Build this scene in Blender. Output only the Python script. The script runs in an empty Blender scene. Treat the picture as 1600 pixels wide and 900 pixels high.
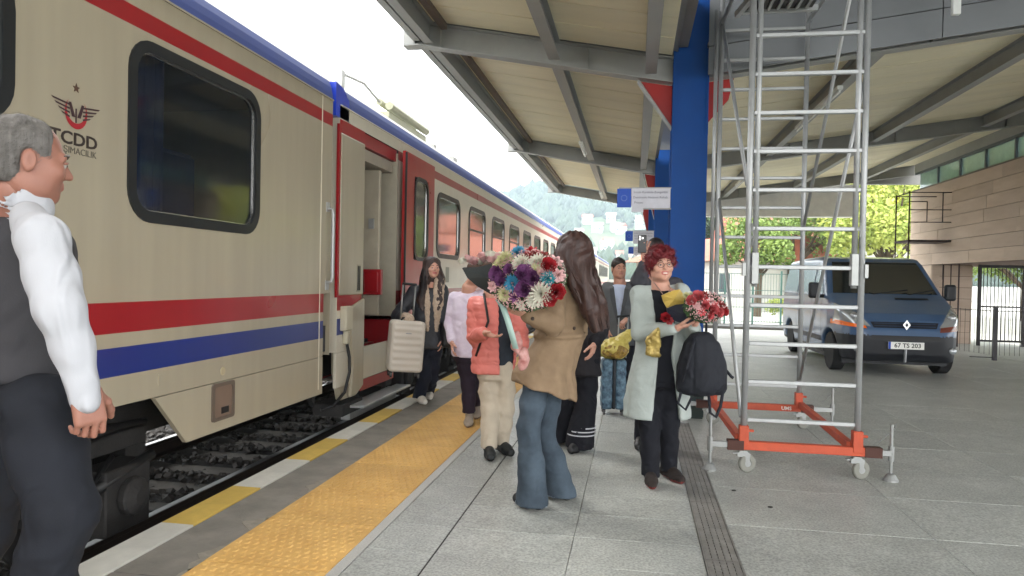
import bpy, math, random
import numpy as np
from mathutils import Vector, Matrix, noise as mnoise
from mathutils.bvhtree import BVHTree
random.seed(7); RS = np.random.RandomState(7)
scene = bpy.context.scene
COL = scene.collection
R = math.radians
# ---------------------------------------------------------------- camera
FPX, CAMH = 1130.0, 1.45
def _basis():
    d = Vector((192/FPX, -12/FPX, 1.0)).normalized()
    u = Vector((math.sin(.022), -math.cos(.022), 0)); u = (u - d*u.dot(d)).normalized()
    r = u.cross(d)
    if r.x < 0: r = -r
    return Matrix((r, d, u))
CM = _basis()
cam = bpy.data.cameras.new('camera'); camo = bpy.data.objects.new('camera', cam); COL.objects.link(camo)
cam.lens = 36*FPX/1600; cam.sensor_width = 36; cam.clip_start = .05; cam.clip_end = 5000
rot = Matrix((( CM[0][0], -CM[0][1], -CM[0][2]), (CM[1][0], -CM[1][1], -CM[1][2]), (CM[2][0], -CM[2][1], -CM[2][2])))
camo.matrix_world = Matrix.Translation((0, 0, CAMH)) @ rot.to_4x4()
scene.camera = camo
def at(x, y, X=None, Y=None, Z=None):
    """a point of the place seen at photo pixel x,y and lying in one known plane"""
    v = CM @ Vector(((x-800)/FPX, (y-450)/FPX, 1)); o = Vector((0, 0, CAMH))
    t = (X/v.x) if X is not None else (Y/v.y) if Y is not None else (Z-CAMH)/v.z
    return o + v*t
# ---------------------------------------------------------------- sky, sun, exposure
world = bpy.data.worlds.new('World'); scene.world = world; world.use_nodes = True
nt = world.node_tree; N = nt.nodes; L = nt.links; N.clear()
sky = N.new('ShaderNodeTexSky'); sky.sky_type = 'NISHITA'; sky.sun_disc = False
sky.sun_elevation = R(48); sky.sun_rotation = R(-60); sky.air_density = 1.5; sky.dust_density = 5
tc = N.new('ShaderNodeTexCoord'); sx = N.new('ShaderNodeSeparateXYZ'); L.new(tc.outputs['Generated'], sx.inputs[0])
m1 = N.new('ShaderNodeMath'); m1.operation = 'MAXIMUM'; m1.inputs[1].default_value = 0; L.new(sx.outputs['Z'], m1.inputs[0])
m2 = N.new('ShaderNodeMath'); m2.operation = 'MULTIPLY_ADD'; m2.inputs[1].default_value = -2.0; m2.inputs[2].default_value = 23.0; L.new(m1.outputs[0], m2.inputs[0])
cb = N.new('ShaderNodeCombineXYZ')
for i in range(3): L.new(m2.outputs[0], cb.inputs[i])
nz = N.new('ShaderNodeTexNoise'); nz.inputs['Scale'].default_value = 2.2; nz.inputs['Detail'].default_value = 5; L.new(tc.outputs['Generated'], nz.inputs[0])
mr = N.new('ShaderNodeMapRange'); mr.inputs[3].default_value = .9; mr.inputs[4].default_value = 1.08; L.new(nz.outputs[0], mr.inputs[0])
vm = N.new('ShaderNodeVectorMath'); vm.operation = 'SCALE'; L.new(cb.outputs[0], vm.inputs[0]); L.new(mr.outputs[0], vm.inputs['Scale'])
mx = N.new('ShaderNodeMix'); mx.data_type = 'RGBA'; mx.inputs[0].default_value = .9
L.new(sky.outputs[0], mx.inputs[6]); L.new(vm.outputs[0], mx.inputs[7])
bg = N.new('ShaderNodeBackground'); bg.inputs['Strength'].default_value = .1; L.new(mx.outputs[2], bg.inputs[0])
wo = N.new('ShaderNodeOutputWorld'); L.new(bg.outputs[0], wo.inputs[0])
sun = bpy.data.lights.new('sun', 'SUN'); sun.energy = .8; sun.angle = R(14); sun.color = (1, .97, .92)
suno = bpy.data.objects.new('sun', sun); COL.objects.link(suno)
# light comes from over the train (from -X, a little from ahead)
suno.rotation_euler = Vector((-.55, .38, .74)).to_track_quat('Z', 'Y').to_euler()
scene.view_settings.view_transform = 'Standard'; scene.view_settings.look = 'None'
scene.view_settings.exposure = 1.58; scene.view_settings.gamma = 1
scene.render.resolution_x = 1024; scene.render.resolution_y = 576
scene.render.engine = 'CYCLES'
try:
    scene.cycles.max_bounces = 7; scene.cycles.diffuse_bounces = 4; scene.cycles.volume_bounces = 0
    scene.cycles.transparent_max_bounces = 12
except Exception: pass
# ---------------------------------------------------------------- materials
def lin(c):
    return tuple(((v/255)/12.92 if v/255 <= .04045 else ((v/255+.055)/1.055)**2.4) for v in c)
MATS = {}
def mat(name, c, rough=.6, metal=0., var=.08, scale=6., bump=0., bscale=60., c2=None, rnd=0., trans=0., alpha=1., coat=0., stretch=None, emit=None, spec=.5, dirt=0., detail=4, ior=1.45, wrinkle=0., wscale=9., speckle=0., streak=0.):
    """procedural principled material: c is an sRGB colour; noise between c and c2 (or c*(1-var)..c*(1+var)), fine bump"""
    if name in MATS: return MATS[name]
    m = bpy.data.materials.new(name); m.use_nodes = True; t = m.node_tree; n = t.nodes; l = t.links
    b = n['Principled BSDF']; b.inputs['Roughness'].default_value = rough; b.inputs['Metallic'].default_value = metal
    b.inputs['Specular IOR Level'].default_value = spec; b.inputs['IOR'].default_value = ior
    if coat: b.inputs['Coat Weight'].default_value = coat; b.inputs['Coat Roughness'].default_value = .08
    a = lin(c)
    if c2 is not None: lo, hi = a, lin(c2)
    else: lo = tuple(v*(1-var) for v in a); hi = tuple(min(1, v*(1+var)) for v in a)
    co = n.new('ShaderNodeTexCoord'); src = co.outputs['Object']
    mp = n.new('ShaderNodeMapping'); l.new(src, mp.inputs[0])
    if stretch: mp.inputs['Scale'].default_value = stretch
    if rnd:
        oi = n.new('ShaderNodeObjectInfo'); vs = n.new('ShaderNodeVectorMath'); vs.operation = 'SCALE'; vs.inputs[0].default_value = (37, 91, 53)
        l.new(oi.outputs['Random'], vs.inputs['Scale']); l.new(vs.outputs[0], mp.inputs['Location'])
    no = n.new('ShaderNodeTexNoise'); no.inputs['Scale'].default_value = scale; no.inputs['Detail'].default_value = detail; no.inputs['Roughness'].default_value = .62
    l.new(mp.outputs[0], no.inputs[0])
    rp = n.new('ShaderNodeValToRGB'); rp.color_ramp.elements[0].position = .3; rp.color_ramp.elements[1].position = .7
    rp.color_ramp.elements[0].color = (*lo, 1); rp.color_ramp.elements[1].color = (*hi, 1); l.new(no.outputs[0], rp.inputs[0])
    out = rp.outputs[0]
    if dirt:
        n2 = n.new('ShaderNodeTexNoise'); n2.inputs['Scale'].default_value = scale*.23; n2.inputs['Detail'].default_value = 7; l.new(mp.outputs[0], n2.inputs[0])
        r2 = n.new('ShaderNodeValToRGB'); r2.color_ramp.elements[0].position = .42; r2.color_ramp.elements[1].position = .68
        r2.color_ramp.elements[0].color = (1-dirt,)*3+(1,); r2.color_ramp.elements[1].color = (1, 1, 1, 1); l.new(n2.outputs[0], r2.inputs[0])
        mm = n.new('ShaderNodeMix'); mm.data_type = 'RGBA'; mm.blend_type = 'MULTIPLY'; mm.inputs[0].default_value = 1
        l.new(out, mm.inputs[6]); l.new(r2.outputs[0], mm.inputs[7]); out = mm.outputs[2]
    if rnd:
        hs = n.new('ShaderNodeHueSaturation'); r3 = n.new('ShaderNodeMapRange'); r3.inputs[3].default_value = 1-rnd; r3.inputs[4].default_value = 1+rnd
        l.new(oi.outputs['Random'], r3.inputs[0]); l.new(r3.outputs[0], hs.inputs['Value']); l.new(out, hs.inputs['Color']); out = hs.outputs[0]
    l.new(out, b.inputs['Base Color'])
    rr = n.new('ShaderNodeMapRange'); rr.inputs[3].default_value = max(.02, rough-.07); rr.inputs[4].default_value = min(1, rough+.09)
    l.new(no.outputs[0], rr.inputs[0]); l.new(rr.outputs[0], b.inputs['Roughness'])
    if streak:
        m5 = n.new('ShaderNodeMapping'); l.new(src, m5.inputs[0]); m5.inputs['Scale'].default_value = (5, 5, .35); n5 = n.new('ShaderNodeTexNoise'); n5.inputs['Scale'].default_value = 1.6; n5.inputs['Detail'].default_value = 8; l.new(m5.outputs[0], n5.inputs[0])
        r5 = n.new('ShaderNodeMapRange'); r5.inputs[1].default_value = .3; r5.inputs[2].default_value = .75; r5.inputs[3].default_value = 1.02; r5.inputs[4].default_value = 1-streak; l.new(n5.outputs[0], r5.inputs[0])
        h5 = n.new('ShaderNodeHueSaturation'); l.new(r5.outputs[0], h5.inputs['Value']); l.new(out, h5.inputs['Color']); out = h5.outputs[0]; l.new(out, b.inputs['Base Color'])
    if speckle:
        ns = n.new('ShaderNodeTexNoise'); ns.inputs['Scale'].default_value = 75; ns.inputs['Detail'].default_value = 3; l.new(mp.outputs[0], ns.inputs[0])
        r4 = n.new('ShaderNodeMapRange'); r4.inputs[1].default_value = .35; r4.inputs[2].default_value = .65; r4.inputs[3].default_value = 1-speckle; r4.inputs[4].default_value = 1+speckle; l.new(ns.outputs[0], r4.inputs[0])
        h2 = n.new('ShaderNodeHueSaturation'); l.new(r4.outputs[0], h2.inputs['Value']); l.new(out, h2.inputs['Color']); l.new(h2.outputs[0], b.inputs['Base Color'])
    wb = None
    if wrinkle:
        nw = n.new('ShaderNodeTexNoise'); nw.inputs['Scale'].default_value = wscale; nw.inputs['Detail'].default_value = 5; nw.inputs['Distortion'].default_value = 1.4
        try: nw.noise_type = 'RIDGED_MULTIFRACTAL'
        except Exception: pass
        l.new(mp.outputs[0], nw.inputs[0]); wb = n.new('ShaderNodeBump'); wb.inputs['Strength'].default_value = wrinkle; wb.inputs['Distance'].default_value = .03
        l.new(nw.outputs[0], wb.inputs['Height']); l.new(wb.outputs[0], b.inputs['Normal'])
    if bump:
        nb = n.new('ShaderNodeTexNoise'); nb.inputs['Scale'].default_value = bscale; nb.inputs['Detail'].default_value = 3; l.new(mp.outputs[0], nb.inputs[0])
        bp = n.new('ShaderNodeBump'); bp.inputs['Strength'].default_value = bump; bp.inputs['Distance'].default_value = .01
        l.new(nb.outputs[0], bp.inputs['Height']); l.new(bp.outputs[0], b.inputs['Normal'])
        if wb: l.new(wb.outputs[0], bp.inputs['Normal'])
    if trans: b.inputs['Transmission Weight'].default_value = trans
    if alpha < 1: b.inputs['Alpha'].default_value = alpha
    MATS[name] = m; return m
# ---------------------------------------------------------------- mesh helpers
class MB:
    def __init__(s): s.v = []; s.f = []; s.m = []; s.cur = 0
    def add(s, vs, fs):
        o = len(s.v); s.v += [tuple(v) for v in vs]; s.f += [tuple(i+o for i in f) for f in fs]; s.m += [s.cur]*len(fs); return s
    def box(s, lo, hi, rot=0, c=None):
        (a, b, d), (e, f, g) = lo, hi
        vs = [(a,b,d),(e,b,d),(e,f,d),(a,f,d),(a,b,g),(e,b,g),(e,f,g),(a,f,g)]
        if rot:
            cx, cy = c or ((a+e)/2, (b+f)/2); cs, sn = math.cos(rot), math.sin(rot)
            vs = [(cx+(x-cx)*cs-(y-cy)*sn, cy+(x-cx)*sn+(y-cy)*cs, z) for x, y, z in vs]
        return s.add(vs, [(0,3,2,1),(4,5,6,7),(0,1,5,4),(1,2,6,5),(2,3,7,6),(3,0,4,7)])
    def tube(s, pts, r, n=10, cap=True, close=False):
        P = [Vector(p) for p in pts]; rs = r if isinstance(r, (list, tuple)) else [r]*len(P)
        vs = []; fs = []; prev = None
        for i, p in enumerate(P):
            if close: t = (P[(i+1) % len(P)]-P[i-1]).normalized()
            else: t = (P[min(i+1, len(P)-1)]-P[max(i-1, 0)]).normalized()
            if prev is None:
                a = Vector((0, 0, 1)) if abs(t.z) < .9 else Vector((1, 0, 0)); x = t.cross(a).normalized()
            else: x = (prev - t*prev.dot(t)).normalized()
            prev = x; y = t.cross(x)
            for k in range(n):
                an = 2*math.pi*k/n; vs.append(p + (x*math.cos(an)+y*math.sin(an))*rs[i])
        m = len(P)
        for i in range(m if close else m-1):
            j = (i+1) % m
            for k in range(n): fs.append((i*n+k, i*n+(k+1) % n, j*n+(k+1) % n, j*n+k))
        if cap and not close: fs.append(tuple(range(n))[::-1]); fs.append(tuple((m-1)*n+k for k in range(n)))
        return s.add(vs, fs)
    def beam(s, p, q, w, h, up=(0, 0, 1)):
        p = Vector(p); q = Vector(q); t = (q-p).normalized(); up = Vector(up); x = t.cross(up).normalized(); u = x.cross(t)
        vs = []
        for o in (p, q):
            for a, b in ((-1,-1),(1,-1),(1,1),(-1,1)): vs.append(o + x*a*w/2 + u*b*h/2)
        return s.add(vs, [(0,1,2,3),(7,6,5,4),(0,4,5,1),(1,5,6,2),(2,6,7,3),(3,7,4,0)])
    def prism(s, poly, axis, a, b):
        """closed polygon of 2d points extruded along an axis from a to b"""
        n = len(poly); ins = {'X': lambda u, v, w: (w, u, v), 'Y': lambda u, v, w: (u, w, v), 'Z': lambda u, v, w: (u, v, w)}[axis]
        vs = [ins(u, v, a) for u, v in poly] + [ins(u, v, b) for u, v in poly]
        return s.add(vs, [tuple(range(n))[::-1], tuple(range(n, 2*n))] + [(i, (i+1) % n, n+(i+1) % n, n+i) for i in range(n)])
    def sphere(s, c, r, n=10, m=7, sc=(1, 1, 1)):
        vs = [(c[0], c[1], c[2]+r*sc[2])]
        for i in range(1, m):
            th = math.pi*i/m
            for k in range(n):
                a = 2*math.pi*k/n; vs.append((c[0]+r*sc[0]*math.sin(th)*math.cos(a), c[1]+r*sc[1]*math.sin(th)*math.sin(a), c[2]+r*sc[2]*math.cos(th)))
        vs.append((c[0], c[1], c[2]-r*sc[2])); fs = []
        for k in range(n): fs.append((0, 1+k, 1+(k+1) % n)); fs.append((len(vs)-1, 1+(m-2)*n+(k+1) % n, 1+(m-2)*n+k))
        for i in range(m-2):
            for k in range(n): fs.append((1+i*n+k, 1+(i+1)*n+k, 1+(i+1)*n+(k+1) % n, 1+i*n+(k+1) % n))
        return s.add(vs, fs)
    def lathe(s, prof, c, n=20, axis='Z'):
        vs = []; fs = []
        for r, h in prof:
            for k in range(n):
                a = 2*math.pi*k/n; x, y = r*math.cos(a), r*math.sin(a)
                vs.append({'Z': (c[0]+x, c[1]+y, c[2]+h), 'X': (c[0]+h, c[1]+x, c[2]+y), 'Y': (c[0]+x, c[1]+h, c[2]+y)}[axis])
        for i in range(len(prof)-1):
            for k in range(n): fs.append((i*n+k, i*n+(k+1) % n, (i+1)*n+(k+1) % n, (i+1)*n+k))
        fs.append(tuple(range(n))); fs.append(tuple((len(prof)-1)*n+k for k in range(n)))
        return s.add(vs, fs)
def link(o, parent=None):
    COL.objects.link(o)
    if parent is not None: o.parent = parent
    return o
def mesh_from(name, v, f, mats, smooth=False, mi=None, fix=True):
    me = bpy.data.meshes.new(name)
    if isinstance(v, np.ndarray): v = v.tolist()
    if isinstance(f, np.ndarray): f = f.tolist()
    me.from_pydata(v, [], f)
    for m in (mats if isinstance(mats, (list, tuple)) else [mats]): me.materials.append(m)
    if mi is not None: me.polygons.foreach_set('material_index', mi)
    if smooth: me.polygons.foreach_set('use_smooth', [True]*len(me.polygons))
    me.update()
    if fix:
        import bmesh
        bm = bmesh.new(); bm.from_mesh(me); bmesh.ops.recalc_face_normals(bm, faces=bm.faces); bm.to_mesh(me); bm.free()
    return me
def obj(name, mb, m, parent=None, smooth=False, bevel=0, loc=None, label=None, kind=None, fix=True, seg=1):
    me = mesh_from(name, mb.v, mb.f, m, smooth, mb.m if isinstance(m, (list, tuple)) else None, fix)
    o = link(bpy.data.objects.new(name, me), parent)
    if loc is not None: o.location = loc
    if bevel:
        b = o.modifiers.new('bevel', 'BEVEL'); b.width = bevel; b.segments = seg; b.limit_method = 'ANGLE'; b.angle_limit = R(40)
    if label: o['label'] = label
    if kind: o['kind'] = kind
    return o
def thing(name, label, cat, loc=(0, 0, 0), rz=0, group=None, kind=None):
    o = bpy.data.objects.new(name, None); o.empty_display_size = .1; COL.objects.link(o); o.location = loc; o.rotation_euler = (0, 0, rz)
    tag(o, label, cat, group, kind); return o
def tag(o, label=None, cat=None, group=None, kind=None):
    if label: o['label'] = label
    if cat: o['category'] = cat
    if group: o['group'] = group
    if kind: o['kind'] = kind
    return o
def inst(name, me, parent, loc=(0, 0, 0), rot=(0, 0, 0), sc=(1, 1, 1)):
    o = link(bpy.data.objects.new(name, me), parent); o.location = loc; o.rotation_euler = rot; o.scale = sc; return o
def copy_tree(o, parent=None):
    kids = list(o.children); c = o.copy(); COL.objects.link(c); c.parent = parent
    for k in kids: copy_tree(k, c)
    return c
def textmesh(txt, size, font_scale_x=1.0, extrude=.001, bold=0.):
    cu = bpy.data.curves.new('t', 'FONT'); cu.body = txt; cu.size = size; cu.extrude = extrude; cu.offset = bold; cu.align_x = 'CENTER'; cu.align_y = 'CENTER'
    cu.resolution_u = 3
    o = bpy.data.objects.new('t', cu); COL.objects.link(o)
    dg = bpy.context.evaluated_depsgraph_get(); me = bpy.data.meshes.new_from_object(o.evaluated_get(dg))
    bpy.data.objects.remove(o); bpy.data.curves.remove(cu); me.materials.clear(); return me
# ---------------------------------------------------------------- numpy distance-field sculpting
_T = np.random.RandomState(3).rand(64, 64, 64).astype(np.float32)
def vnoise(x, y, z):
    def sp(a):
        a = np.asarray(a, dtype=np.float32); i = np.floor(a).astype(np.int32); f = a-i; return i & 63, (i+1) & 63, f*f*(3-2*f)
    x, y, z = np.broadcast_arrays(x, y, z)
    x0, x1, fx = sp(x); y0, y1, fy = sp(y); z0, z1, fz = sp(z)
    a = _T[x0, y0, z0]*(1-fx)+_T[x1, y0, z0]*fx; b = _T[x0, y1, z0]*(1-fx)+_T[x1, y1, z0]*fx
    c = _T[x0, y0, z1]*(1-fx)+_T[x1, y0, z1]*fx; d = _T[x0, y1, z1]*(1-fx)+_T[x1, y1, z1]*fx
    return ((a*(1-fy)+b*fy)*(1-fz)+(c*(1-fy)+d*fy)*fz)*2-1
class Field:
    def __init__(s, lo, hi, h):
        s.h = h; s.lo = np.array(lo, float)-2*h; n = (np.ceil((np.array(hi, float)-np.array(lo, float))/h)+5).astype(int)
        s.D = np.full(n, 1., np.float32); s.n = n
        s.ax = [(s.lo[i]+h*np.arange(n[i])).astype(np.float32) for i in range(3)]
    def blk(s, lo, hi):
        sl = []
        for i in range(3):
            a = int(max(0, math.floor((lo[i]-s.lo[i])/s.h))); b = int(min(s.n[i], math.ceil((hi[i]-s.lo[i])/s.h)+1))
            if b <= a: return None, None
            sl.append(slice(a, b))
        return tuple(sl), (s.ax[0][sl[0]][:, None, None], s.ax[1][sl[1]][None, :, None], s.ax[2][sl[2]][None, None, :])
    def op(s, fn, lo, hi, k=0., cut=False):
        m = k+3*s.h; sl, g = s.blk([a-m for a in lo], [a+m for a in hi])
        if sl is None: return
        d = fn(*g); a = s.D[sl]
        if cut:
            d = -d
            if k: h = np.clip(.5+.5*(a-d)/k, 0, 1); r = d+(a-d)*h+k*h*(1-h)
            else: r = np.maximum(a, d)
        else:
            if k: h = np.clip(.5+.5*(d-a)/k, 0, 1); r = d*(1-h)+a*h - k*h*(1-h)
            else: r = np.minimum(a, d)
        s.D[sl] = r
    def cone(s, a, b, ra, rb, k=0., cut=False, flat=None):
        """round cone from a to b; flat=(unit axis, factor) squashes it along an axis"""
        a = np.array(a, float); b = np.array(b, float); ba = b-a; l2 = max(1e-9, ba.dot(ba))
        def fn(x, y, z):
            px, py, pz = x-a[0], y-a[1], z-a[2]
            t = np.clip((px*ba[0]+py*ba[1]+pz*ba[2])/l2, 0, 1)
            dx, dy, dz = px-t*ba[0], py-t*ba[1], pz-t*ba[2]
            q = dx*dx+dy*dy+dz*dz
            if flat is not None:
                w, fc = flat; e = dx*w[0]+dy*w[1]+dz*w[2]; q = q + e*e*(1/(fc*fc)-1)
            return np.sqrt(q) - (ra+t*(rb-ra))
        m = max(ra, rb); s.op(fn, np.minimum(a, b)-m, np.maximum(a, b)+m, k, cut)
    def limb(s, pts, rs, k=0., flat=None):
        for i in range(len(pts)-1): s.cone(pts[i], pts[i+1], rs[i], rs[i+1], k if i == 0 else max(k, .006), flat=flat)
    def ell(s, c, r, k=0., cut=False, M=None):
        c = np.array(c, float); mr_ = min(r); m = max(r)
        def fn(x, y, z):
            px, py, pz = x-c[0], y-c[1], z-c[2]
            if M is not None:
                px, py, pz = (M[0][0]*px+M[1][0]*py+M[2][0]*pz, M[0][1]*px+M[1][1]*py+M[2][1]*pz, M[0][2]*px+M[1][2]*py+M[2][2]*pz)
            q = np.sqrt((px/r[0])**2+(py/r[1])**2+(pz/r[2])**2); q2 = np.sqrt((px/r[0]**2)**2+(py/r[1]**2)**2+(pz/r[2]**2)**2)+1e-6
            return q*(q-1)/q2
        s.op(fn, c-m, c+m, k, cut)
    def box(s, c, hsz, rad=0., k=0., cut=False, M=None):
        c = np.array(c, float); m = math.sqrt(sum(v*v for v in hsz))
        def fn(x, y, z):
            px, py, pz = x-c[0], y-c[1], z-c[2]
            if M is not None:
                px, py, pz = (M[0][0]*px+M[1][0]*py+M[2][0]*pz, M[0][1]*px+M[1][1]*py+M[2][1]*pz, M[0][2]*px+M[1][2]*py+M[2][2]*pz)
            qx, qy, qz = np.abs(px)-hsz[0]+rad, np.abs(py)-hsz[1]+rad, np.abs(pz)-hsz[2]+rad
            return np.sqrt(np.maximum(qx, 0)**2+np.maximum(qy, 0)**2+np.maximum(qz, 0)**2)+np.minimum(np.maximum(qx, np.maximum(qy, qz)), 0)-rad
        s.op(fn, c-m, c+m, k, cut)
    def loft(s, secs, yaw=0., k=0., p=2.2, cut=False, rad=.02):
        """stack of ellipses (z, cx, cy, rx, ry) blended over z, rx along the body's right axis turned by yaw"""
        secs = sorted(secs, key=lambda q: q[0]); A = np.array(secs, float); cs, sn = math.cos(yaw), math.sin(yaw)
        def fn(x, y, z):
            zz = np.clip(z, A[0, 0], A[-1, 0]); I = [np.interp(zz, A[:, 0], A[:, i]).astype(np.float32) for i in range(1, 5)]
            dx, dy = x-I[0], y-I[1]; u = dx*cs+dy*sn; v = -dx*sn+dy*cs
            q = ((np.abs(u)/I[2])**p+(np.abs(v)/I[3])**p)**(1/p)
            d = (q-1)*np.minimum(I[2], I[3])
            e = np.maximum(A[0, 0]-z, z-A[-1, 0])
            return np.minimum(np.maximum(d+rad, e+rad), 0)+np.sqrt(np.maximum(d+rad, 0)**2+np.maximum(e+rad, 0)**2)-rad
        m = max(A[:, 3].max(), A[:, 4].max())
        s.op(fn, (A[:, 1].min()-m, A[:, 2].min()-m, A[0, 0]), (A[:, 1].max()+m, A[:, 2].max()+m, A[-1, 0]), k, cut)
    def disp(s, fn, lo=None, hi=None):
        if lo is None: lo = s.lo; hi = s.lo+s.h*s.n
        sl, g = s.blk(lo, hi); m = np.abs(s.D[sl]) < .05
        if sl is not None: s.D[sl] = s.D[sl]+np.where(m, fn(*g), 0).astype(np.float32)
    def net(s):
        D = s.D; D = D.copy(); D[0], D[-1], D[:, 0], D[:, -1], D[:, :, 0], D[:, :, -1] = 1, 1, 1, 1, 1, 1
        S = D < 0
        c = [S[i:S.shape[0]-1+i, j:S.shape[1]-1+j, k:S.shape[2]-1+k] for i in (0, 1) for j in (0, 1) for k in (0, 1)]
        anyp = np.zeros_like(c[0]); allp = np.ones_like(c[0])
        for q in c: anyp |= q; allp &= q
        act = anyp & ~allp; idx = np.argwhere(act); ids = np.full(act.shape, -1, np.int32); ids[act] = np.arange(len(idx))
        corner = [(i, j, k) for i in (0, 1) for j in (0, 1) for k in (0, 1)]
        V = [D[idx[:, 0]+a, idx[:, 1]+b, idx[:, 2]+c_] for a, b, c_ in corner]
        acc = np.zeros((len(idx), 3)); cnt = np.zeros(len(idx))
        for p in range(8):
            for q in range(p+1, 8):
                dff = [corner[q][t]-corner[p][t] for t in range(3)]
                if sum(abs(t) for t in dff) != 1: continue
                m = (V[p] < 0) != (V[q] < 0); t = V[p]/(V[p]-V[q]+1e-12); t = np.where(m, t, 0)
                pos = np.array(corner[p])[None, :]+t[:, None]*np.array(dff)[None, :]
                acc += np.where(m[:, None], pos, 0); cnt += m
        v = (idx+acc/np.maximum(cnt, 1)[:, None])*s.h+s.lo
        F = []
        for ax in range(3):
            o1, o2 = [(1, 2), (2, 0), (0, 1)][ax]
            a = np.take(S, range(S.shape[ax]-1), axis=ax); b = np.take(S, range(1, S.shape[ax]), axis=ax)
            e = np.argwhere(a != b)
            e = e[(e[:, o1] > 0) & (e[:, o2] > 0) & (e[:, o1] < S.shape[o1]-1) & (e[:, o2] < S.shape[o2]-1)]
            def cid(d1, d2):
                q = e.copy(); q[:, o1] -= d1; q[:, o2] -= d2; return ids[q[:, 0], q[:, 1], q[:, 2]]
            quad = np.stack([cid(0, 0), cid(1, 0), cid(1, 1), cid(0, 1)], 1)
            fl = ~S[e[:, 0], e[:, 1], e[:, 2]]
            quad[fl] = quad[fl][:, ::-1]; F.append(quad)
        F = np.concatenate(F); return v, F
def relax(v, F, it=1, lam=.5):
    n = len(v)
    for _ in range(it):
        acc = np.zeros_like(v); cnt = np.zeros(n)
        for a, b in ((0, 1), (1, 2), (2, 3), (3, 0)):
            np.add.at(acc, F[:, a], v[F[:, b]]); np.add.at(acc, F[:, b], v[F[:, a]]); np.add.at(cnt, F[:, a], 1); np.add.at(cnt, F[:, b], 1)
        v = v+(acc/np.maximum(cnt, 1)[:, None]-v)*lam
    return v
def sculpt(name, F, m, parent, it=1, mi=None, label=None, kind=None, extra=None):
    """turn a field (or list of fields) into one smooth mesh object"""
    vs = []; fs = []; o = 0
    for q in (F if isinstance(F, (list, tuple)) else [F]):
        v, f = q.net(); v = relax(v, f, it) if it else v; vs.append(v); fs.append(f+o); o += len(v)
    v = np.concatenate(vs); f = np.concatenate(fs)
    idx = None
    if mi is not None: idx = mi(v[f].mean(1)).astype(int).tolist()
    me = mesh_from(name, v, f, m, True, idx, fix=False)
    ob = link(bpy.data.objects.new(name, me), parent)
    if label: ob['label'] = label
    if kind: ob['kind'] = kind
    return ob
# ================================================================ PLATFORM, TRACK
M_slab = mat('granite_slab', (164,166,161), .42, var=.13, scale=7, bump=.10, bscale=170, rnd=.025, dirt=.16, detail=12, speckle=.28)
M_conc = mat('concrete', (120,117,110), .8, var=.14, scale=3, bump=.3, bscale=90, dirt=.25, detail=8)
M_strip = mat('grey_strip', (112,108,101), .8, var=.16, scale=4, bump=.3, bscale=80, c2=(140,135,126), detail=8)
M_tact = mat('tactile_yellow', (204,158,86), .7, scale=5, bump=.15, bscale=120, c2=(222,178,104), rnd=.05, dirt=.18, detail=7)
M_yel = mat('edge_yellow', (206,174,84), .7, var=.08, scale=8, bump=.2, dirt=.12)
M_whi = mat('edge_white', (205,203,194), .7, var=.06, scale=8, bump=.2, dirt=.14)
M_gran = mat('granite_line', (176,175,170), .6, var=.2, scale=120, bump=.1)
M_dark = mat('joint_dark', (52,50,48), .9)
M_yard = mat('yard_concrete', (176,176,168), .85, var=.1, scale=.6, bump=.3, bscale=20, dirt=.15)
M_far = mat('pale_gravel_yard', (168,164,152), .95, var=.2, scale=.4, bump=.4, bscale=8)
M_balbase = mat('ballast_base', (44,42,40), .95, var=.3, scale=20, bump=.8, bscale=30)
M_stone = mat('ballast_stone', (66,63,60), .9, var=.4, scale=14)
M_sleep = mat('sleeper_concrete', (98,93,86), .9, var=.18, scale=7, bump=.4, dirt=.35)
M_rail = mat('rail_rust', (52,42,36), .7, .3, var=.3, scale=20); M_railtop = mat('rail_top', (120,116,112), .3, .9)
M_grass = mat('field_grass', (48,58,36), .95, var=.35, scale=.15, bump=.5, bscale=2)
EX = -2.655
# ground sheet to the horizon (well below the track bed)
g = MB(); g.box((-2500, -300, -1.6), (2500, 3500, -1.0)); obj('ground', g, M_grass, kind='structure')
g = MB(); g.box((-11, -8, -1.2), (EX-.02, 400, -.66)); obj('track_bed', g, M_balbase, kind='structure')
g = MB(); g.box((-60, -40, -1.1), (-9.2, 150, -.62)); obj('gravel_yard', g, M_far, kind='structure')
g = MB(); g.box((EX+.01, -6, -1.2), (9.5, 23.5, -.009)); g.box((EX+.01, 23.5, -1.2), (.6, 150, -.06)); floor = obj('platform_floor', g, mat('joint_mortar', (122,122,118), .9), kind='structure')
g = MB(); g.box((-1.014, -6, -.04), (-.996, 60, -.004)); obj('expansion_joint', g, M_dark, floor)
g = MB(); g.box((EX, -6, -1.1), (EX+.25, 150, -.045)); obj('platform_wall', g, M_conc, floor)
g = MB(); g.box((.62, 23.5, -1.2), (60, 110, -.03)); g.box((9.41, -40, -1.2), (60, 23.5, -.03)); obj('station_yard', g, M_yard, kind='structure')
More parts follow.
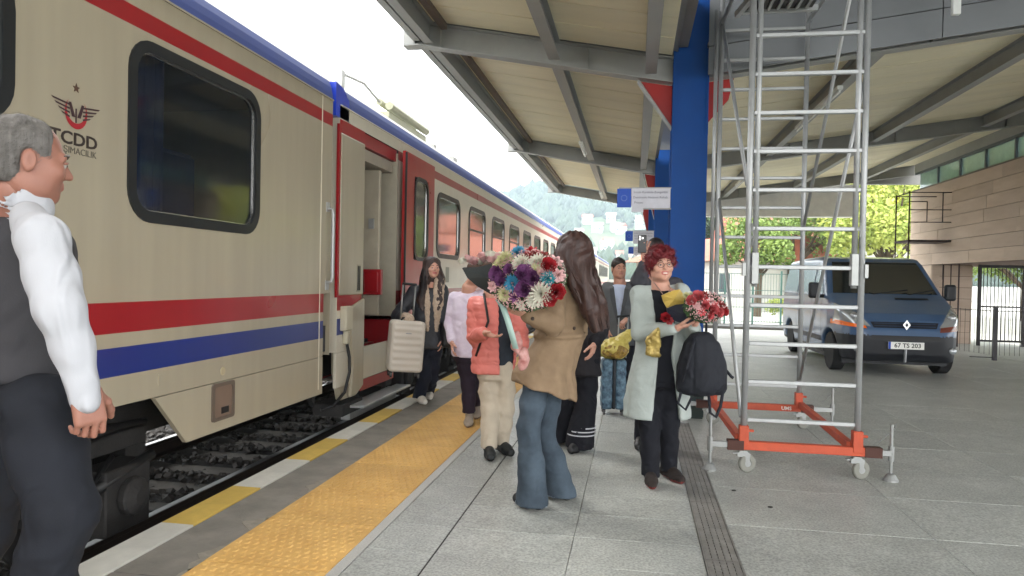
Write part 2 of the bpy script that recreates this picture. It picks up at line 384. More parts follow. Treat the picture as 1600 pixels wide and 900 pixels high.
# paving slabs
xs = [(-1.375, -1.01), (-1.0, -.308), (-.305, .385)]
x = .575
while x < 7.2: xs.append((x, min(7.5, x+1.148))); x += 1.151
def slab_mesh(w, l, c=.004, t=.055):
    m = MB(); a, b = w/2, l/2
    v = [(-a,-b,-t),(a,-b,-t),(a,b,-t),(-a,b,-t),(-a,-b,-c),(a,-b,-c),(a,b,-c),(-a,b,-c),(-a+c,-b+c,0),(a-c,-b+c,0),(a-c,b-c,0),(-a+c,b-c,0)]
    m.add(v, [(4,5,9,8),(5,6,10,9),(6,7,11,10),(7,4,8,11),(8,9,10,11),(0,1,5,4),(1,2,6,5),(2,3,7,6),(3,0,4,7)])
    return mesh_from('paving_slab', m.v, m.f, M_slab)
LY = .82; y0 = 3.65-2*LY; nsl = 0
for (xa, xb) in xs:
    w = xb-xa; sl_ = LY/2 if xa < .5 else LY; me = slab_mesh(w, sl_-.003, .002)
    y = y0; st = sl_
    while y < (23.3 if xa < .5 else 21.5):
        nsl += 1; inst('paving_slab', me, floor, ((xa+xb)/2, y+st/2, random.uniform(-.001, .001))); y += st
print('slabs', nsl)
rest = MB()
for (xa, xb) in xs:
    rest.box((xa, -5.9, -.05), (xb, y0-.006, 0))
for xa, xb in xs[3:]: rest.box((xa, 21.55, -.05), (xb, 23.3, -.001))
rest.box((7.51, -5.9, -.05), (9.4, 23.3, -.001))
rest.box((-1.375, 23.3, -.05), (.55, 149, 0))
obj('paving_slab', rest, M_slab, floor, kind='stuff')
g = MB(); g.box((-1.44, -5.9, -.05), (-1.38, 149, .0)); obj('granite_line', g, M_gran, floor)
# drain channel
drain = MB(); drain.box((.388, -2, -.05), (.573, 23.3, -.006)); dr = obj('drain_channel', drain, M_dark, floor)
M_grate = mat('grate', (138,135,130), .6, .2, var=.2, scale=9, bump=.3, dirt=.2)
gm = MB()
for k in range(5): gm.box((-.082+k*.0335, -.5, -.02), (-.054+k*.0335, .5, .004))
for k in range(24): gm.box((-.082, -.49+k*.0425, -.019), (.082, -.474+k*.0425, .002))
gm.box((-.092, -.5, -.02), (-.084, .5, .006)); gm.box((.084, -.5, -.02), (.092, .5, .006))
gme = mesh_from('grate', gm.v, gm.f, M_grate)
for k in range(22): inst('grate', gme, dr, (.48, .35+k*1.005, 0))
# concrete strip, tactile tiles, painted edge blocks
g = MB()
y = -5.9
while y < 149:
    l = 3.0 if y < 40 else 20; g.box((-2.445, y, -.05), (-2.1, y+l-.012, -.001)); y += l
obj('kerb_concrete', g, M_strip, floor)
# ragged smear of cement along the tactile strip
g = MB(); yy = -1
while yy < 26:
    l = random.uniform(.15, .5); w = random.uniform(.01, .07) if random.random() < .6 else random.uniform(.06, .15)
    n = 7; pts = [(-2.099, yy)]+[(-2.1-w*random.uniform(.3, 1)*math.sin(math.pi*(i+.5)/n), yy+l*(i+.5)/n) for i in range(n)]+[(-2.099, yy+l)]
    g.prism(pts, 'Z', -.01, .003); yy += l*random.uniform(.7, 1.6)
obj('cement_smear', g, mat('smear', (140,134,122), .9, var=.2, scale=20, bump=.4), floor)
tm = MB(); T = .66
tm.box((-T/2+.003, -T/2+.003, -.05), (T/2-.003, T/2-.003, .004))
for i in range(13):
    for j in range(11):
        cx = -T/2+.035+i*.049+(.0245 if j % 2 else 0); cy = -T/2+.033+j*.0595
        if cx > T/2-.02: continue
        a, b = .013, .019; z0, z1 = .004, .0078
        tm.add([(cx-a,cy-b,z0),(cx+a,cy-b,z0),(cx+a,cy+b,z0),(cx-a,cy+b,z0),(cx-a*.5,cy-b*.6,z1),(cx+a*.5,cy-b*.6,z1),(cx+a*.5,cy+b*.6,z1),(cx-a*.5,cy+b*.6,z1)],
               [(0,1,5,4),(1,2,6,5),(2,3,7,6),(3,0,4,7),(4,5,6,7)])
tme = mesh_from('tactile_tile', tm.v, tm.f, M_tact)
for k in range(60): inst('tactile_tile', tme, floor, (-1.77, 1.65+k*T, random.uniform(-.001, .001)))
g = MB(); g.box((-2.1, 1.65+60*T-T/2, -.05), (-1.441, 149, .005)); obj('tactile_tile', g, M_tact, floor, kind='stuff')
for k in range(-4, 70):
    y = 3.0+k*.75; g = MB()
    me = MATS.get('_eb%d' % (k % 2))
    if me is None:
        g.box((-.1, -.3735, -.16), (.1, .3735, .006)); me = mesh_from('edge_block', g.v, g.f, M_yel if k % 2 == 0 else M_whi); MATS['_eb%d' % (k % 2)] = me
    inst('edge_block', me, floor, (-2.553, y-.375, 0))
g = MB(); g.box((EX, 55, -.16), (-2.45, 149, .004)); obj('edge_block', g, M_whi, floor, kind='stuff')
for lab, (x, y) in (('small dark scrap lying on the paving below the scaffold', (1203, 793)), ('second small dark scrap on the paving near the drain channel', (1146, 767))):
    c = at(x, y, Z=0); g = MB(); g.prism([(-.014, -.008), (.006, -.012), (.018, 0), (.004, .010), (-.012, .006)], 'Z', .001, .007); tag(obj('litter', g, M_dark, loc=c), lab, 'litter')
# track
TX = -4.34; RT = -.40
track = thing('railway_track', 'ballasted railway track with concrete sleepers beside the platform', 'track', kind='structure')
del track['category']
for s in (-1, 1):
    rx = TX+s*.75; g = MB()
    prof = [(-.075,-.17),(.075,-.17),(.075,-.155),(.012,-.135),(.01,-.05),(.036,-.035),(.036,-.004),(-.036,-.004),(-.036,-.035),(-.01,-.05),(-.012,-.135),(-.075,-.155)]
    g.prism([(rx+u, RT+w) for u, w in prof], 'Y', -6, 150); r_ = obj('rail', g, M_rail, track)
    g = MB(); g.prism([(rx-.034, RT-.004), (rx+.034, RT-.004), (rx+.028, RT), (rx-.028, RT)], 'Y', -6, 150); obj('rail_head', g, M_railtop, r_)
sm = MB(); sm.prism([(-1.28, -.2), (1.28, -.2), (1.26, 0.02), (.95, .02), (.5, -.03), (-.5, -.03), (-.95, .02), (-1.26, .02)], 'Y', -.13, .13)
sme = mesh_from('sleeper', sm.v, sm.f, M_sleep)
for k in range(70): inst('sleeper', sme, track, (TX, .3+k*.6, RT-.19), (0, 0, random.uniform(-.01, .01)))
def stones(name, n, xr, yr, zf, smin, smax, m, parent=None):
    rs = np.random.RandomState(5)
    base = np.array([(x, y, z) for x in (-1, 1) for y in (-1, 1) for z in (-1, 1)], float)
    fq = np.array([(0,1,3,2),(4,6,7,5),(0,4,5,1),(2,3,7,6),(0,2,6,4),(1,5,7,3)])
    c = np.stack([rs.uniform(*xr, n), rs.uniform(*yr, n), np.zeros(n)], 1); sz = rs.uniform(smin, smax, n)
    c[:, 2] = [zf(a, b) for a, b in c[:, :2]]; c[:, 2] += rs.uniform(-.6, .5, n)*sz
    V = []
    for i in range(n):
        q = np.linalg.qr(rs.randn(3, 3))[0]; V.append((base*rs.uniform(.5, 1, (8, 3)))@q.T*sz[i]*np.array([1, 1, .8])+c[i])
    V = np.concatenate(V); F = (fq[None]+8*np.arange(n)[:, None, None]).reshape(-1, 4)
    o = link(bpy.data.objects.new(name, mesh_from(name, V, F, m)), parent); o['kind'] = 'stuff'; return o
def balz(x, y):
    ph = ((y-.3) % .6)/.6; d = min(ph, 1-ph)
    return RT-.20 if d > .25 and abs(x-TX) < 1.3 else (RT-.26 if abs(x-TX) < 1.3 else RT-.19)
bal = stones('ballast', 15000, (-6.4, EX-.03), (2.2, 22), balz, .018, .042, M_stone, track)
stones('ballast', 2500, (-9.5, -6.3), (2.2, 14), lambda x, y: RT-.2, .02, .05, mat('ballast_light', (150,146,138), .9, var=.3, scale=9), track)
# ================================================================ CANOPY
M_steel = mat('grey_steel_paint', (158,159,156), .5, var=.07, scale=3, bump=.08, bscale=40, dirt=.12)
M_blue = mat('blue_column_paint', (10,68,138), .5, var=.07, scale=3, bump=.06, bscale=40, spec=.25)
M_red = mat('red_gusset_paint', (172,34,30), .45, var=.06)
M_sof = mat('cream_soffit', (243,234,202), .6, var=.05, scale=1.2, rnd=.04, dirt=.08, stretch=(1, 4, 1))
M_roof = mat('roof_sheet', (120,122,124), .5, .4)
M_alu = mat('grey_composite', (124,127,130), .38, .35, var=.05, scale=1.5, dirt=.06)
M_tube = mat('tube_white', (225,228,225), .4)
zl = lambda X: 3.63-.175*X
zr = lambda X: 3.60+.135*(X-.72)
canopy = thing('platform_canopy', 'grey steel platform canopy on blue columns with cream boarded underside', 'canopy', (0, 0, 0))
YB = [1.0, 7.9, 14.7, 21.7]
def col_pos(Y): return .36 if Y < 10 else .33
for i, Y in enumerate(YB):
    if i == 0: continue
    c = MB()  # H section: two flanges and a web, lips
    x0 = .355; x1 = .725; zt = 4.75 if i == 1 else 4.05
    c.box((x0, Y-.02, 0), (x1, Y+.01, zt)); c.box((x0, Y+.37, 0), (x1, Y+.40, zt)); c.box((x0+.03, Y+.01, 0), (x1-.03, Y+.37, zt))
    col = obj('column', c, M_blue, canopy, bevel=.004)
    b = MB(); b.box((x0-.012, Y-.05, .0), (x1+.012, Y+.43, .012)); b.box((x0-.02, Y-.028, .012), (x1+.02, Y+.41, .30)); obj('plinth', b, mat('plinth_green', (44,56,52), .7), col)
    for s in (-1, 1):
        bb = MB(); bb.box((x0+(.0 if s < 0 else x1-x0-.02), Y-.032, 3.0), (x0+(.02 if s < 0 else x1-x0), Y-.021, 4.0))
        obj('edge_plate', bb, M_blue, col)
    # gussets
    lowz = 3.13 if i < 2 else 2.72; gx = .02 if i < 2 else .15
    g = MB(); g.prism([(gx, zl(gx)-.01), (x0-.002, zl(x0)-.01), (x0-.002, lowz)], 'Y', Y+.13, Y+.15)
    obj('gusset_plate', g, M_red, col); g = MB(); g.prism([(x1+.002, zr(x1)-.01), (x1+.27, zr(x1+.27)-.01), (x1+.22, 3.4), (x1+.002, lowz+.02)], 'Y', Y+.13, Y+.15)
    obj('gusset_plate', g, M_red, col)
    g = MB(); g.beam((gx-.02, Y+.14, zl(gx)-.012), (x0+.0, Y+.14, lowz-.03), .11, .012, up=(0, 1, 0)) if False else g.prism([(gx-.02, zl(gx)-.01), (x0-.003, lowz-.02), (x0-.003, lowz-.04), (gx-.04, zl(gx)-.012)], 'Y', Y+.06, Y+.22)
    obj('gusset_flange', g, M_steel if i else M_blue, col)
    # rafters (I sections)
    for nm, xa, xb, zf in (('l', -2.50, .353, zl), ('r', .727, 7.62, zr)):
        if nm == 'r' and i == 0: continue
        g = MB()
        def strip(dz0, dz1, ya, yb):
            g.add([(xa, ya, zf(xa)+dz0), (xb, ya, zf(xb)+dz0), (xb, yb, zf(xb)+dz0), (xa, yb, zf(xa)+dz0), (xa, ya, zf(xa)+dz1), (xb, ya, zf(xb)+dz1), (xb, yb, zf(xb)+dz1), (xa, yb, zf(xa)+dz1)],
                  [(0,3,2,1),(4,5,6,7),(0,1,5,4),(1,2,6,5),(2,3,7,6),(3,0,4,7)])
        strip(0, .013, Y, Y+.16); strip(.013, .257, Y+.074, Y+.086); strip(.257, .27, Y, Y+.16)
        k = xa+.28
        while k < xb-.1:
            g.box((k-.005, Y+.008, zf(k)+.013), (k+.005, Y+.152, zf(k)+.256)); k += 1.66 if nm == 'l' else 1.9
        if nm == 'l':
            g.box((xa-.14, Y-.01, zf(xa)+.0), (xa-.02, Y+.0, zf(xa)+.2)); g.box((xa-.02, Y-.004, zf(xa)-.004), (xa-.008, Y+.164, zf(xa)+.28))
            g.box((xa-.15, Y-.01, zf(xa)-.012), (xa+.1, Y+.17, zf(xa)-.002))
        obj('rafter', g, M_steel, canopy)
# purlins per bay
def purlin(X, z, Ya, Yb, h=.2, w=.1):
    g = MB(); g.box((X-w/2, Ya, z), (X+w/2, Yb, z+.009)); g.box((X-.005, Ya, z+.009), (X+.005, Yb, z+h-.009)); g.box((X-w/2, Ya, z+h-.009), (X+w/2, Yb, z+h)); return obj('purlin', g, M_steel, canopy)
ends = [-4.0]+YB
for i in range(4):
    Ya = -4 if i == 0 else YB[i-1]+.17; Yb = YB[i]-.012
    pl_l = [(-2.34, .24), (-.92, .2), (.12, .2)]
    for X, h in pl_l:
        purlin(X, zl(X)+.265-h-(.015 if X > -2 else .0), Ya, Yb, h, .12 if X > -2 else .1)
    g = MB(); g.box((-2.52, Ya, zl(-2.5)+.03), (-2.49, Yb, zl(-2.5)+.27)); g.box((-2.49, Ya, zl(-2.5)+.03), (-2.44, Yb, zl(-2.5)+.042)); obj('eave_channel', g, M_steel, canopy)
    g = MB(); g.box((-2.20, Ya, zl(-2.2)+.2), (-2.13, Yb, zl(-2.2)+.262)); obj('eave_trim', g, mat('brown_grey_trim', (112,100,92), .6), canopy)
    if i >= 2:
        for X in (2.5, 4.4, 6.3): purlin(X, zr(X)+.255-.2, Ya, Yb, .2, .12)
    # soffit panels
    n = 6; d = (Yb-Ya)/n
    for k in range(n):
        a = Ya+k*d; b_ = a+d-.016
        parts = [(-2.56, -.93, zl), (-.915, .34, zl)] + ([(.75, 2.5, zr), (2.515, 4.4, zr), (4.415, 6.3, zr), (6.315, 7.8, zr)] if i >= 2 else [])
        for xa, xb, zf in parts:
            g = MB(); 
            for c0, c1 in ((0, .485), (.515, 1)):
                ya, yb = a+(b_-a)*c0, a+(b_-a)*c1
                dz = .275 if zf is zl else .265
                g.add([(xa, ya, zf(xa)+dz), (xb, ya, zf(xb)+dz), (xb, yb, zf(xb)+dz), (xa, yb, zf(xa)+dz), (xa, ya, zf(xa)+dz+.03), (xb, ya, zf(xb)+dz+.03), (xb, yb, zf(xb)+dz+.03), (xa, yb, zf(xa)+dz+.03)],
                  [(0,3,2,1),(4,5,6,7),(0,1,5,4),(1,2,6,5),(2,3,7,6),(3,0,4,7)])
            g.add([(xa, a, zf(xa)+dz+.008), (xb, a, zf(xb)+dz+.008), (xb, b_, zf(xb)+dz+.008), (xa, b_, zf(xa)+dz+.008)], [(0, 1, 2, 3)])
            obj('soffit_panel', g, M_sof, canopy, fix=False)
g = MB()
g.add([(-2.6, -4.2, zl(-2.6)+.32), (.4, -4.2, zl(.4)+.32), (.4, 21.9, zl(.4)+.32), (-2.6, 21.9, zl(-2.6)+.32), (-2.6, -4.2, zl(-2.6)+.35), (.4, -4.2, zl(.4)+.35), (.4, 21.9, zl(.4)+.35), (-2.6, 21.9, zl(-2.6)+.35)],
      [(0,3,2,1),(4,5,6,7),(0,1,5,4),(1,2,6,5),(2,3,7,6),(3,0,4,7)])
g.add([(.7, 7.8, zr(.7)+.31), (7.9, 7.8, zr(7.9)+.31), (7.9, 21.9, zr(7.9)+.31), (.7, 21.9, zr(.7)+.31), (.7, 7.8, zr(.7)+.35), (7.9, 7.8, zr(7.9)+.35), (7.9, 21.9, zr(7.9)+.35), (.7, 21.9, zr(.7)+.35)],
      [(0,3,2,1),(4,5,6,7),(0,1,5,4),(1,2,6,5),(2,3,7,6),(3,0,4,7)])
g.box((.30, -4.2, 4.80), (.8, 8.6, 4.85)); g.box((.30, 8.62, 4.2), (.8, 21.9, 4.25))
obj('roof_sheet', g, M_roof, canopy)
g = MB(); g.prism([(.18, 3.92), (.50, 3.92), (.58, 4.40), (.12, 4.40)], 'Y', -4, 7.86); obj('box_gutter', g, mat('gutter_grey', (116,112,110), .6), canopy)
# grey composite fascia of the near right part, and an added shading slab
for xa, xb in ((.705, 2.93), (2.94, 4.9), (4.91, 6.9), (6.91, 8.9)):
    for r_, (d0, d1) in enumerate(((.0, .285), (.295, 1.35))):
        g = MB(); g.prism([(xa, zr(xa)+d0), (xb, zr(xb)+d0), (xb, zr(xb)+d1), (xa, zr(xa)+d1)], 'Y', 7.76, 7.78); obj('fascia_panel', g, M_alu, canopy)
g = MB(); g.prism([(.71, zr(.71)+.01), (8.9, zr(8.9)+.01), (8.9, zr(8.9)+1.34), (.71, zr(.71)+1.34)], 'Y', 7.785, 7.80); obj('fascia_backing', g, M_dark, canopy)
g = MB(); g.box((.2, -1.5, 4.9), (9.4, 7.9, 5.0)); obj('high_ceiling', g, M_alu, canopy)  # unseen slab, added to keep sky light off the foreground
# lamps under the canopy: white fluorescent tubes
def tube_lamp(X, Y, z, ln=1.2, lab='', rz=0):
    t = thing('tube_lamp', lab, 'lamp', (X, Y, z), rz, 'tube lamps under the platform canopy')
    g = MB(); g.box((-.035, -ln/2, .0), (.035, ln/2, .05)); obj('housing', g, M_tube, t, bevel=.005)
    g = MB(); g.tube([(0, -ln/2+.02, -.02), (0, ln/2-.02, -.02)], .015, 8); obj('tube', g, mat('tube_glass', (240,242,240), .25), t, smooth=True)
    return t
tube_lamp(-.98, 13.2, zl(-.98)+.0, 1.2, 'white tube lamp under the purlin just before the second rafter left of the column')
tube_lamp(-.98, 20.4, zl(-.98)+.0, 1.2, 'far white tube lamp under the purlin before the last rafter left of the column')
tube_lamp(2.42, 10.6, zr(2.42)+.0, 2.4, 'long white tube lamp seen through the scaffold ladder, nearer one')
tube_lamp(2.42, 17.9, zr(2.42)+.0, 1.4, 'white tube lamp farther back behind the scaffold ladder')
tl = tube_lamp(2.86, 7.3, 4.2, .5, 'short tube lamp hanging upright against the grey fascia panels right of the scaffold'); tl.rotation_euler = (R(90), 0, 0)
# banners on the columns
M_bwh = mat('banner_white', (196,196,204), .6); M_bbl = mat('banner_blue', (22,72,170), .5); M_bt = mat('banner_text', (110,112,124), .7)
for i, Y in enumerate(YB[1:]):
    lab = ['white and blue information banner fixed to the near blue column', 'blue and white banner on the second column, behind the hand with the phone', 'small farthest blue and white banner below the second one'][i]
    t = thing('banner', lab, 'sign', (.352, Y-.03, 2.33), 0, 'blue and white information banners on the canopy columns')
    g = MB(); g.box((-.405, -.008, -.105), (-.0, 0, .105)); g.box((-.405, -.008, -.15), (-.28, 0, -.106)); obj('text_panel', g, M_bwh, t)
    g = MB(); g.box((-.56, -.008, -.1), (-.41, 0, .1)); bl = obj('blue_panel', g, M_bbl, t)
    g = MB()
    for k in range(12):
        a = 2*math.pi*k/12; g.add([(-.485+.03*math.cos(a)+.005*math.cos(b), -.010, .03*math.sin(a)+.005*math.sin(b)) for b in [2*math.pi*q/5 for q in range(5)]], [(0,1,2,3,4)])
    obj('star_ring', g, mat('banner_star', (120,140,190), .6), bl)
    for k, s in enumerate(('Irmak-Karabük-Zonguldak', 'Demiryolu Hattının Rehab.', 'Projesi')):
        me = textmesh(s, .034, extrude=.0005); me.materials.append(M_bt); inst('lettering', me, t, (-.205 if k < 2 else -.33, -.0095, .062-.055*k), (R(90), 0, 0))
    g = MB(); g.beam((-.54, .01, .11), (0.01, .01, .11), .015, .015); g.beam((-.40, .01, -.112), (.01, .01, -.112), .015, .015); obj('bracket', g, M_steel, t)
# ================================================================ STONE BUILDING AT RIGHT
M_wst = mat('pink_stone', (200,178,158), .8, c2=(216,196,178), scale=1.5, bump=.35, bscale=25, rnd=.07, dirt=.12, stretch=(.6, .6, 3))
M_wj = mat('stone_joint', (104,82,70), .9)
bld = thing('station_building', 'overhanging pink stone station wall with glass strip on top', 'building')
def stonewall(X, ya, yb, za, zb, hrow, lmin, lmax, par, axis='Y'):
    n = int(round((zb-za)/hrow)); hrow = (zb-za)/n
    for r_ in range(n):
        y = ya
        while y < yb-.01:
            l = random.uniform(lmin, lmax); e = min(yb, y+l)
            if yb-e < .3: e = yb
            p = random.uniform(0, .012); g = MB()
            z0, z1 = za+r_*hrow+.005, za+(r_+1)*hrow-.005
            if axis == 'Y': g.box((X-.03-p, y+.002, z0), (X, e-.002, z1))
            else: g.box((y+.002, X-.03-p, z0), (e-.002, X, z1))
            obj('stone_block', g, M_wst, par); y = e
g = MB(); g.box((7.53, 4, 2.0), (11, 21.6, 4.03)); core = obj('wall_core', g, M_wj, bld)
stonewall(7.5+.03, 8.5, 21.6, 2.0, 4.03, .285, 1.3, 2.4, core)
g = MB(); g.box((7.51, 4, 4.03), (7.8, 21.65, 4.07)); obj('coping', g, mat('coping', (120,110,104), .7), bld)
g = MB(); g.box((7.7, 20.1, -.02), (8.45, 21.55, 2.0)); pier = obj('pier', g, M_wj, bld)
stonewall(20.1, 7.5, 8.45, 0, 1.995, .285, .6, .95, pier, 'X')
g = MB(); g.box((7.5, 20.13, -.02), (7.7, 21.6, 1.99)); obj('pier_side', g, M_wst, pier)
M_clg = mat('clerestory_glass', (170,200,196), .12, var=.1, trans=.35, spec=.8); M_fr = mat('window_frame_grey', (96,104,108), .4, .5)
y = 8.6
while y < 21.4:
    e = min(y+1.28, 21.55); g = MB(); g.box((7.62, y+.04, 4.1), (7.64, e-.04, 4.5)); w = obj('window', g, M_clg, bld)
    g = MB(); g.box((7.58, y-.03, 4.07), (7.68, y+.03, 4.56)); obj('frame', g, M_fr, w); y = e
g = MB(); g.box((7.56, 7.9, 4.56), (7.72, 21.6, 4.90)); obj('head_fascia', g, M_steel, bld)
g = MB(); g.box((7.57, 4, 4.5), (7.69, 21.6, 4.56)); obj('window_head', g, M_fr, bld)
# white concrete end wall band behind the canopy
g = MB(); g.box((.9, 21.95, 3.38), (6.15, 22.35, 4.3)); tag(obj('concrete_lintel', g, mat('pale_concrete', (232,231,226), .8, var=.06, dirt=.12)), 'pale concrete band closing the far end of the canopy behind the scaffold', 'wall')
g = MB(); g.box((6.17, 21.92, 4.3), (7.9, 22.1, 4.62)); obj('end_fascia', g, M_steel, canopy)
# gate and railings
M_gate = mat('black_gate_paint', (40,38,40), .5, .3)
gt = thing('gate', 'black barred metal gate under the stone overhang', 'gate', (8.42, 19.6, 0))
g = MB()
for a in (0, 1.0): g.box((a-.035, -.03, 0), (a+.035, .03, 2.0))
g.box((0, -.025, 1.93), (1, .025, 2.0)); g.box((0, -.02, .1), (1, .02, .15)); g.box((0, -.02, .95), (1, .02, .99)); obj('frame', g, M_gate, gt)
for k in range(11): g = MB(); g.box((.08+k*.084, -.008, .12), (.094+k*.084, .008, 1.95)); obj('bar', g, M_gate, gt)
gr = thing('bar_fence', 'black barred fence panel to the right of the gate', 'fence', (9.46, 19.6, 0))
for k in range(16): g = MB(); g.box((.05+k*.1, -.008, .6), (.064+k*.1, .008, 1.9)); obj('bar', g, M_gate, gr)
g = MB(); g.box((0, -.02, 1.88), (1.7, .02, 1.93)); g.box((0, -.02, .58), (1.7, .02, .62)); obj('rail', g, M_gate, gr)
g = MB(); g.box((9.25, 17.2, 0), (12, 17.5, .72)); wl = obj('low_wall', g, M_wst); tag(wl, 'low pink stone wall at the right edge below the overhang', 'wall')
rl = thing('wire_railing', 'thin wire railing between two dark posts right of the van', 'railing', (6.95, 16.3, 0))
for dx, dy in ((-.35, 1.2), (.12, -.55)):
    g = MB(); g.box((dx-.035, dy-.035, 0), (dx+.035, dy+.035, 1.05)); obj('post', g, M_gate, rl)
for k in range(12):
    t_ = (k+1)/13; g = MB(); g.tube([(-.35+.47*t_, 1.2-1.75*t_, .1), (-.35+.47*t_, 1.2-1.75*t_, 1.0)], .004, 5); obj('wire', g, M_gate, rl)
for k in range(12):
    g = MB(); g.tube([(.12+(k+1)*.09, -.55, .1), (.12+(k+1)*.09, -.55, .95)], .004, 5); obj('wire', g, M_gate, rl)
g = MB(); g.box((-.33, -.56, .05), (.12, -.54, .065)) ; g.tube([(-.35, 1.2, .98), (.12, -.55, .98), (1.3, -.55, .98)], .008, 6); obj('rail', g, M_gate, rl)
# dark scaffold tower by the wall
ds = thing('scaffold_tower', 'dark rusty scaffold tower behind the van by the stone wall', 'scaffold', (6.55, 19.0, 0))
M_ds = mat('rusty_scaffold', (66,50,48), .7, .4, var=.3)
for nm, segs in (('upright', [((0,0,0),(0,0,3.75)), ((1.15,0,0),(1.15,0,3.75)), ((0,.9,0),(0,.9,3.75)), ((1.15,.9,0),(1.15,.9,3.75))]),
                 ('guard_rail', [((0,0,3.72),(1.15,0,3.72)), ((0,.9,3.72),(1.15,.9,3.72)), ((0,0,3.3),(1.15,0,3.3)), ((0,0,3.0),(1.15,0,3.0)), ((0,0,3.72),(0,.9,3.72)), ((1.15,0,3.72),(1.15,.9,3.72)), ((1.15,0,3.0),(1.15,.9,3.0)), ((.4,0,3.0),(.4,0,3.5)), ((.75,0,3.0),(.75,0,3.72)), ((.4,.0,3.5),(0,0,3.5))]),
                 ('rung', [((1.15,.45,.1),(1.15,.45,3.0))])):
    for p, q in segs: g = MB(); g.tube([p, q], .018 if nm == 'upright' else .013, 6); obj(nm, g, M_ds, ds)
g = MB(); g.box((-.02, -.02, 2.52), (1.17, .92, 2.57)); obj('deck', g, M_ds, ds)
# ================================================================ TRAIN
XS = -2.925
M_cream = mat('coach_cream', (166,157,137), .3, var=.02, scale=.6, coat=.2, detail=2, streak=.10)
M_cred = mat('coach_red', (150,22,30), .3, var=.03, scale=1, detail=1, coat=.2, streak=.08)
M_cblue = mat('coach_blue', (32,48,120), .3, var=.03, scale=1, detail=1, coat=.2, streak=.08)
M_rblue = mat('roof_edge_blue', (62,76,134), .55, var=.08, scale=2, spec=.2)
M_roofc = mat('coach_roof', (176,176,170), .6, var=.05, scale=1)
M_blk = mat('black_rubber', (20,20,21), .55, var=.2); M_under = mat('underframe_black', (34,32,31), .75, var=.3, scale=8, bump=.3)
M_frame = mat('window_rubber', (26,28,30), .42)
M_glass = mat('dark_glass', (20,26,32), .03, var=.02, alpha=.62, spec=.9, ior=1.6)
M_glass2 = mat('far_window_glass', (84,84,70), .06, var=.1, spec=.9, ior=1.8)
M_chrome = mat('bright_steel', (190,190,188), .22, .9); M_alum = mat('aluminium', (168,170,170), .42, .45, var=.08, scale=12)
M_navy = mat('curtain_blue', (24,42,84), .8, var=.2); M_grey = mat('interior_grey', (150,150,148), .6)
M_int = mat('interior_dark', (58,60,64), .7)
ZB = [.31, .665, .84, 1.005, 1.088, 1.265, 1.78, 2.80, 2.885, 3.0, 3.14]
def band_mat(z): return 2 if .84 < z < 1.005 else 1 if (1.088 < z < 1.265 or 2.885 < z < 3.0) else 0
def rrect(y0, y1, z0, z1, r, n=6):
    P = []
    for cx, cz, a0 in ((y1-r, z0+r, -90), (y1-r, z1-r, 0), (y0+r, z1-r, 90), (y0+r, z0+r, 180)):
        for k in range(n+1): a = R(a0+90*k/n); P.append((cx+r*math.cos(a), cz+r*math.sin(a)))
    return P
def ring(mb, po, pi, xo, xi):
    n = len(po); vs = [(xo, *p) for p in po]+[(xo, *p) for p in pi]+[(xi, *p) for p in po]+[(xi, *p) for p in pi]
    fs = []
    for i in range(n):
        j = (i+1) % n; fs += [(i, j, n+j, n+i), (i, 2*n+i, 2*n+j, j), (n+i, n+j, 3*n+j, 3*n+i)]
    mb.add(vs, fs)
def window(par, y0, y1, z0, z1, X=XS, r=.13, fw=.07, glass=None, divider=False, far=False, name='window', white=True):
    g = MB(); n = 2 if far else 6
    ring(g, rrect(y0-fw, y1+fw, z0-fw, z1+fw, r+fw, n), rrect(y0, y1, z0, z1, r, n), X+.012, X-.03)
    w = obj(name, g, M_frame, par)
    if white and not far:
        g = MB(); ring(g, rrect(y0-.002, y1+.002, z0-.002, z1+.002, r, n), rrect(y0+.008, y1-.008, z0+.008, z1-.008, r-.008, n), X-.006, X-.02); obj('seal', g, M_chrome, w)
    p = rrect(y0, y1, z0, z1, r, n); g = MB(); g.add([(X-.016, *q) for q in p], [tuple(range(len(p)))]); gl = obj('pane', g, glass or M_glass, w, fix=False)
    if divider:
        g = MB(); g.box((X-.018, y0+.01, z1-.36), (X+.002, y1-.01, z1-.33)); obj('divider', g, M_frame, w)
    return w
M_cream1 = M_cream
M_cream2 = mat('coach_cream_pale', (204,198,182), .3, var=.02, scale=.6, coat=.2, detail=2, streak=.06)  # lightened coach cream: stronger sky light on the farther coaches put into the colour
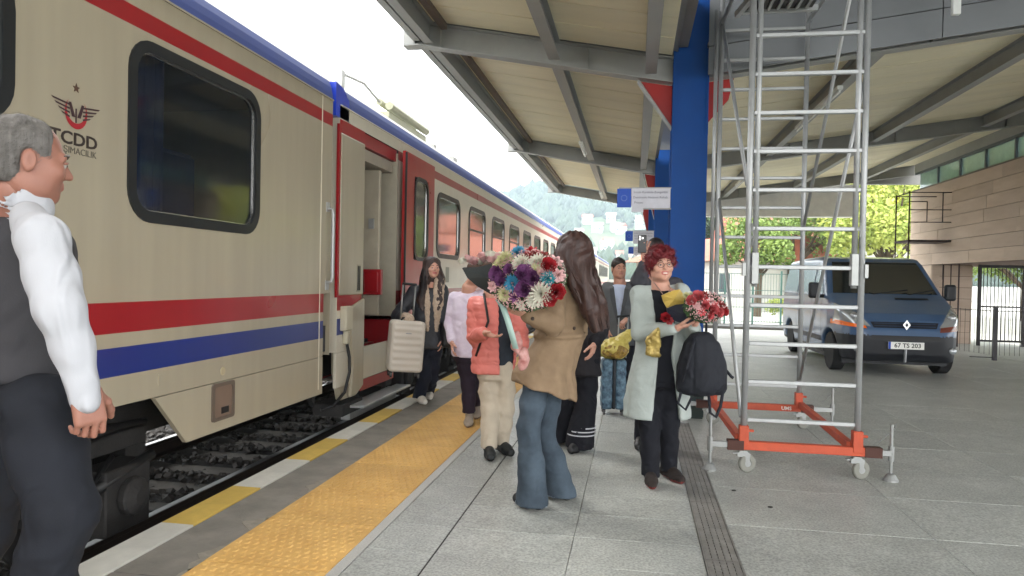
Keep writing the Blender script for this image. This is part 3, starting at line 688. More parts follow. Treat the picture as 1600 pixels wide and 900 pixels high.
def coach(lab, y0, y1, wins, doors=(), cut=(), detail=True, far=False, low_end=None):
    """wins: (ya, yb, za, zb); doors: open doorways (ya, yb); cut: (ya, yb) skirt cut away over a bogie"""
    t = thing('train_coach', lab, 'train coach', (TX, (y0+y1)/2, RT), 0, 'cream passenger coaches of the train')
    oy = (y0+y1)/2; wins = [(a+.056, b-.056, c+.056, d-.056) for a, b, c, d in wins]
    def O(name, mb, m, par=None, **k):
        o = obj(name, mb, m, par or t, **k)
        if par is None: o.location = (-TX, -oy, -RT)
        return o
    ys = sorted(set([y0, y1]+[w[0] for w in wins]+[w[1] for w in wins]+[d for q in doors for d in q]+([y0+.15] if low_end == 'a' else [])+([y1-.15] if low_end == 'b' else [])))
    g = MB()
    for i in range(len(ys)-1):
        ya, yb = ys[i], ys[i+1]; ym = (ya+yb)/2
        if any(d[0] < ym < d[1] for d in doors): 
            g.cur = 0; g.add([(XS, ya, 3.0), (XS, yb, 3.0), (XS, yb, 3.14), (XS, ya, 3.14)], [(0, 1, 2, 3)]); continue
        for k in range(1, len(ZB)-1):
            za, zb = ZB[k], ZB[k+1]; zm = (za+zb)/2
            hole = [w for w in wins if w[0] < ym < w[1]]
            if low_end == 'b' and ym > y1-.15 and zm < 1.26: continue
            seg = [(za, zb)]
            for w in hole:
                ns = []
                for a, b in seg:
                    if w[3] <= a or w[2] >= b: ns.append((a, b)); continue
                    if w[2] > a: ns.append((a, w[2]))
                    if w[3] < b: ns.append((w[3], b))
                seg = ns
            g.cur = band_mat(zm)
            for a, b in seg: g.add([(XS, ya, a), (XS, yb, a), (XS, yb, b), (XS, ya, b)], [(0, 1, 2, 3)])
    g.cur = 0
    for ye in (y0, y1):
        g.add([(XS, ye, .665), (XS-2.83, ye, .665), (XS-2.83, ye, 3.14), (XS, ye, 3.14)], [(0, 1, 2, 3)])
    g.add([(XS-2.83, y0, .31), (XS-2.83, y1, .31), (XS-2.83, y1, 3.14), (XS-2.83, y0, 3.14)], [(0, 1, 2, 3)])
    # roof
    prof = [(0, 3.14), (-.006, 3.20), (-.018, 3.26), (-.045, 3.325), (-.12, 3.40), (-.28, 3.46), (-.5, 3.545), (-.8, 3.61), (-1.415, 3.66)]
    prof += [(-2.83-x, z) for x, z in prof[:-1][::-1]]
    for i in range(len(prof)-1):
        (xa, za), (xb, zb) = prof[i], prof[i+1]; g.cur = 4 if i in (0, 1, 2) else 3
        g.add([(XS+xa, y0, za), (XS+xa, y1, za), (XS+xb, y1, zb), (XS+xb, y0, zb)], [(0, 1, 2, 3)])
    for ye in (y0, y1): g.cur = 0; g.add([(XS+x, ye, z) for x, z in prof], [tuple(range(len(prof)))])
    body = O('body', g, [M_cream, M_cred, M_cblue, M_roofc, M_rblue], smooth=False, fix=False)
    g = MB(); g.box((XS-.0, y0+.01, 3.130), (XS+.014, y1-.01, 3.142)); O('rain_gutter', g, M_cream)
    # skirt pieces between the bogies
    e = [y0]+[v for c in cut for v in c]+[y1-(.15 if low_end == 'b' else 0)]
    for i in range(0, len(e), 2):
        a, b = e[i], e[i+1]
        if b-a < .05: continue
        sa = .33 if i > 0 else 0; sb = .33 if i+2 < len(e) else 0
        g = MB(); g.prism([(a-0, .66), (a+sa, .31), (b-sb, .31), (b, .66)], 'X', XS-.03, XS+.001); O('skirt', g, M_cream)
    # floor, ceiling, back wall
    g = MB(); g.box((XS-2.80, y0+.03, .70), (XS-(.9 if doors else .03), y1-.03, .95)); O('floor', g, M_int)
    if doors:
        for a, b in doors:
            g = MB()
            if a-y0 > .1: g.box((XS-.89, y0+.03, .70), (XS-.03, a, .95))
            g.box((XS-.89, b, .70), (XS-.03, y1-.03, .95)); O('floor', g, M_int)
    g = MB(); g.box((XS-2.0, y0+.1, .95), (XS-1.95, y1-.1, 3.1)); O('corridor_wall', g, M_int)
    g = MB(); g.box((XS-1.9, y0+.05, 3.05), (XS-.03, y1-.05, 3.08)); O('ceiling', g, M_int)
    for w in wins:
        fr = .011; ww = window(t, w[0]+fr, w[1]-fr, w[2]+fr, w[3]-fr, far=far or w[0] > 20, glass=M_glass if w[0] < 8 else M_glass2, divider=(w[0] > 12 and w[0] < 32)); ww.location = (-TX, -oy, -RT)
    # underframe and bogies
    g = MB(); g.box((XS-2.5, y0+.3, .35), (XS-.35, y1-.3, .66)); O('underframe', g, M_under)
    for c in cut:
        yc = (c[0]+c[1])/2+(.45 if y0 < 0 else 0)
        b = thing('bogie', None, None, (-TX, -oy, -RT)); b.parent = t; b.name = 'bogie'
        for s in (XS-.35, XS-2.35):
            g = MB(); g.prism([(yc-1.6, .30), (yc-1.1, .30), (yc-.7, .1), (yc+.7, .1), (yc+1.1, .30), (yc+1.6, .30), (yc+1.6, .42), (yc+.8, .40), (yc-.8, .40), (yc-1.6, .42)], 'X', s-.12, s+.06)
            for q in (-1.25, 1.25):
                g.box((s-.02, yc+q-.2, -.16), (s+.2, yc+q+.2, .24)); g.box((s-.1, yc+q-.55, .0), (s+.1, yc+q-.3, .34)); g.box((s-.3, yc+q+.3, -.1), (s-.05, yc+q+.5, .4)); g.lathe([(.10, 0), (.12, .04), (.12, .08), (.05, .11)], (s+.18, yc+q, .05), 14, 'X')
            obj('bogie_frame', g, M_under, b, bevel=.01)
            for q in (-1.25, 1.25):
                g = MB(); g.lathe([(.46, 0), (.46, .1), (.49, .11), (.49, .135), (.2, .14)], (s-.45 if s > -4 else s-.0, yc+q, RT+.46), 24, 'X')
                obj('wheel', g, M_under, b, smooth=False)
            for q in (-.42, .42):
                g = MB(); pts = [(s+.02+.09*math.cos(a), yc+q+.09*math.sin(a), .05+.3*a/(2*math.pi*5)) for a in np.linspace(0, 2*math.pi*5, 60)]
                g.tube(pts, .018, 5); obj('spring', g, M_under, b, smooth=True)
            g = MB(); g.tube([(s+.12, yc-1.5, .42), (s+.14, yc-.9, .5), (s+.12, yc-.2, .44), (s+.1, yc+.6, .52), (s+.12, yc+1.5, .46)], .022, 7)
            g.tube([(s+.14, yc+.5, .5), (s+.2, yc+.8, .1), (s+.12, yc+1.2, .3)], .018, 6)
            g.tube([(s+.17, yc+1.0, .15), (s+.17, yc+1.5, .25)], .035, 8); obj('hose', g, M_blk, b, smooth=True)
    return t, oy, O
pitch = [(10.42+2.1*i, 10.42+2.1*i+1.44, 1.73, 2.72) for i in range(10)]
c1, o1, O1 = coach('nearest cream coach with red and blue stripes and a winged emblem', -8.5, 6.65, [(2.1, 2.99, 2.12, 2.86), (3.78, 5.27, 1.745, 2.835)], cut=((.6, 4.05),), low_end='b')
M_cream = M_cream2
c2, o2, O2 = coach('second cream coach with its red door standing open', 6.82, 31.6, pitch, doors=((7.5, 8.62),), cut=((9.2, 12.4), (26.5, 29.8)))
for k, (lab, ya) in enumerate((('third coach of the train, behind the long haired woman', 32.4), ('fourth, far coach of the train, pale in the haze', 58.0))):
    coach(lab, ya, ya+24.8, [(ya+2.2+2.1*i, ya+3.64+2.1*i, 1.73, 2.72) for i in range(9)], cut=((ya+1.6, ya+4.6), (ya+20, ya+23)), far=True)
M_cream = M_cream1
# ---- coach 1 details
def dy(o, t): o.location = (-TX, -o1 if t == 1 else -o2, -RT); return o
w1 = [o for o in c1.children if o.name.startswith('window')][-1]
g = MB(); n = 26
vs = []; 
for i in range(n+1):
    y = 3.83+.46*i/n; x = XS-.14+.025*math.sin(i*1.7); vs += [(x, y, 1.6), (x, y, 3.0)]
g.add(vs, [(2*i, 2*i+2, 2*i+3, 2*i+1) for i in range(n)]); O1('curtain', g, M_navy, smooth=True, fix=False)
g = MB(); g.box((XS-.5, 4.45, 1.0), (XS-.2, 5.2, 1.72)); g.box((XS-.55, 4.5, 1.7), (XS-.45, 5.15, 2.35)); O1('seat', g, M_navy, bevel=.04)
g = MB(); g.box((XS, 6.405, .36), (XS+.004, 6.418, 3.13)); O1('seam_strip', g, mat('seam_white', (214,208,190), .4))
h = MB(); h.tube([(XS, 6.56, 2.08), (XS+.05, 6.56, 2.07), (XS+.06, 6.56, 2.03), (XS+.06, 6.56, 1.42), (XS+.05, 6.56, 1.38), (XS, 6.56, 1.37)], .016, 8); h.box((XS, 6.53, 2.05), (XS+.012, 6.59, 2.14)); h.box((XS, 6.53, 1.3), (XS+.012, 6.59, 1.39)); O1('grab_handle', h, M_alum, smooth=False)
g = MB(); g.box((XS-.02, 4.675, .40), (XS+.006, 4.93, .64)); ht = O1('hatch', g, mat('hatch_brown', (118,98,84), .5), bevel=.008)
g = MB(); ring(g, rrect(4.66, 4.945, .385, .655, .02, 2), rrect(4.69, 4.915, .41, .63, .02, 2), XS+.014, XS); obj('rim', g, mat('hatch_rim', (96,84,74), .5), ht)
g = MB(); g.box((XS+.006, 4.78, .43), (XS+.012, 4.87, .475)); obj('slot', g, M_blk, ht)
g = MB(); g.lathe([(.03, 0), (.03, .005), (.024, .007)], (XS, 4.80, .735), 18, 'X'); O1('cap', g, mat('cap_cream', (176,164,134), .4))
g = MB(); g.box((XS, 4.08, .73), (XS+.006, 4.11, .80)); O1('drain_tab', g, M_cream)
g = MB(); g.box((XS-1.35, 4.3, 3.58), (XS-.62, 6.3, 3.74)); g.box((XS-1.2, 4.6, 3.74), (XS-.8, 5.4, 3.82)); O1('roof_unit', g, mat('roof_unit_grey', (150,150,142), .6), bevel=.03)
# emblem: star, crescent, wings, wheel axle; letters
M_ebr = mat('emblem_brown', (84,58,44), .5); M_edk = mat('emblem_dark', (66,44,48), .5); M_erd = mat('emblem_red', (160,34,44), .5); M_let = mat('lettering_dark', (58,48,44), .5)
ey, ez = 3.384, 2.262; X1 = XS+.003
em = thing('emblem', None, None); em.parent = c1; em.location = (-TX, -o1, -RT)
g = MB(); st = []
for k in range(10): a = R(90+36*k); r_ = .026 if k % 2 == 0 else .011; st.append((ey+r_*math.cos(a), ez+.142+r_*math.sin(a)))
g.prism(st, 'X', XS, X1); obj('star', g, M_ebr, em)
g = MB(); out = []; inn = []
for k in range(25):
    a = R(148+244*k/24); out.append((ey+.078*math.cos(a), ez+.012+.085*math.sin(a)))
    b = R(140+260*k/24); inn.append((ey+.066*math.cos(b), ez+.030+.073*math.sin(b)))
n = 25; vs = [(X1, *p) for p in out]+[(X1, *p) for p in inn]; g.add(vs, [(i, i+1, n+i+1, n+i) for i in range(n-1)]); obj('crescent', g, M_erd, em, fix=False)
for s in (-1, 1):
    g = MB()
    for k in range(4):
        z = ez+.052-k*.021; yo = .170-k*.022; z2 = z+.0
        g.add([(X1+.001, ey+s*.045, z2-.0), (X1+.001, ey+s*yo, z+.014), (X1+.001, ey+s*(yo-.012), z+.004), (X1+.001, ey+s*.045, z2-.010)], [(0, 1, 2, 3)])
    g.add([(X1+.001, ey+s*.055, ez+.06), (X1+.001, ey+s*.036, ez+.062), (X1+.001, ey+s*.006, ez-.012), (X1+.001, ey+s*.03, ez-.012)], [(0, 1, 2, 3)])
    obj('wing', g, M_edk, em, fix=False)
g = MB(); g.box((XS, ey-.003, ez-.04), (X1+.001, ey+.003, ez+.035)); obj('axle', g, M_edk, em)
def side_text(s, size, y, z, m, par, bold=0, sx=1):
    me = textmesh(s, size, extrude=.0006, bold=bold); me.materials.append(m)
    o = inst('lettering', me, par, (X1, y, z), (R(90), 0, R(90)), (sx, 1, 1)); return o
side_text('TCDD', .092, ey-.01, 2.132, M_let, em, .0022, 1.28)
side_text('TAŞIMACILIK', .05, ey+.0, 2.072, mat('lettering_grey', (104,98,88), .5), em, 0, 1.0)
# gangway bellows between the coaches
g = MB()
for k in range(5): g.box((XS-.45-1.8, 6.655+k*.032, .75), (XS-.22-(k % 2)*.05, 6.675+k*.032, 2.95))
for zz in ((1.0, 4.2), (3.2, 5.8)): pass
bw = obj('gangway_bellows', g, M_blk, c1); bw.location = (-TX, -o1, -RT)
g = MB(); g.tube([(XS-.25, 6.52, .6), (XS-.2, 6.62, .25), (XS-.22, 6.75, .15), (XS-.25, 6.85, .5)], .03, 8); q = obj('brake_hose', g, M_under, c1); q.location = (-TX, -o1, -RT)
# ---- coach 2 end and doorway
M_cream = M_cream1
def P2(name, g, m, par=None, **k):
    o = obj(name, g, m, par or c2, **k)
    if par is None: o.location = (-TX, -o2, -RT)
    return o
g = MB(); g.box((XS-.02, 6.80, 1.22), (XS+.006, 6.845, 2.95)); P2('red_edge', g, M_cred)
g = MB(); g.prism([(6.72, 3.01), (7.05, 3.01), (7.05, 3.22), (6.9, 3.32), (6.72, 3.34)], 'X', XS-.25, XS+.0); P2('corner_cap', g, mat('bright_blue', (24,60,190), .3, coat=.3))
g = MB(); g.box((XS, 6.85, 2.87), (XS+.005, 7.49, 3.0)); P2('red_band', g, M_cred)
g = MB(); g.box((XS-.03, 6.85, 1.24), (XS+.012, 7.49, 2.865)); P2('end_panel', g, M_cream, bevel=.012, seg=2)
g = MB(); g.box((XS+.012, 7.30, 1.27), (XS+.016, 7.40, 1.56)); gp = P2('grille', g, mat('grille_frame', (150,146,128), .5))
for k in range(2): g = MB(); g.box((XS+.014, 7.312+k*.045, 1.285), (XS+.02, 7.338+k*.045, 1.545)); obj('slot', g, M_blk, gp)
g = MB(); g.prism([(6.82, 1.23), (7.5, 1.23), (7.5, .30), (7.36, .16), (7.0, .16), (6.88, .45), (6.86, .9)], 'X', XS-.08, XS-.01); P2('end_skirt', g, M_cream, bevel=.01)
g = MB(); g.prism([(7.08, 1.1), (7.5, 1.2), (7.5, .25), (7.3, .17), (7.14, .17), (7.2, .5)], 'X', XS-.01, XS+.03); P2('skirt_bulge', g, M_cream, bevel=.012)
g = MB(); g.box((XS-.005, 6.9, .88), (XS+.07, 7.08, 1.13)); g.box((XS+.0, 6.97, .74), (XS+.05, 7.05, .88)); P2('cable_box', g, mat('cable_box', (186,180,160), .5), bevel=.01)
g = MB(); g.tube([(XS+.03, 7.01, .76), (XS+.05, 7.04, .6), (XS+.05, 7.05, .45), (XS+.03, 6.98, .25), (XS-.05, 6.88, .12), (XS-.12, 6.75, .1)], .017, 8); P2('cable', g, M_blk, smooth=True)
g = MB(); g.lathe([(.16, 0), (.2, .02), (.2, .06)], (XS+.0, 7.2, -.02), 18, 'X') if False else g.box((XS-.3, 6.95, .0), (XS+.02, 7.5, .12)); P2('step_box', g, M_under)
# doorway surround, vestibule
for ja in (7.47, 8.60):
    g = MB(); g.box((XS-.6, ja, .9), (XS+.0, ja+.03, 2.96)); P2('door_jamb', g, mat('jamb_cream', (160,154,138), .5))
g = MB(); g.box((XS-.5, 7.5, 2.86), (XS-.02, 8.62, 3.0)); P2('door_header', g, M_cred)
g = MB(); g.box((XS-.35, 7.5, 2.72), (XS-.06, 8.62, 2.85)); P2('header_trim', g, mat('trim_grey', (160,152,138), .5))
g = MB(); g.box((XS-1.0, 7.52, .95), (XS-.96, 8.0, 2.8)); g.box((XS-.9, 8.45, .95), (XS-.5, 8.6, 2.8)); P2('vestibule_panel', g, mat('vestibule_grey', (96,98,104), .5))
g = MB(); g.box((XS-.94, 8.05, .96), (XS-.92, 8.42, 2.75)); P2('inner_door', g, mat('inner_door_blue', (52,60,82), .5))
g = MB(); g.box((XS-.48, 8.2, .97), (XS-.08, 8.26, 2.70)); il = P2('inner_leaf', g, mat('inner_leaf_cream', (168,160,142), .5), bevel=.01)
g = MB(); g.box((XS-.2, 8.17, 2.0), (XS-.14, 8.2, 2.12)); obj('latch', g, M_alum, il)
g = MB(); g.box((XS-.24, 8.12, 1.22), (XS-.02, 8.2, 1.52)); g.box((XS-.22, 8.10, 1.25), (XS-.05, 8.12, 1.49)); P2('red_box', g, M_cred, bevel=.008)
g = MB(); g.box((XS-.5, 7.5, .30), (XS-.45, 8.62, .95)); P2('step_riser', g, M_cred)
g = MB(); g.box((XS-.5, 8.60, .25), (XS-.02, 8.62, .95)); P2('step_side', g, M_cred)
for k, (z, xo) in enumerate(((.62, -.28), (.30, -.02))):
    g = MB(); g.box((XS-.48, 7.51, z-.03), (XS+xo, 8.6, z)); P2('step', g, mat('step_grey', (150,140,130), .6, .2)) 
    g = MB(); g.box((XS+xo, 7.51, z-.12), (XS+xo+.012, 8.6, z-.002)); P2('step_nosing', g, M_cred)
g = MB(); g.box((XS-.02, 7.15, .06), (XS+.17, 8.75, .085)); g.box((XS-.1, 7.2, -.08), (XS+.0, 8.7, .06)); P2('folding_step', g, M_alum, bevel=.004)
# open sliding door leaf
DX = XS+.10
dl = thing('open_door', None, None); dl.parent = c2; dl.location = (-TX, -o2, -RT)
wy0, wy1, wz0, wz1 = 9.04, 9.58, 1.70, 2.70
g = MB()
for (a, b, c_, d) in ((8.62, 9.0, .42, 3.0), (9.62, 9.93, .42, 3.0), (9.0, 9.62, .42, 1.66), (9.0, 9.62, 2.74, 3.0)): g.box((DX-.04, a, c_), (DX, b, d))
obj('leaf', g, mat('door_red', (156,36,34), .3, var=.05, coat=.2), dl)
window(dl, wy0, wy1, wz0, wz1, X=DX, r=.13, fw=.05, glass=M_glass2, name='door_window')
g = MB(); g.box((DX, 8.60, .44), (DX+.02, 8.625, 2.98)); obj('door_seal', g, M_blk, dl)
g = MB(); g.tube([(DX, 8.72, 1.15), (DX+.04, 8.72, 1.15), (DX+.04, 8.72, 1.3)], .012, 6); obj('handle', g, M_blk, dl)
# stickers by the first window
g = MB(); g.box((XS, 10.2, 1.5), (XS+.003, 10.32, 1.72)); P2('sticker', g, mat('sticker', (150,170,150), .5))
g = MB(); g.box((XS, 11.0, 1.36), (XS+.003, 11.2, 1.6)); P2('number_panel', g, mat('number_panel', (140,140,128), .5))
# roof equipment on the second coach
g = MB(); g.box((-3.85, 9.6, 3.62), (-3.4, 11.4, 3.72)); g.tube([(-3.4, 9.6, 3.80), (-3.4, 11.4, 3.80)], .06, 8); g.tube([(-3.55, 9.6, 3.86), (-3.55, 11.3, 3.86)], .05, 8); P2('roof_pipe', g, mat('roof_pipe', (150,150,128), .6))
g = MB(); g.tube([(-3.55, 9.6, 3.86), (-3.5, 8.9, 3.92), (-3.5, 8.3, 3.86)], .02, 6); g.box((-3.6, 8.2, 3.65), (-3.5, 8.3, 3.9)); P2('roof_fitting', g, mat('roof_fitting', (150,150,146), .6))
for q in ((-3.7, 12.2, -3.5, 12.4, 3.76), (-3.7, 13.4, -3.45, 13.7, 3.74)): g = MB(); g.box((q[0], q[1], 3.6), (q[2], q[3], q[4])); P2('roof_fitting', g, mat('roof_fitting', (150,150,146), .6))
g = MB(); g.box((XS+.0, 13.2, 2.885), (XS+.004, 13.9, 3.0)); P2('stripe_patch', g, M_cred)
# ================================================================ ALUMINIUM SCAFFOLD
M_or = mat('scaffold_orange', (186,78,48), .55, var=.14, scale=9, dirt=.15); M_cast = mat('caster_rubber', (120,120,112), .6); M_jack = mat('zinc_jack', (150,152,150), .4, .7)
sc = thing('rolling_scaffold', 'tall aluminium rolling scaffold tower on an orange base with castor wheels', 'scaffold', (1.25, 6.67, 0))
SO = (-1.25, -6.67, 0)
def S(name, g, m, par=None, **k):
    o = obj(name, g, m, par or sc, **k)
    if par is None: o.location = SO
    return o
XA, XB, YF, YR = .845, 1.66, 5.74, 7.6
for (x, y) in ((XA, YF), (XB, YF), (XA-.03, YR), (XB-.02, YR)):
    g = MB(); g.tube([(x, y, .23), (x, y, 4.3)], .0235, 12); S('upright', g, M_alum, smooth=True)
    g = MB(); g.box((x-.035, y-.035, .2), (x+.035, y+.035, .36)); g.box((x+.035, y-.01, .31), (x+.075, y+.01, .33)); S('socket', g, M_or, bevel=.004)
for y, xa, xb, z0, dz in ((YF, XA, XB, .405, .2915), (YR, XA-.03, XB-.02, .42, .2915*1.02)):
    z = z0
    while z < 4.0:
        g = MB(); g.box((xa+.02, y-.018, z-.016), (xb-.02, y+.016, z+.016)); S('rung', g, M_alum, bevel=.005); z += dz
for x, s in ((XA, 1), (XB, -1)):      # inner upper ladder section with its locking shoes
    g = MB(); g.tube([(x+s*.052, YF+.0, 1.42), (x+s*.052, YF, 4.3)], .021, 10); S('inner_upright', g, M_alum, smooth=True)
    g = MB(); g.box((x+s*.052-.026, YF-.03, 1.44), (x+s*.052+.026, YF+.03, 1.68)); g.tube([(x+s*.02, YF-.03, 1.9), (x+s*.03, YF-.06, 1.8), (x+s*.02, YF-.03, 1.72)], .008, 6); S('clamp', g, M_jack, bevel=.004)
    g = MB(); g.box((x-s*.028-.012, YF-.03, 1.5), (x-s*.028+.012, YF+.03, 1.6)); S('hook', g, M_jack)
g = MB(); g.tube([(XA-.08, YR, 1.3), (XA-.08, YR, 4.2)], .02, 8); S('inner_upright', g, M_alum, smooth=True)
def dbl(p, q, nm='side_brace', r=.016): g = MB(); g.tube([p, q], r, 8); S(nm, g, M_alum, smooth=True)
dbl((XA-.03, YR, 4.1), (XA-.01, YF+.05, 2.2)); dbl((XA-.02, YR, 2.3), (XA-.02, YF+.02, .42)); dbl((XB, YF+.02, 3.0), (XB-.02, YR-.03, .5)); dbl((XB+.0, YF+.05, 4.3), (XB-.02, YR-.02, 2.0))
dbl((XA, YF, 4.05), (XA-.03, YR, 4.05), r=.02); dbl((XB, YF, 4.05), (XB-.02, YR, 4.05), r=.02)
g = MB(); g.box((XA+.0, 5.82, 3.76), (XB-.25, 6.4, 3.80)); dk = S('deck', g, mat('deck_dark', (62,60,58), .6, var=.2))
for k in range(7): g = MB(); g.box((XA+.05+k*.075, 5.84, 3.74), (XA+.075+k*.075, 6.38, 3.76)); obj('deck_rib', g, M_jack, dk)
g = MB(); g.beam((XA+.0, 6.42, 3.76), (XB-.2, 6.42, 3.76), .04, .05); g.beam((XA+.08, 5.8, 3.74), (XA-.04, 6.4, 3.72), .04, .05); S('deck_frame', g, M_alum)
for y, zb in ((YF, .205), (YR, .2)):
    xa, xb = (XA-.12, XB+.13) if y == YF else (XA-.2, XB+.08)
    g = MB(); g.box((xa+.1, y-.03, zb-.03), (xb-.03, y+.03, zb+.035)); bm_ = S('base_beam', g, M_or, bevel=.004)
    for e in (xa, xb-.08): g = MB(); g.box((e, y-.036, zb-.035), (e+.12, y+.036, zb+.04)); S('beam_sleeve', g, mat('sleeve_brown', (72,44,36), .6, .3))
    xl, xr = (.60, 1.90) if y == YF else (.52, 1.96)
    for x0, x1 in ((xa, xl), (xb, xr)):
        g = MB(); g.box((min(x0, x1), y-.02, zb-.018), (max(x0, x1), y+.02, zb+.022)); S('outrigger', g, M_jack)
        g = MB(); g.tube([(x1, y, .03), (x1, y, .42)], .012, 8); g.tube([(x1, y, .15), (x1, y, .26)], .022, 8)
        g.lathe([(.055, .0), (.055, .012), (.03, .05), (.014, .06)], (x1, y, 0.0), 14)
        if x1 > 1.5: g.tube([(x1, y, .41), (x1+.03, y, .43), (x1+.03, y, .40), (x1-.1, y-.02, .28)], .004, 5)
        S('jack_foot', g, M_jack)
if True:
    me = textmesh('UMS', .05, extrude=.001, bold=.001); me.materials.append(mat('lettering_white', (225,220,215), .6)); o = inst('lettering', me, sc, (SO[0]+1.52, SO[1]+YR-.032, .2), (R(90), 0, 0))
for (x, y) in ((XA, YF), (XB, YF), (XA-.06, YR), (XB, YR)):
    cst = S('castor', MB().box((x-.03, y-.03, .155), (x+.03, y+.03, .17)), M_jack)
    g = MB(); r_ = .07; a = R(25); dx, dy_ = math.cos(a), math.sin(a)
    prof = [(.028, -.018), (.062, -.018), (.07, -.012), (.07, .012), (.062, .018), (.028, .018)]
    vs = []; n = 22; m = len(prof)
    for k in range(n):
        t = 2*math.pi*k/n
        for r0, h in prof: vs.append((x+.03+r0*math.cos(t)*dx-h*dy_, y+r0*math.cos(t)*dy_+h*dx, .0705+r0*math.sin(t)))
    g.add(vs, [(k*m+i, k*m+(i+1) % m, ((k+1) % n)*m+(i+1) % m, ((k+1) % n)*m+i) for k in range(n) for i in range(m)])
    obj('wheel', g, M_cast, cst, smooth=False)
    g = MB(); g.lathe([(.028, -.02), (.028, .02)], (x+.03, y, .0705), 12, 'Y'); g.add([(x-.02, y-.028, .155), (x+.05, y-.028, .155), (x+.045, y-.026, .06), (x+.015, y-.026, .06)], [(0,1,2,3)]); g.add([(x-.02, y+.028, .155), (x+.05, y+.028, .155), (x+.045, y+.026, .06), (x+.015, y+.026, .06)], [(0,1,2,3)]); g.box((x-.045, y-.028, .12), (x+.05, y+.028, .155)); g.box((x-.075, y-.02, .14), (x-.03, y+.02, .15))
    obj('fork', g, M_jack, cst)
g = MB(); g.beam((XA-.03, YF+.03, .26), (XA-.06, YR-.03, .26), .05, .05); S('side_beam', g, M_or, bevel=.003)
g = MB(); g.beam((XB-.04, YF+.03, .24), (XB, YR-.03, .24), .05, .06); S('side_beam', g, M_or, bevel=.003)
# ================================================================ VAN
def poly_sdf(P, U, V):
    P = np.array(P, float); d = np.full(np.broadcast(U, V).shape, 1e9); s_ = np.ones_like(d); n = len(P)
    for i in range(n):
        a = P[i]; b = P[i-1]; e = b-a; wx, wy = U-a[0], V-a[1]
        t = np.clip((wx*e[0]+wy*e[1])/(e@e), 0, 1); d = np.minimum(d, (wx-e[0]*t)**2+(wy-e[1]*t)**2)
        c1 = V >= a[1]; c2 = V < b[1]; c3 = e[0]*wy > e[1]*wx
        fl = (c1 & c2 & c3) | (~c1 & ~c2 & ~c3); s_ = np.where(fl, -s_, s_)
    return (s_*np.sqrt(d)).astype(np.float32)
M_vb = mat('van_blue', (60,86,120), .35, .0, var=.02, scale=3, coat=.5); M_vblk = mat('van_black_plastic', (22,24,30), .5, var=.1, scale=8)
M_vgl = mat('van_glass', (10,14,16), .03, var=.05, spec=.9, ior=1.7, coat=.5); M_vsg = mat('van_side_glass', (60,76,80), .04, spec=.9, ior=1.9, coat=.6)
M_lamp = mat('lamp_glass', (170,175,178), .08, .5, coat=.8); M_amb = mat('amber_lamp', (238,110,24), .25, coat=.6); M_tyre = mat('tyre', (24,24,25), .8, var=.15); M_rim = mat('wheel_rim', (170,172,175), .3, .8)
van = thing('van', 'blue and silver passenger van parked facing the camera behind the scaffold', 'van', (4.2, 12.2, 0))
HB = .945
side = [(.10, .24), (.02, .36), (-.01, .60), (.03, .76), (.10, .90), (.22, 1.00), (.78, 1.20), (1.02, 1.30), (1.62, 1.83), (1.80, 1.925), (2.2, 1.965), (3.4, 1.97), (4.62, 1.93), (4.74, 1.75), (4.80, 1.1), (4.80, .45), (4.74, .26)]
F = Field((-1.05, -.1, .1), (1.05, 4.95, 2.1), .02)
def body(x, y, z):
    d2 = poly_sdf([(a, b) for a, b in side], F.ax[1][:, None], F.ax[2][None, :]); sl = slice(0, None)
    i0 = int(round((y.ravel()[0]-F.ax[1][0])/F.h)); k0 = int(round((z.ravel()[0]-F.ax[2][0])/F.h))
    d = d2[i0:i0+y.size, k0:k0+z.size][None]
    # half width: tumblehome above the waist, rounded nose in plan
    w = np.interp(z, [.2, .5, .95, 1.25, 1.9, 2.0], [.90, .945, .95, .93, .80, .74])
    w = w - np.interp(y, [-.05, .0, .06, .15, .3, .6, .9, 4.6, 4.8], [.5, .34, .23, .155, .09, .03, .0, .0, .05])
    s_ = np.abs(x)-w; k = .07; h = np.clip(.5+.5*(d-s_)/k, 0, 1)
    return s_*(1-h)+d*h+k*h*(1-h)
F.op(body, (-1.05, -.1, .1), (1.05, 4.95, 2.1))
for wy in (.84, 3.94):
    for s in (-1, 1): F.cone((s*.70, wy, .33), (s*1.1, wy, .33), .375, .375, cut=True)
def fcut(x, y, z): return np.maximum(np.abs(z-.735)-.02, np.maximum(np.abs(x)-.62, y-.10))
vb = sculpt('body', F, [M_vb, M_vblk], van, it=4, mi=lambda c: (((c[:, 2] < .66) & (c[:, 1] < .6)) | (c[:, 2] < .34)))
V_, F_ = [tuple(v.co) for v in vb.data.vertices], [tuple(p.vertices) for p in vb.data.polygons]
bv = BVHTree.FromPolygons(V_, F_)
def patch(name, fn, d, m, par, nu=14, nv=8, off=.006, r=0, label=None):
    """sheet laid on the van's surface: fn(u,v) gives start points, d the cast direction"""
    d = Vector(d); vs = []; ok = True
    for i in range(nu+1):
        for j in range(nv+1):
            p = Vector(fn(i/nu, j/nv)); h = bv.ray_cast(p, d)
            q = h[0] if h[0] is not None else p+d*1.0
            n_ = h[1] if h[0] is not None else -d
            vs.append(q-d*off if n_ is None else q + (n_ if n_.dot(d) < 0 else -n_)*off)
    fs = [(i*(nv+1)+j, (i+1)*(nv+1)+j, (i+1)*(nv+1)+j+1, i*(nv+1)+j+1) for i in range(nu) for j in range(nv)]
    me = mesh_from(name, vs, fs, m, True); o = link(bpy.data.objects.new(name, me), par); return o
def quad(c):  # bilinear from corners in 3d
    a, b, c_, d_ = [Vector(q) for q in c]
    return lambda u, v: (a*(1-u)+b*u)*(1-v)+(d_*(1-u)+c_*u)*v
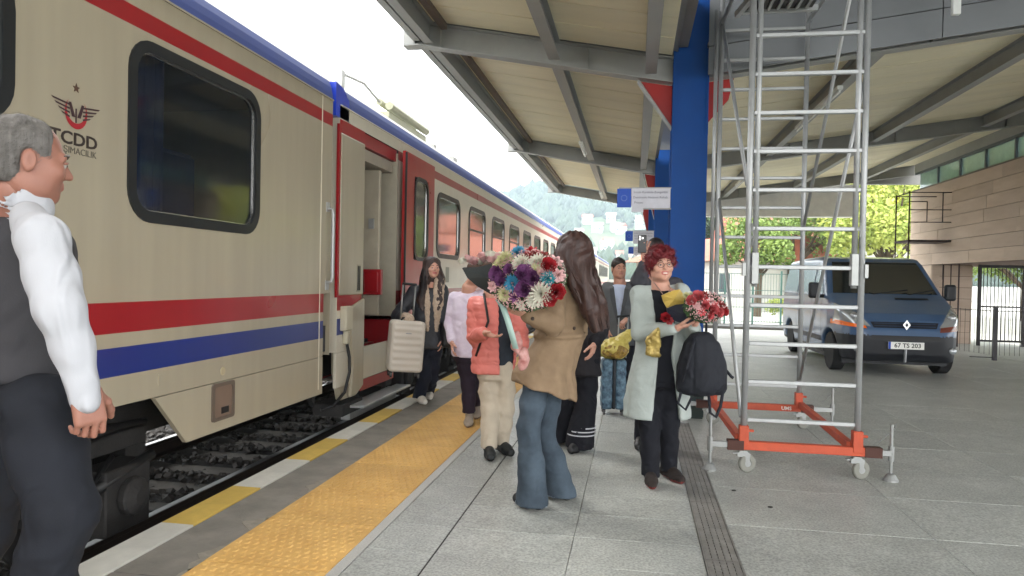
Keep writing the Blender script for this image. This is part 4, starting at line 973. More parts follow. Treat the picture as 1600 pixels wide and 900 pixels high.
patch('windscreen', quad([(-.83, -1, 1.30), (.83, -1, 1.30), (.70, -1, 1.85), (-.70, -1, 1.85)]), (0, 1, 0), M_vgl, van, 22, 14)
for k, x in enumerate((-.25, .32)): 
    g = MB(); g.tube([(x, 1.0, 1.315), (x+.05, .93, 1.30), (x+.62 if k == 0 else x+.45, 1.04, 1.375)], .009, 5); obj('wiper', g, M_vblk, van)
for s in (-1, 1):
    X = s*2
    patch('side_window', quad([(X, 1.30, 1.28), (X, 2.0, 1.30), (X, 2.0, 1.80), (X, 1.72, 1.80)] if s < 0 else [(X, 1.30, 1.28), (X, 2.0, 1.30), (X, 2.0, 1.80), (X, 1.72, 1.80)]), (-s, 0, 0), M_vsg, van, 8, 8)
    for a, b in ((2.08, 3.25), (3.33, 4.6)): patch('side_window', quad([(X, a, 1.26), (X, b, 1.26), (X, b-.03, 1.80), (X, a+.03, 1.80)]), (-s, 0, 0), M_vsg, van, 8, 8)
    lp = patch('headlight', quad([(s*.50, -1, .79), (s*.92, -1, .84), (s*.90, -1, 1.14), (s*.66, -1, .99)]), (0, 1, 0), M_lamp, van, 10, 8, .008)
    if s < 0: patch('indicator', quad([(s*.56, -1, .760), (s*.93, -1, .80), (s*.93, -1, .875), (s*.58, -1, .80)]), (0, 1, 0), M_amb, van, 10, 4, .011)
    else: patch('indicator', quad([(s*.50, -1, .72), (s*.93, -1, .76), (s*.93, -1, .86), (s*.52, -1, .79)]), (0, 1, 0), mat('lamp_reddish', (110,60,48), .2, coat=.6), van, 10, 4, .011)
    g = MB(); g.sphere((s*.72, .17, .95), .06, 12, 8); obj('bulb_reflector', g, M_rim, lp, smooth=True)
    g = MB(); g.lathe([(.05, -.01), (.055, .01), (.03, .02)], (s*.70, .03, .44), 14, 'Y'); obj('fog_lamp', g, M_lamp, van, smooth=True)
    # mirror
    Fm = Field((s*1.08-.16, 1.05, 1.15), (s*1.08+.16, 1.35, 1.52), .012); Fm.box((s*1.10, 1.2, 1.34), (.09, .05, .14), .04); Fm.box((s*.97, 1.22, 1.24), (.08, .03, .03), .02, k=.02)
    mo = sculpt('mirror', Fm, M_vblk, van)
    patch('door_handle', quad([(X, 2.12, 1.02), (X, 2.26, 1.02), (X, 2.26, 1.06), (X, 2.12, 1.06)]), (-s, 0, 0), M_vblk, van, 3, 2, .02)
    for yy in (1.28, 2.04, 3.28): patch('door_gap', quad([(X, yy, .45), (X, yy+.012, .45), (X, yy+.012, 1.85), (X, yy, 1.85)]), (-s, 0, 0), M_blk, van, 1, 20, .004)
    patch('side_trim', quad([(X, 1.28, .46), (X, 3.5, .46), (X, 3.5, .54), (X, 1.28, .54)]), (-s, 0, 0), M_vblk, van, 12, 2, .012)
patch('grille', quad([(-.46, -1, .775), (.46, -1, .775), (.50, -1, .865), (-.50, -1, .865)]), (0, 1, 0), M_vblk, van, 16, 3, .012)
for zc in (.80, .84): patch('grille_bar', quad([(-.45, -1, zc-.006), (.45, -1, zc-.006), (.45, -1, zc+.006), (-.45, -1, zc+.006)]), (0, 1, 0), mat('grille_bar', (44,58,84), .4), van, 16, 1, .02)
patch('lower_intake', quad([(-.5, -1, .60), (.5, -1, .60), (.5, -1, .66), (-.5, -1, .66)]), (0, 1, 0), M_blk, van, 16, 2, .008)
patch('bonnet_vent', quad([(.1, -1, 1.205), (.62, -1, 1.205), (.62, -1, 1.235), (.1, -1, 1.235)]), (0, 1, 0), M_blk, van, 10, 1, .008)
g = MB(); g.add([(0, -.045, .755), (.055, -.045, .835), (0, -.045, .915), (-.055, -.045, .835), (0, -.045, .80), (.025, -.045, .835), (0, -.045, .87), (-.025, -.045, .835)], [(0,1,5,4),(1,2,6,5),(2,3,7,6),(3,0,4,7)]); bd = obj('badge', g, M_chrome, van, fix=False)
g = MB(); g.box((-.26, -.045, .455), (.26, -.025, .565)); pl = obj('number_plate', g, mat('plate_white', (222,222,218), .4), van)
me = textmesh('67 TS 203', .095, extrude=.001, bold=.0015); me.materials.append(M_blk); inst('plate_lettering', me, pl, (.02, -.047, .51), (R(90), 0, 0))
g = MB(); g.box((-.26, -.0465, .455), (-.225, -.044, .565)); obj('plate_band', g, M_bbl, pl)
g = MB(); g.tube([(.0, -.0, .25), (.0, -.02, .45)], .02, 6); obj('tow_post', g, M_rim, van)
for s in (-1, 1):
    for wy in (.84, 3.94):
        w = thing('wheel', None, None, (s*.82, wy, .325)); w.parent = van
        g = MB(); g.lathe([(.19, -.10), (.30, -.10), (.322, -.08), (.325, 0), (.322, .08), (.30, .10), (.19, .10)], (0, 0, 0), 28, 'X'); obj('tyre', g, M_tyre, w, smooth=False)
        g = MB(); g.lathe([(.03, .06), (.2, .05), (.21, .095)], (0, 0, 0), 24, 'X') if s > 0 else g.lathe([(.03, -.06), (.2, -.05), (.21, -.095)], (0, 0, 0), 24, 'X')
        for k in range(7):
            a = 2*math.pi*k/7; g.beam((s*.085, .04*math.cos(a), .04*math.sin(a)), (s*.085, .19*math.cos(a), .19*math.sin(a)), .035, .02, up=(1, 0, 0))
        obj('rim', g, M_rim, w)
g = MB(); g.box((-.8, .5, .16), (.8, 4.4, .34)); obj('underbody', g, M_vblk, van)
# ================================================================ BACKGROUND: trees, houses, hill
def leafmat(name, c, c2): return mat(name, c, .6, c2=c2, scale=.9, rnd=.06, spec=.3, detail=2)
M_lf = [leafmat('leaves_green', (92,116,58), (132,152,80)), leafmat('leaves_yellow', (214,206,92), (176,182,84)), leafmat('leaves_lime', (150,168,84), (188,194,104)), leafmat('leaves_dark', (40,58,34), (66,84,48))]
M_bark = mat('bark', (84,72,58), .9, var=.3, scale=8, bump=.5)
def tree(name, lab, cat, x, y, z, h, r, m, n=5000, leaf=.11, group='trees behind the station', trunk=True, seed=1, squash=1.0):
    t = thing(name, lab, cat, (x, y, z), 0, group); rs = np.random.RandomState(seed)
    nc = 26; th = rs.uniform(0, 2*np.pi, nc); u = rs.uniform(-.75, 1, nc); rr = rs.uniform(.45, .95, nc)
    C = np.stack([np.cos(th)*np.sqrt(1-np.minimum(u*u, .95))*r*rr, np.sin(th)*np.sqrt(1-np.minimum(u*u, .95))*r*rr, h*(.62+.34*u*rr*squash)], 1)
    cr = rs.uniform(.22, .42, nc)*r
    k = rs.randint(0, nc, n); d = rs.randn(n, 3); d /= np.linalg.norm(d, axis=1)[:, None]; rad = rs.uniform(.45, 1, n)**.6
    P = C[k]+d*(cr[k]*rad)[:, None]
    q = rs.randn(n, 3); q /= np.linalg.norm(q, axis=1)[:, None]; e = np.cross(q, rs.randn(n, 3)); e /= np.linalg.norm(e, axis=1)[:, None]
    s = leaf*rs.uniform(.6, 1.3, n)[:, None]
    V = np.stack([P-q*s, P+e*s*.5, P+q*s, P-e*s*.5], 1).reshape(-1, 3); Fc = np.arange(4*n).reshape(-1, 4)
    o = link(bpy.data.objects.new('crown', mesh_from('crown', V, Fc, m, fix=False)), t)
    if trunk:
        g = MB(); g.tube([(0, 0, 0), (rs.uniform(-.1, .1), 0, h*.3), (rs.uniform(-.2, .2), rs.uniform(-.2, .2), h*.7)], [h*.035, h*.026, h*.012], 8)
        for c in C[:9]: g.tube([(0, 0, h*.32), (c[0]*.5, c[1]*.5, h*.42+c[2]*.1), tuple(c)], [h*.014, h*.009, h*.004], 5)
        obj('trunk', g, M_bark, t)
    return t
tree('tree', 'yellow autumn tree rising above the dark scaffold beside the stone wall', 'tree', 13.5, 38, -.03, 8.6, 3.4, M_lf[1], 9000, .13, seed=2)
tree('tree', 'lime green tree seen over the van roof', 'tree', 10.6, 33, -.03, 6.6, 2.6, M_lf[2], 8000, .12, seed=3)
tree('tree', 'large green tree behind the middle of the scaffold rungs', 'tree', 8.2, 40, -.03, 7.4, 3.0, M_lf[0], 8000, .13, seed=4)
tree('tree', 'yellow green tree at the far right beyond the gate', 'tree', 17.5, 36, -.03, 9.2, 3.6, M_lf[1], 8000, .14, seed=5)
tree('tree', 'small green tree in front of the white house', 'tree', 5.3, 33, -.03, 5.0, 1.7, M_lf[0], 5000, .10, seed=6)
tree('tree', 'bushy green tree seen through the bars of the gate', 'tree', 12.6, 26, -.03, 4.2, 2.1, M_lf[0], 8000, .09, seed=7)
tree('tree', 'green tree right of the gate behind the low wall', 'tree', 16.2, 27, -.03, 4.8, 2.4, M_lf[2], 7000, .10, seed=8)
tree('tree', 'tall dark green tree far behind the white house', 'tree', 4.5, 62, -.03, 9.5, 3.8, M_lf[3], 6000, .2, seed=9)
tree('tree', 'dark tree behind the red roof left of the scaffold', 'tree', 8.8, 66, -.03, 10, 4.2, M_lf[3], 6000, .2, seed=10)
for i, (x, y) in enumerate(((5.6, 28.5), (6.9, 28.6))):
    tree('hedge_shrub', ['light green hedge shrub behind the scaffold, left one', 'light green hedge shrub behind the scaffold beside the van, right one'][i], 'shrub', x, y, -.03, 1.0, .75, M_lf[2], 3000, .05, group='hedge shrubs in the yard', trunk=True, seed=20+i)
# white house with red tiled roof
M_wh = mat('white_render', (190,190,184), .85, var=.05, scale=1, dirt=.06); M_tile = mat('red_roof_tile', (158,92,72), .8, var=.2, scale=3, rnd=.06); M_wgl = mat('house_glass', (66,78,84), .1, spec=.8)
def house(lab, x, y, z, w, d, h, rh, rz=0, group=None, wins=True, tiles=False, roofm=None, wallm=None):
    t = thing('house', lab, 'house', (x, y, z), rz, group)
    g = MB(); g.box((-w/2, -d/2, 0), (w/2, d/2, h)); wl_ = obj('wall', g, wallm or M_wh, t)
    o = .35*w/8+.15; g = MB()
    g.add([(-w/2-o, -d/2-o, h), (w/2+o, -d/2-o, h), (w/2+o, d/2+o, h), (-w/2-o, d/2+o, h), (-w/2-o, 0, h+rh), (w/2+o, 0, h+rh)], [(0,1,5,4),(2,3,4,5),(1,2,5),(3,0,4),(3,2,1,0)])
    rf = obj('roof', g, roofm or M_tile, t)
    if wins:
        nx = max(2, int(w/2.6)); nz_ = max(1, int(h/2.8))
        for i in range(nx):
            for k in range(nz_):
                cx = -w/2+w*(i+.5)/nx; cz = h*(k+.55)/nz_; g = MB(); g.box((cx-.45, -d/2-.04, cz-.55), (cx+.45, -d/2+.02, cz+.55)); ww = obj('window', g, M_wh, t)
                g = MB(); g.box((cx-.38, -d/2-.05, cz-.48), (cx+.38, -d/2-.035, cz+.48)); obj('pane', g, M_wgl, ww)
    return t
hw = house('white outbuilding with a red tiled roof, seen left of the scaffold', 5.6, 44, -.03, 9, 7, 2.6, 1.5, rz=R(-52), wins=True)
house('long white house with red roof partly hidden by the green trees', 12.5, 52, -.03, 12, 8, 4.4, 1.6, rz=R(8))
# green mesh fence
M_gf = mat('green_fence', (70,104,96), .5); gf = thing('mesh_fence', 'green metal yard fence left of the scaffold behind the column', 'fence', (2.2, 26.5, -.03))
for k in range(5): g = MB(); g.box((k*.95-.03, -.03, 0), (k*.95+.03, .03, 1.9)); obj('post', g, M_gf, gf)
g = MB()
for k in range(40): g.box((k*.095+.02, -.006, .08), (k*.095+.03, .006, 1.8))
for z in (.1, .6, 1.2, 1.78): g.box((0, -.01, z), (3.8, .01, z+.02))
obj('mesh_wire', g, M_gf, gf, kind='stuff')
g = MB(); g.box((2.0, 25.2, -.03), (2.9, 25.9, 1.05)); o = obj('utility_cabinet', g, mat('cabinet_grey', (138,140,134), .6), bevel=.02); tag(o, 'grey utility cabinet standing in the yard behind the scaffold legs', 'cabinet')
g = MB(); g.box((.9, 23.3, -.05), (7.5, 23.6, .10)); obj('yard_kerb', g, M_conc, kind='structure')
g = MB(); g.box((-40, 78, -1), (40, 78.4, 1.5)); tag(obj('boundary_wall', g, M_wh), 'long pale boundary wall at the far side of the yard', 'wall')
# distant hill with its forest
M_hill = mat('hill_forest', (58,76,50), .95, c2=(92,104,66), scale=.03, detail=10, bump=1.0, bscale=.25)
def hz(x, y):
    ridge = 78*math.exp(-((x+78)/72)**2)+52*math.exp(-((x-15)/60)**2)+74*math.exp(-((x-130)/90)**2)+66*math.exp(-((x-310)/160)**2)+50*math.exp(-((x-560)/220)**2)+8
    f = 1/(1+math.exp(-(y-470)/75)); b = math.exp(-max(0, y-760)/500)
    return -2+ridge*f*b+7*(mnoise.noise((x*.012, y*.012, 0)))*f*2.4+3.0*mnoise.noise((x*.06, y*.06, 3))*f
nx, ny = 150, 90; vs = []
for j in range(ny+1):
    y = 180+j*11
    for i in range(nx+1): x = -900+i*12; vs.append((x, y, hz(x, y)))
me = mesh_from('hill', vs, [(j*(nx+1)+i, j*(nx+1)+i+1, (j+1)*(nx+1)+i+1, (j+1)*(nx+1)+i) for j in range(ny) for i in range(nx)], M_hill, True, fix=False)
tag(link(bpy.data.objects.new('hill', me)), kind='structure')
# town houses on the slope (photo positions traced to their distance)
HS = [(918,350,600,15,'white house highest on the slope, right of the long haired woman'),(934,361,560,17,'round looking white house just below the highest one'),(955,347,620,14,'narrow pale house high on the slope'),(962,362,560,12,'left of the pair of small white houses in the middle of the slope'),(971,362,560,11,'right of the pair of small white houses in the middle of the slope'),(1000,350,600,13,'pale house on the slope just below the banner'),(1003,358,570,18,'wide white house under the banner'),(948,391,430,17,'large white house block low on the slope above the suited man'),(950,386,470,14,'pale upper house behind the large white block'),(925,402,380,14,'low white house at the foot of the hill'),(1010,398,400,13,'pale yellow house at the foot of the hill by the phone'),(990,414,330,12,'yellow walled house behind the suited man'),(968,408,340,9,'small grey roofed house above the suited man'),(905,372,520,12,'white house half hidden behind the long dark hair'),(1120,372,420,14,'pale house on the slope between column and scaffold'),(1152,356,470,13,'white house on the slope behind the scaffold brace')]
HP = []
M_hy = mat('house_yellow', (214,196,130), .9); M_gr = mat('house_roof_grey', (150,136,126), .8)
for i, (px, py, Yd, w, lab) in enumerate(HS):
    for Yd in range(210, 760, 4):
        p = at(px, py, Y=Yd)
        if hz(p.x, p.y) >= p.z: break
    w = w*Yd/620+2
    p = at(px, py, Y=Yd); z = hz(p.x, p.y)
    HP.append((p.x, Yd-3, w))
    house(lab, p.x, Yd-3, z-2, w*.46, 6, 4.8, 1.8, rz=R(random.uniform(-25, 25)), group='far houses on the hillside', roofm=M_gr if i % 4 else M_tile, wallm=M_hy if 'yellow' in lab else None)
# forest on the hill: one mass of small crowns
n = 34000; rs = np.random.RandomState(11); X_ = rs.uniform(-330, 420, n); Y_ = rs.uniform(190, 800, n)
base = np.array([(0,0,1),(1,0,0),(0,1,0),(-1,0,0),(0,-1,0),(0,0,-.6)], float); fo = np.array([(0,1,2),(0,2,3),(0,3,4),(0,4,1),(5,2,1),(5,3,2),(5,4,3),(5,1,4)])
kp = np.ones(n, bool)
for hx, hy, hw_ in HP: kp &= ~((np.abs(X_-hx*Y_/hy) < hw_*.5) & (Y_ > hy-45) & (Y_ < hy+6))
X_, Y_ = X_[kp], Y_[kp]; n = len(X_)
Z_ = np.array([hz(a, b) for a, b in zip(X_, Y_)]); S_ = rs.uniform(2.0, 4.6, n)
V = (base[None]*np.stack([S_*.8, S_*.8, S_*rs.uniform(.9, 1.6, n)], 1)[:, None, :]+np.stack([X_, Y_, Z_+S_*.3], 1)[:, None, :]).reshape(-1, 3)
Fc = (fo[None]+6*np.arange(n)[:, None, None]).reshape(-1, 3)
M_for = mat('forest', (34,50,38), .95, c2=(62,78,52), scale=.06, detail=6)
tag(link(bpy.data.objects.new('forest', mesh_from('forest', V, Fc, M_for, True, fix=False))), 'hazy green forest covering the distant hill', 'forest', kind='stuff')
# haze
g = MB(); g.box((-850, -30, -3), (950, 1000, 165)); hzb = obj('haze', g, None or mat('tmp_haze', (200,200,200)), kind='stuff')
mh = bpy.data.materials.new('air_haze'); mh.use_nodes = True; t = mh.node_tree; t.nodes.clear()
pv = t.nodes.new('ShaderNodeVolumePrincipled'); pv.inputs['Color'].default_value = (.74, .90, 1, 1); pv.inputs['Density'].default_value = .0008; pv.inputs['Anisotropy'].default_value = 0
mo_ = t.nodes.new('ShaderNodeOutputMaterial'); t.links.new(pv.outputs[0], mo_.inputs['Volume']); hzb.data.materials.clear(); hzb.data.materials.append(mh)
# ================================================================ PEOPLE
def skin_mat(name, c): 
    m = mat(name, c, .5, var=.07, scale=18, bump=.05, bscale=300); m.node_tree.nodes['Principled BSDF'].inputs['Subsurface Weight'].default_value = .08
    m.node_tree.nodes['Principled BSDF'].inputs['Subsurface Scale'].default_value = .01; return m
SK1 = skin_mat('skin_ruddy', (150,104,88)); SK2 = skin_mat('skin_light', (196,148,128)); SK3 = skin_mat('skin_tan', (182,134,112))
M_lip = mat('lips', (176,100,92), .4); M_lipm = mat('lips_pale', (158,104,90), .5); M_eyew = mat('eye_white', (168,160,154), .25); M_iris = mat('iris', (38,28,22), .15); M_teeth = mat('teeth', (232,226,214), .35)
def cloth(name, c, rough=.85, var=.08, weave=260, bump=.12, c2=None, scale=9, **k): return mat(name, c, rough, var=var, scale=scale, bump=bump, bscale=weave, c2=c2, spec=.25, **{**dict(wrinkle=.55, wscale=7.), **k})
def hairm(name, c, c2=None, rough=.5): return mat(name, c, rough, var=.3, scale=30, bump=.35, bscale=90, stretch=(1, 1, .12), c2=c2, spec=.4)
def V3(*a): return np.array(a, float)
def nrm(v): v = np.array(v, float); return v/np.linalg.norm(v)
def Rz(a): c, s = math.cos(a), math.sin(a); return np.array([[c, -s, 0], [s, c, 0], [0, 0, 1.]])
def Rx(a): c, s = math.cos(a), math.sin(a); return np.array([[1, 0, 0], [0, c, -s], [0, s, c.real]])
def Ry(a): c, s = math.cos(a), math.sin(a); return np.array([[c, 0, s], [0, 1, 0], [-s, 0, c]])
def folds(F, amp=.006, fx=9, fz=9, seed=0, hi=.35, lo=None, up=None):
    def fn(x, y, z):
        wx = .05*vnoise(x*5+seed, y*5, z*5); wz = .06*vnoise(x*4, y*4+seed, z*4+9)
        a = np.abs(vnoise((x+wx)*fx+seed, (y+wx)*fx+seed*.7, (z+wz)*fz+3)); b = np.abs(vnoise((x+wx)*fx*2.1+seed, (y-wx)*fx*2.1, (z+wz)*fz*2.3)); c = vnoise(x*fx*5+seed, y*fx*5, (z+wz)*fz*5)
        return -amp*.7*(.55-a*2.)+amp*.7*(.3-b)+amp*.3*c
    F.disp(fn, lo, up)
class Person:
    def __init__(s, label, x, y, yaw, H=1.7, skin=None, smile=False):
        s.T = thing('person', label, 'person', (x, y, 0), yaw); s.o = V3(x, y, 0); s.yaw = yaw; s.H = H; s.R = Rz(-yaw); s.skin = skin or SK2
        k = H/1.7; J = {}
        for q, sg in (('L', -1), ('R', 1)):
            J['sh'+q] = V3(sg*.18, 0, 1.40)*k; J['el'+q] = V3(sg*.22, -.02, 1.12)*k; J['wr'+q] = V3(sg*.23, .05, .88)*k
            J['hip'+q] = V3(sg*.09, 0, .90)*k; J['kn'+q] = V3(sg*.10, .02, .49)*k; J['an'+q] = V3(sg*.10, -.02, .085)*k; J['toe'+q] = V3(sg*.12, .14, .03)*k
        J['neck'] = V3(0, -.01, 1.45)*k; J['head'] = V3(0, .02, 1.585)*k; J['waist'] = V3(0, 0, 1.05)*k; J['hip'] = V3(0, 0, .93)*k; J['chest'] = V3(0, 0, 1.28)*k
        s.j = J; s.ht = (0, 0, 0); s.k = k
    def L(s, p): return s.R @ (np.array(p, float)-s.o)
    def px(s, name, x, y, Y):
        p = at(x, y, Y=Y); s.j[name] = s.L(p); return s
    def wp(s, x, y, Y): return s.L(at(x, y, Y=Y))
    def headM(s): # head turn (yaw, pitch, roll) relative to the body
        return Rz(s.ht[0]) @ Rx(s.ht[1]) @ Ry(s.ht[2])
    def hp(s, *p, sc=None): return s.j['head']+s.headM() @ (np.array(p, float)*(sc or s.hs))
    def body(s, hands=('L', 'R'), hand=None, hs=1.0, face=True, legs=True, shoe=True, smile=False, torso=True):
        s.hs = hs; J = s.j; M = s.headM(); fs = []
        hc = J['head']; F = Field(hc-.19, hc+.19, .0042)
        def c(a, b, ra, rb, k=0., cut=False): F.cone(s.hp(*a), s.hp(*b), ra*hs, rb*hs, k, cut)
        def e(a, r, k=0., cut=False): F.ell(s.hp(*a), [q*hs for q in r], k, cut, M=M)
        e((0, -.012, .032), (.074, .094, .084)); e((0, .022, -.03), (.062, .070, .084), .03); e((0, .036, -.080), (.045, .046, .030), .03); c((0, .070, -.098), (0, .068, -.100), .017, .017, .02)
        for g in (-1, 1): e((g*.038, .058, -.026), (.026, .028, .024), .025); e((g*.05, .01, -.07), (.018, .04, .03), .03)
        c((-.036, .078, .018), (.036, .078, .018), .011, .011, .016)
        for g in (-1, 1): e((g*.031, .103, -.003), (.019, .015, .011), .012, True)
        c((0, .086, .012), (0, .108, -.030), .0065, .0115, .012)
        for g in (-1, 1): c((g*.011, .097, -.034), (g*.010, .094, -.036), .0078, .007, .006)
        w = .030 if smile else .021; lift = .011 if smile else 0
        for g in (-1, 1): c((0, .092, -.056), (g*w, .080, -.058+lift), .0055, .004, .005); c((0, .091, -.067 if not smile else -.071), (g*w, .079, -.061+lift), .0068, .004, .005)
        if smile:
            e((0, .094, -.0630), (.022, .008, .0052), .003, True)
            for g in (-1, 1): e((g*.042, .068, -.036), (.022, .02, .018), .018)
        for g in (-1, 1): e((g*.079, -.010, -.012), (.008, .019, .032), .006); e((g*.088, -.005, -.010), (.005, .010, .019), .003, True)
        nb = J['neck']; F.cone(s.hp(0, -.022, -.06), nb*.75+.25*hc, .054*hs, .056*hs, .03)
        fs.append(F)
        lipc = s.hp(0, .09, -.062); R_ = M.T
        ext = [nb, J['chest'], J['shL'], J['shR']]+[J[w_+q] for q in hands for w_ in ('el', 'wr')]
        F2 = Field(np.min(ext, 0)-.09, np.max(ext, 0)+.09, .010)
        for q in hands: F2.limb([nb*.9+J['chest']*.1, J['sh'+q]*.8+nb*.2-V3(0, 0, .03), J['el'+q], J['wr'+q]], [.03, .034, .032, .024], .01)
        if torso:
            F2.cone(s.hp(0, -.03, -.09), nb, .052, .06); F2.cone(nb, J['chest'], .058, .07, .03); fs.append(F2)
        for q in hands:
            wr, el = J['wr'+q], J['el'+q]; h = (hand or {}).get(q, {}); d = nrm(h.get('dir', wr-el)); F3 = Field(np.minimum(wr, wr+d*.2)-.13, np.maximum(wr, wr+d*.2)+.13, .0034 if not h.get('far') else .0048)
            sg = -1 if q == 'L' else 1
            n = np.array(h.get('n', (-sg, 0, 0)), float); n = nrm(n-d*n.dot(d)); t = np.array(h['t'], float) if 't' in h else -np.cross(n, d)*sg; t = nrm(t-d*t.dot(d)-n*t.dot(n)); cu = h.get('curl', .45); a = h.get('s', 1.0)
            s.hand(F3, wr, d, n, t, cu, a, h.get('spread', .10), h.get('thumb', .5)); F3.cone(wr-nrm(wr-el)*.10, wr+d*.01, .031*a, .026*a, .012); fs.append(F3)
        mi = lambda c_: np.where(s.lipmask(c_), 1, 0)
        ob = sculpt('body', fs, [s.skin, M_lipm if s.male else M_lip], s.T, it=1, mi=mi)
        if face:
            for g in (-1, 1):
                m = MB(); cc = s.hp(g*.031, .0805, -.003); m.sphere(cc, .0118*hs, 12, 8); ey = obj('eye', m, M_eyew, s.T, smooth=True)
                m = MB(); m.sphere(s.hp(g*.031, .0888, -.0035), .0056*hs, 8, 6); obj('iris', m, M_iris, ey, smooth=True)
                m = MB(); m.tube([s.hp(g*.017, .089, .002), s.hp(g*.031, .0935, .0052), s.hp(g*.046, .083, .000)], .0034*hs, 6); obj('eyelid', m, s.skin, ey, smooth=True)
                m = MB(); m.tube([s.hp(g*.015, .0935, .020), s.hp(g*.030, .0945, .027), s.hp(g*.050, .079, .021)], [.0032*hs, .0038*hs, .002*hs], 6); obj('eyebrow', m, s.browm, s.T, smooth=True)
            if smile: m = MB(); m.sphere(s.hp(0, .0835, -.0625), .021*hs, 12, 6, (1, .5, .3)); obj('teeth', m, M_teeth, s.T, smooth=True)
        return ob
    browm = M_iris; male = False
    def lipmask(s, c):
        q = (c-s.j['head']) @ s.headM()/s.hs
        return (np.abs(q[:, 0]) < .025) & (q[:, 1] > .079) & (np.abs(q[:, 2]+.062) < .0125) & (q[:, 1]-.0 < .12)
    def hand(s, F, wr, d, n, t, curl, a, spread, thumb):
        pc = wr+d*.045*a; Mx = np.stack([t, n, d], 1)
        F.box(pc, (.038*a, .013*a, .046*a), .012*a, .004, M=Mx); F.ell(wr+d*.03*a+t*.024*a+n*.008*a, (.018*a, .014*a, .03*a), .01, M=Mx)
        for i, (off, ln, r) in enumerate(((.029, .072, .0088), (.0095, .080, .0090), (-.0105, .075, .0086), (-.029, .058, .0076))):
            p = wr+d*(.088-.004*abs(i-1))*a+t*off*a; ang = curl*(.55+.08*i)*.6; dr = nrm(d+t*spread*(1.2-i*.9)); L_ = [.45, .31, .24]
            F.cone(p-dr*.02*a, p, r*a*1.05, r*a*1.05, .005)
            for k in range(3):
                dd = nrm(dr*math.cos(ang)+n*math.sin(ang)); e = p+dd*ln*L_[k]*a; F.cone(p, e, r*a*(1-.08*k), r*a*(.94-.09*k), .0025); p = e; ang += curl*(.8 if k == 0 else .6)
        p = wr+d*.022*a+t*.030*a+n*.006*a
        for ln, r, w in ((.040, .0125, .65), (.034, .0105, .45), (.026, .0092, .25)):
            dd = nrm(d*(.75+(.65-w)*.6)+t*(w*1.2)+n*thumb*(.6+.65-w)); e = p+dd*ln*a; F.cone(p, e, r*a, r*a*.9, .006); p = e
    def garment(s, name, m, F, it=1, fold=(.005, 9, 9), seed=1, hi=.35, par=None, mi=None, label=None):
        if fold: folds(F, fold[0], fold[1], fold[2], seed, hi)
        return sculpt(name, F, m, par or s.T, it=it, mi=mi, label=label)
    def fld(s, pts, pad=.3, h=.011):
        P = np.array(pts); return Field(P.min(0)-pad, P.max(0)+pad, h)
    def trousers(s, m, rt=.088, rk=.07, ra=.062, h=.011, hemz=.05, top=None, seed=1, pelvis=(.165, .115), fold=(.006, 8, 11), cut=None, par=None, name='trousers', mi=None, ks=(1, 1)):
        J = s.j; F = s.fld([J['hipL'], J['hipR'], J['knL'], J['knR'], J['anL'], J['anR'], J['waist']], .2, h)
        top = top or J['waist'][2]; hz_ = J['hip'][2]
        F.loft([(hz_-.09, *J['hip'][:2], pelvis[0]*.92, pelvis[1]), (hz_+.02, *J['hip'][:2], pelvis[0], pelvis[1]), (top, *J['waist'][:2], pelvis[0]*.86, pelvis[1]*.85)])
        for q in 'LR':
            hz0, kn, an = J['hip'+q], J['kn'+q], J['an'+q]; dn = nrm(an-kn); en = an+dn*.04
            F.limb([hz0, hz0*.5+kn*.5, kn, kn*.5+an*.5, en], [rt, (rt*.52+rk*.48), rk, (rk*.5+ra*.5), ra], .03)
        for q in 'LR':
            an = J['an'+q]; F.box(an-V3(0, 0, .3-.0+hemz*0)+V3(0, 0, hemz-.085), (.3, .3, .25), cut=True) if False else None
        zc = {q: (J['an'+q][2]-.085+hemz) for q in 'LR'}
        for q in 'LR':
            an = J['an'+q]; F.box((an[0], an[1], zc[q]-.15), (.12 if abs(J['anL'][0]-J['anR'][0]) < .3 else .2, .22, .15), cut=True)
        if cut: cut(F)
        return s.garment(name, m, F, 1, fold, seed, par=par, mi=mi)
    def shoes(s, m, sole, ln=.27, hi=.0, h=.008, which='LR', w=.047):
        for q in which:
            an, toe = s.j['an'+q], s.j['toe'+q]; z0 = an[2]-.085; d = nrm(V3(toe[0]-an[0], toe[1]-an[1], 0)); sd = np.array([d[1], -d[0], 0])
            a = V3(an[0], an[1], z0); F = Field(a-.25, a+V3(.25, .25, .3), h); heel = a-d*.055; tp = a+d*(ln-.105); ball = a+d*(ln-.17)
            F.cone(heel+V3(0, 0, .045), ball+V3(0, 0, .042), .038, w*.95); F.cone(ball+V3(0, 0, .038), tp+V3(0, 0, .034), w*.95, .034, .02); F.cone(heel+V3(0, 0, .05)+d*.01, a+V3(0, 0, .095+hi)+d*.005, .036, .042, .02)
            F.cone(a+d*.02+V3(0, 0, .08), ball+V3(0, 0, .055), .035, .03, .02)
            F.op(lambda x, y, z: z0-z+.0*x+.0*y+0.002, a-.3, a+.3, cut=False) if False else None
            F.box(a-V3(0, 0, .1)+d*.03, (.3, .3, .1), cut=True)
            F.box(a+V3(0, 0, .013)+d*(ln/2-.055-.03), (.0, .0, .0)) if False else None
            v = sculpt('shoe', F, [m, sole], s.T, it=1, mi=lambda c_, z0=z0: (c_[:, 2] < z0+.022))
    def sleeve(s, F, q, r=(.062, .052, .04), k=.02, end=1.0):
        J = s.j; wr = J['el'+q]+(J['wr'+q]-J['el'+q])*end; F.limb([J['sh'+q], J['el'+q], wr], list(r), k)
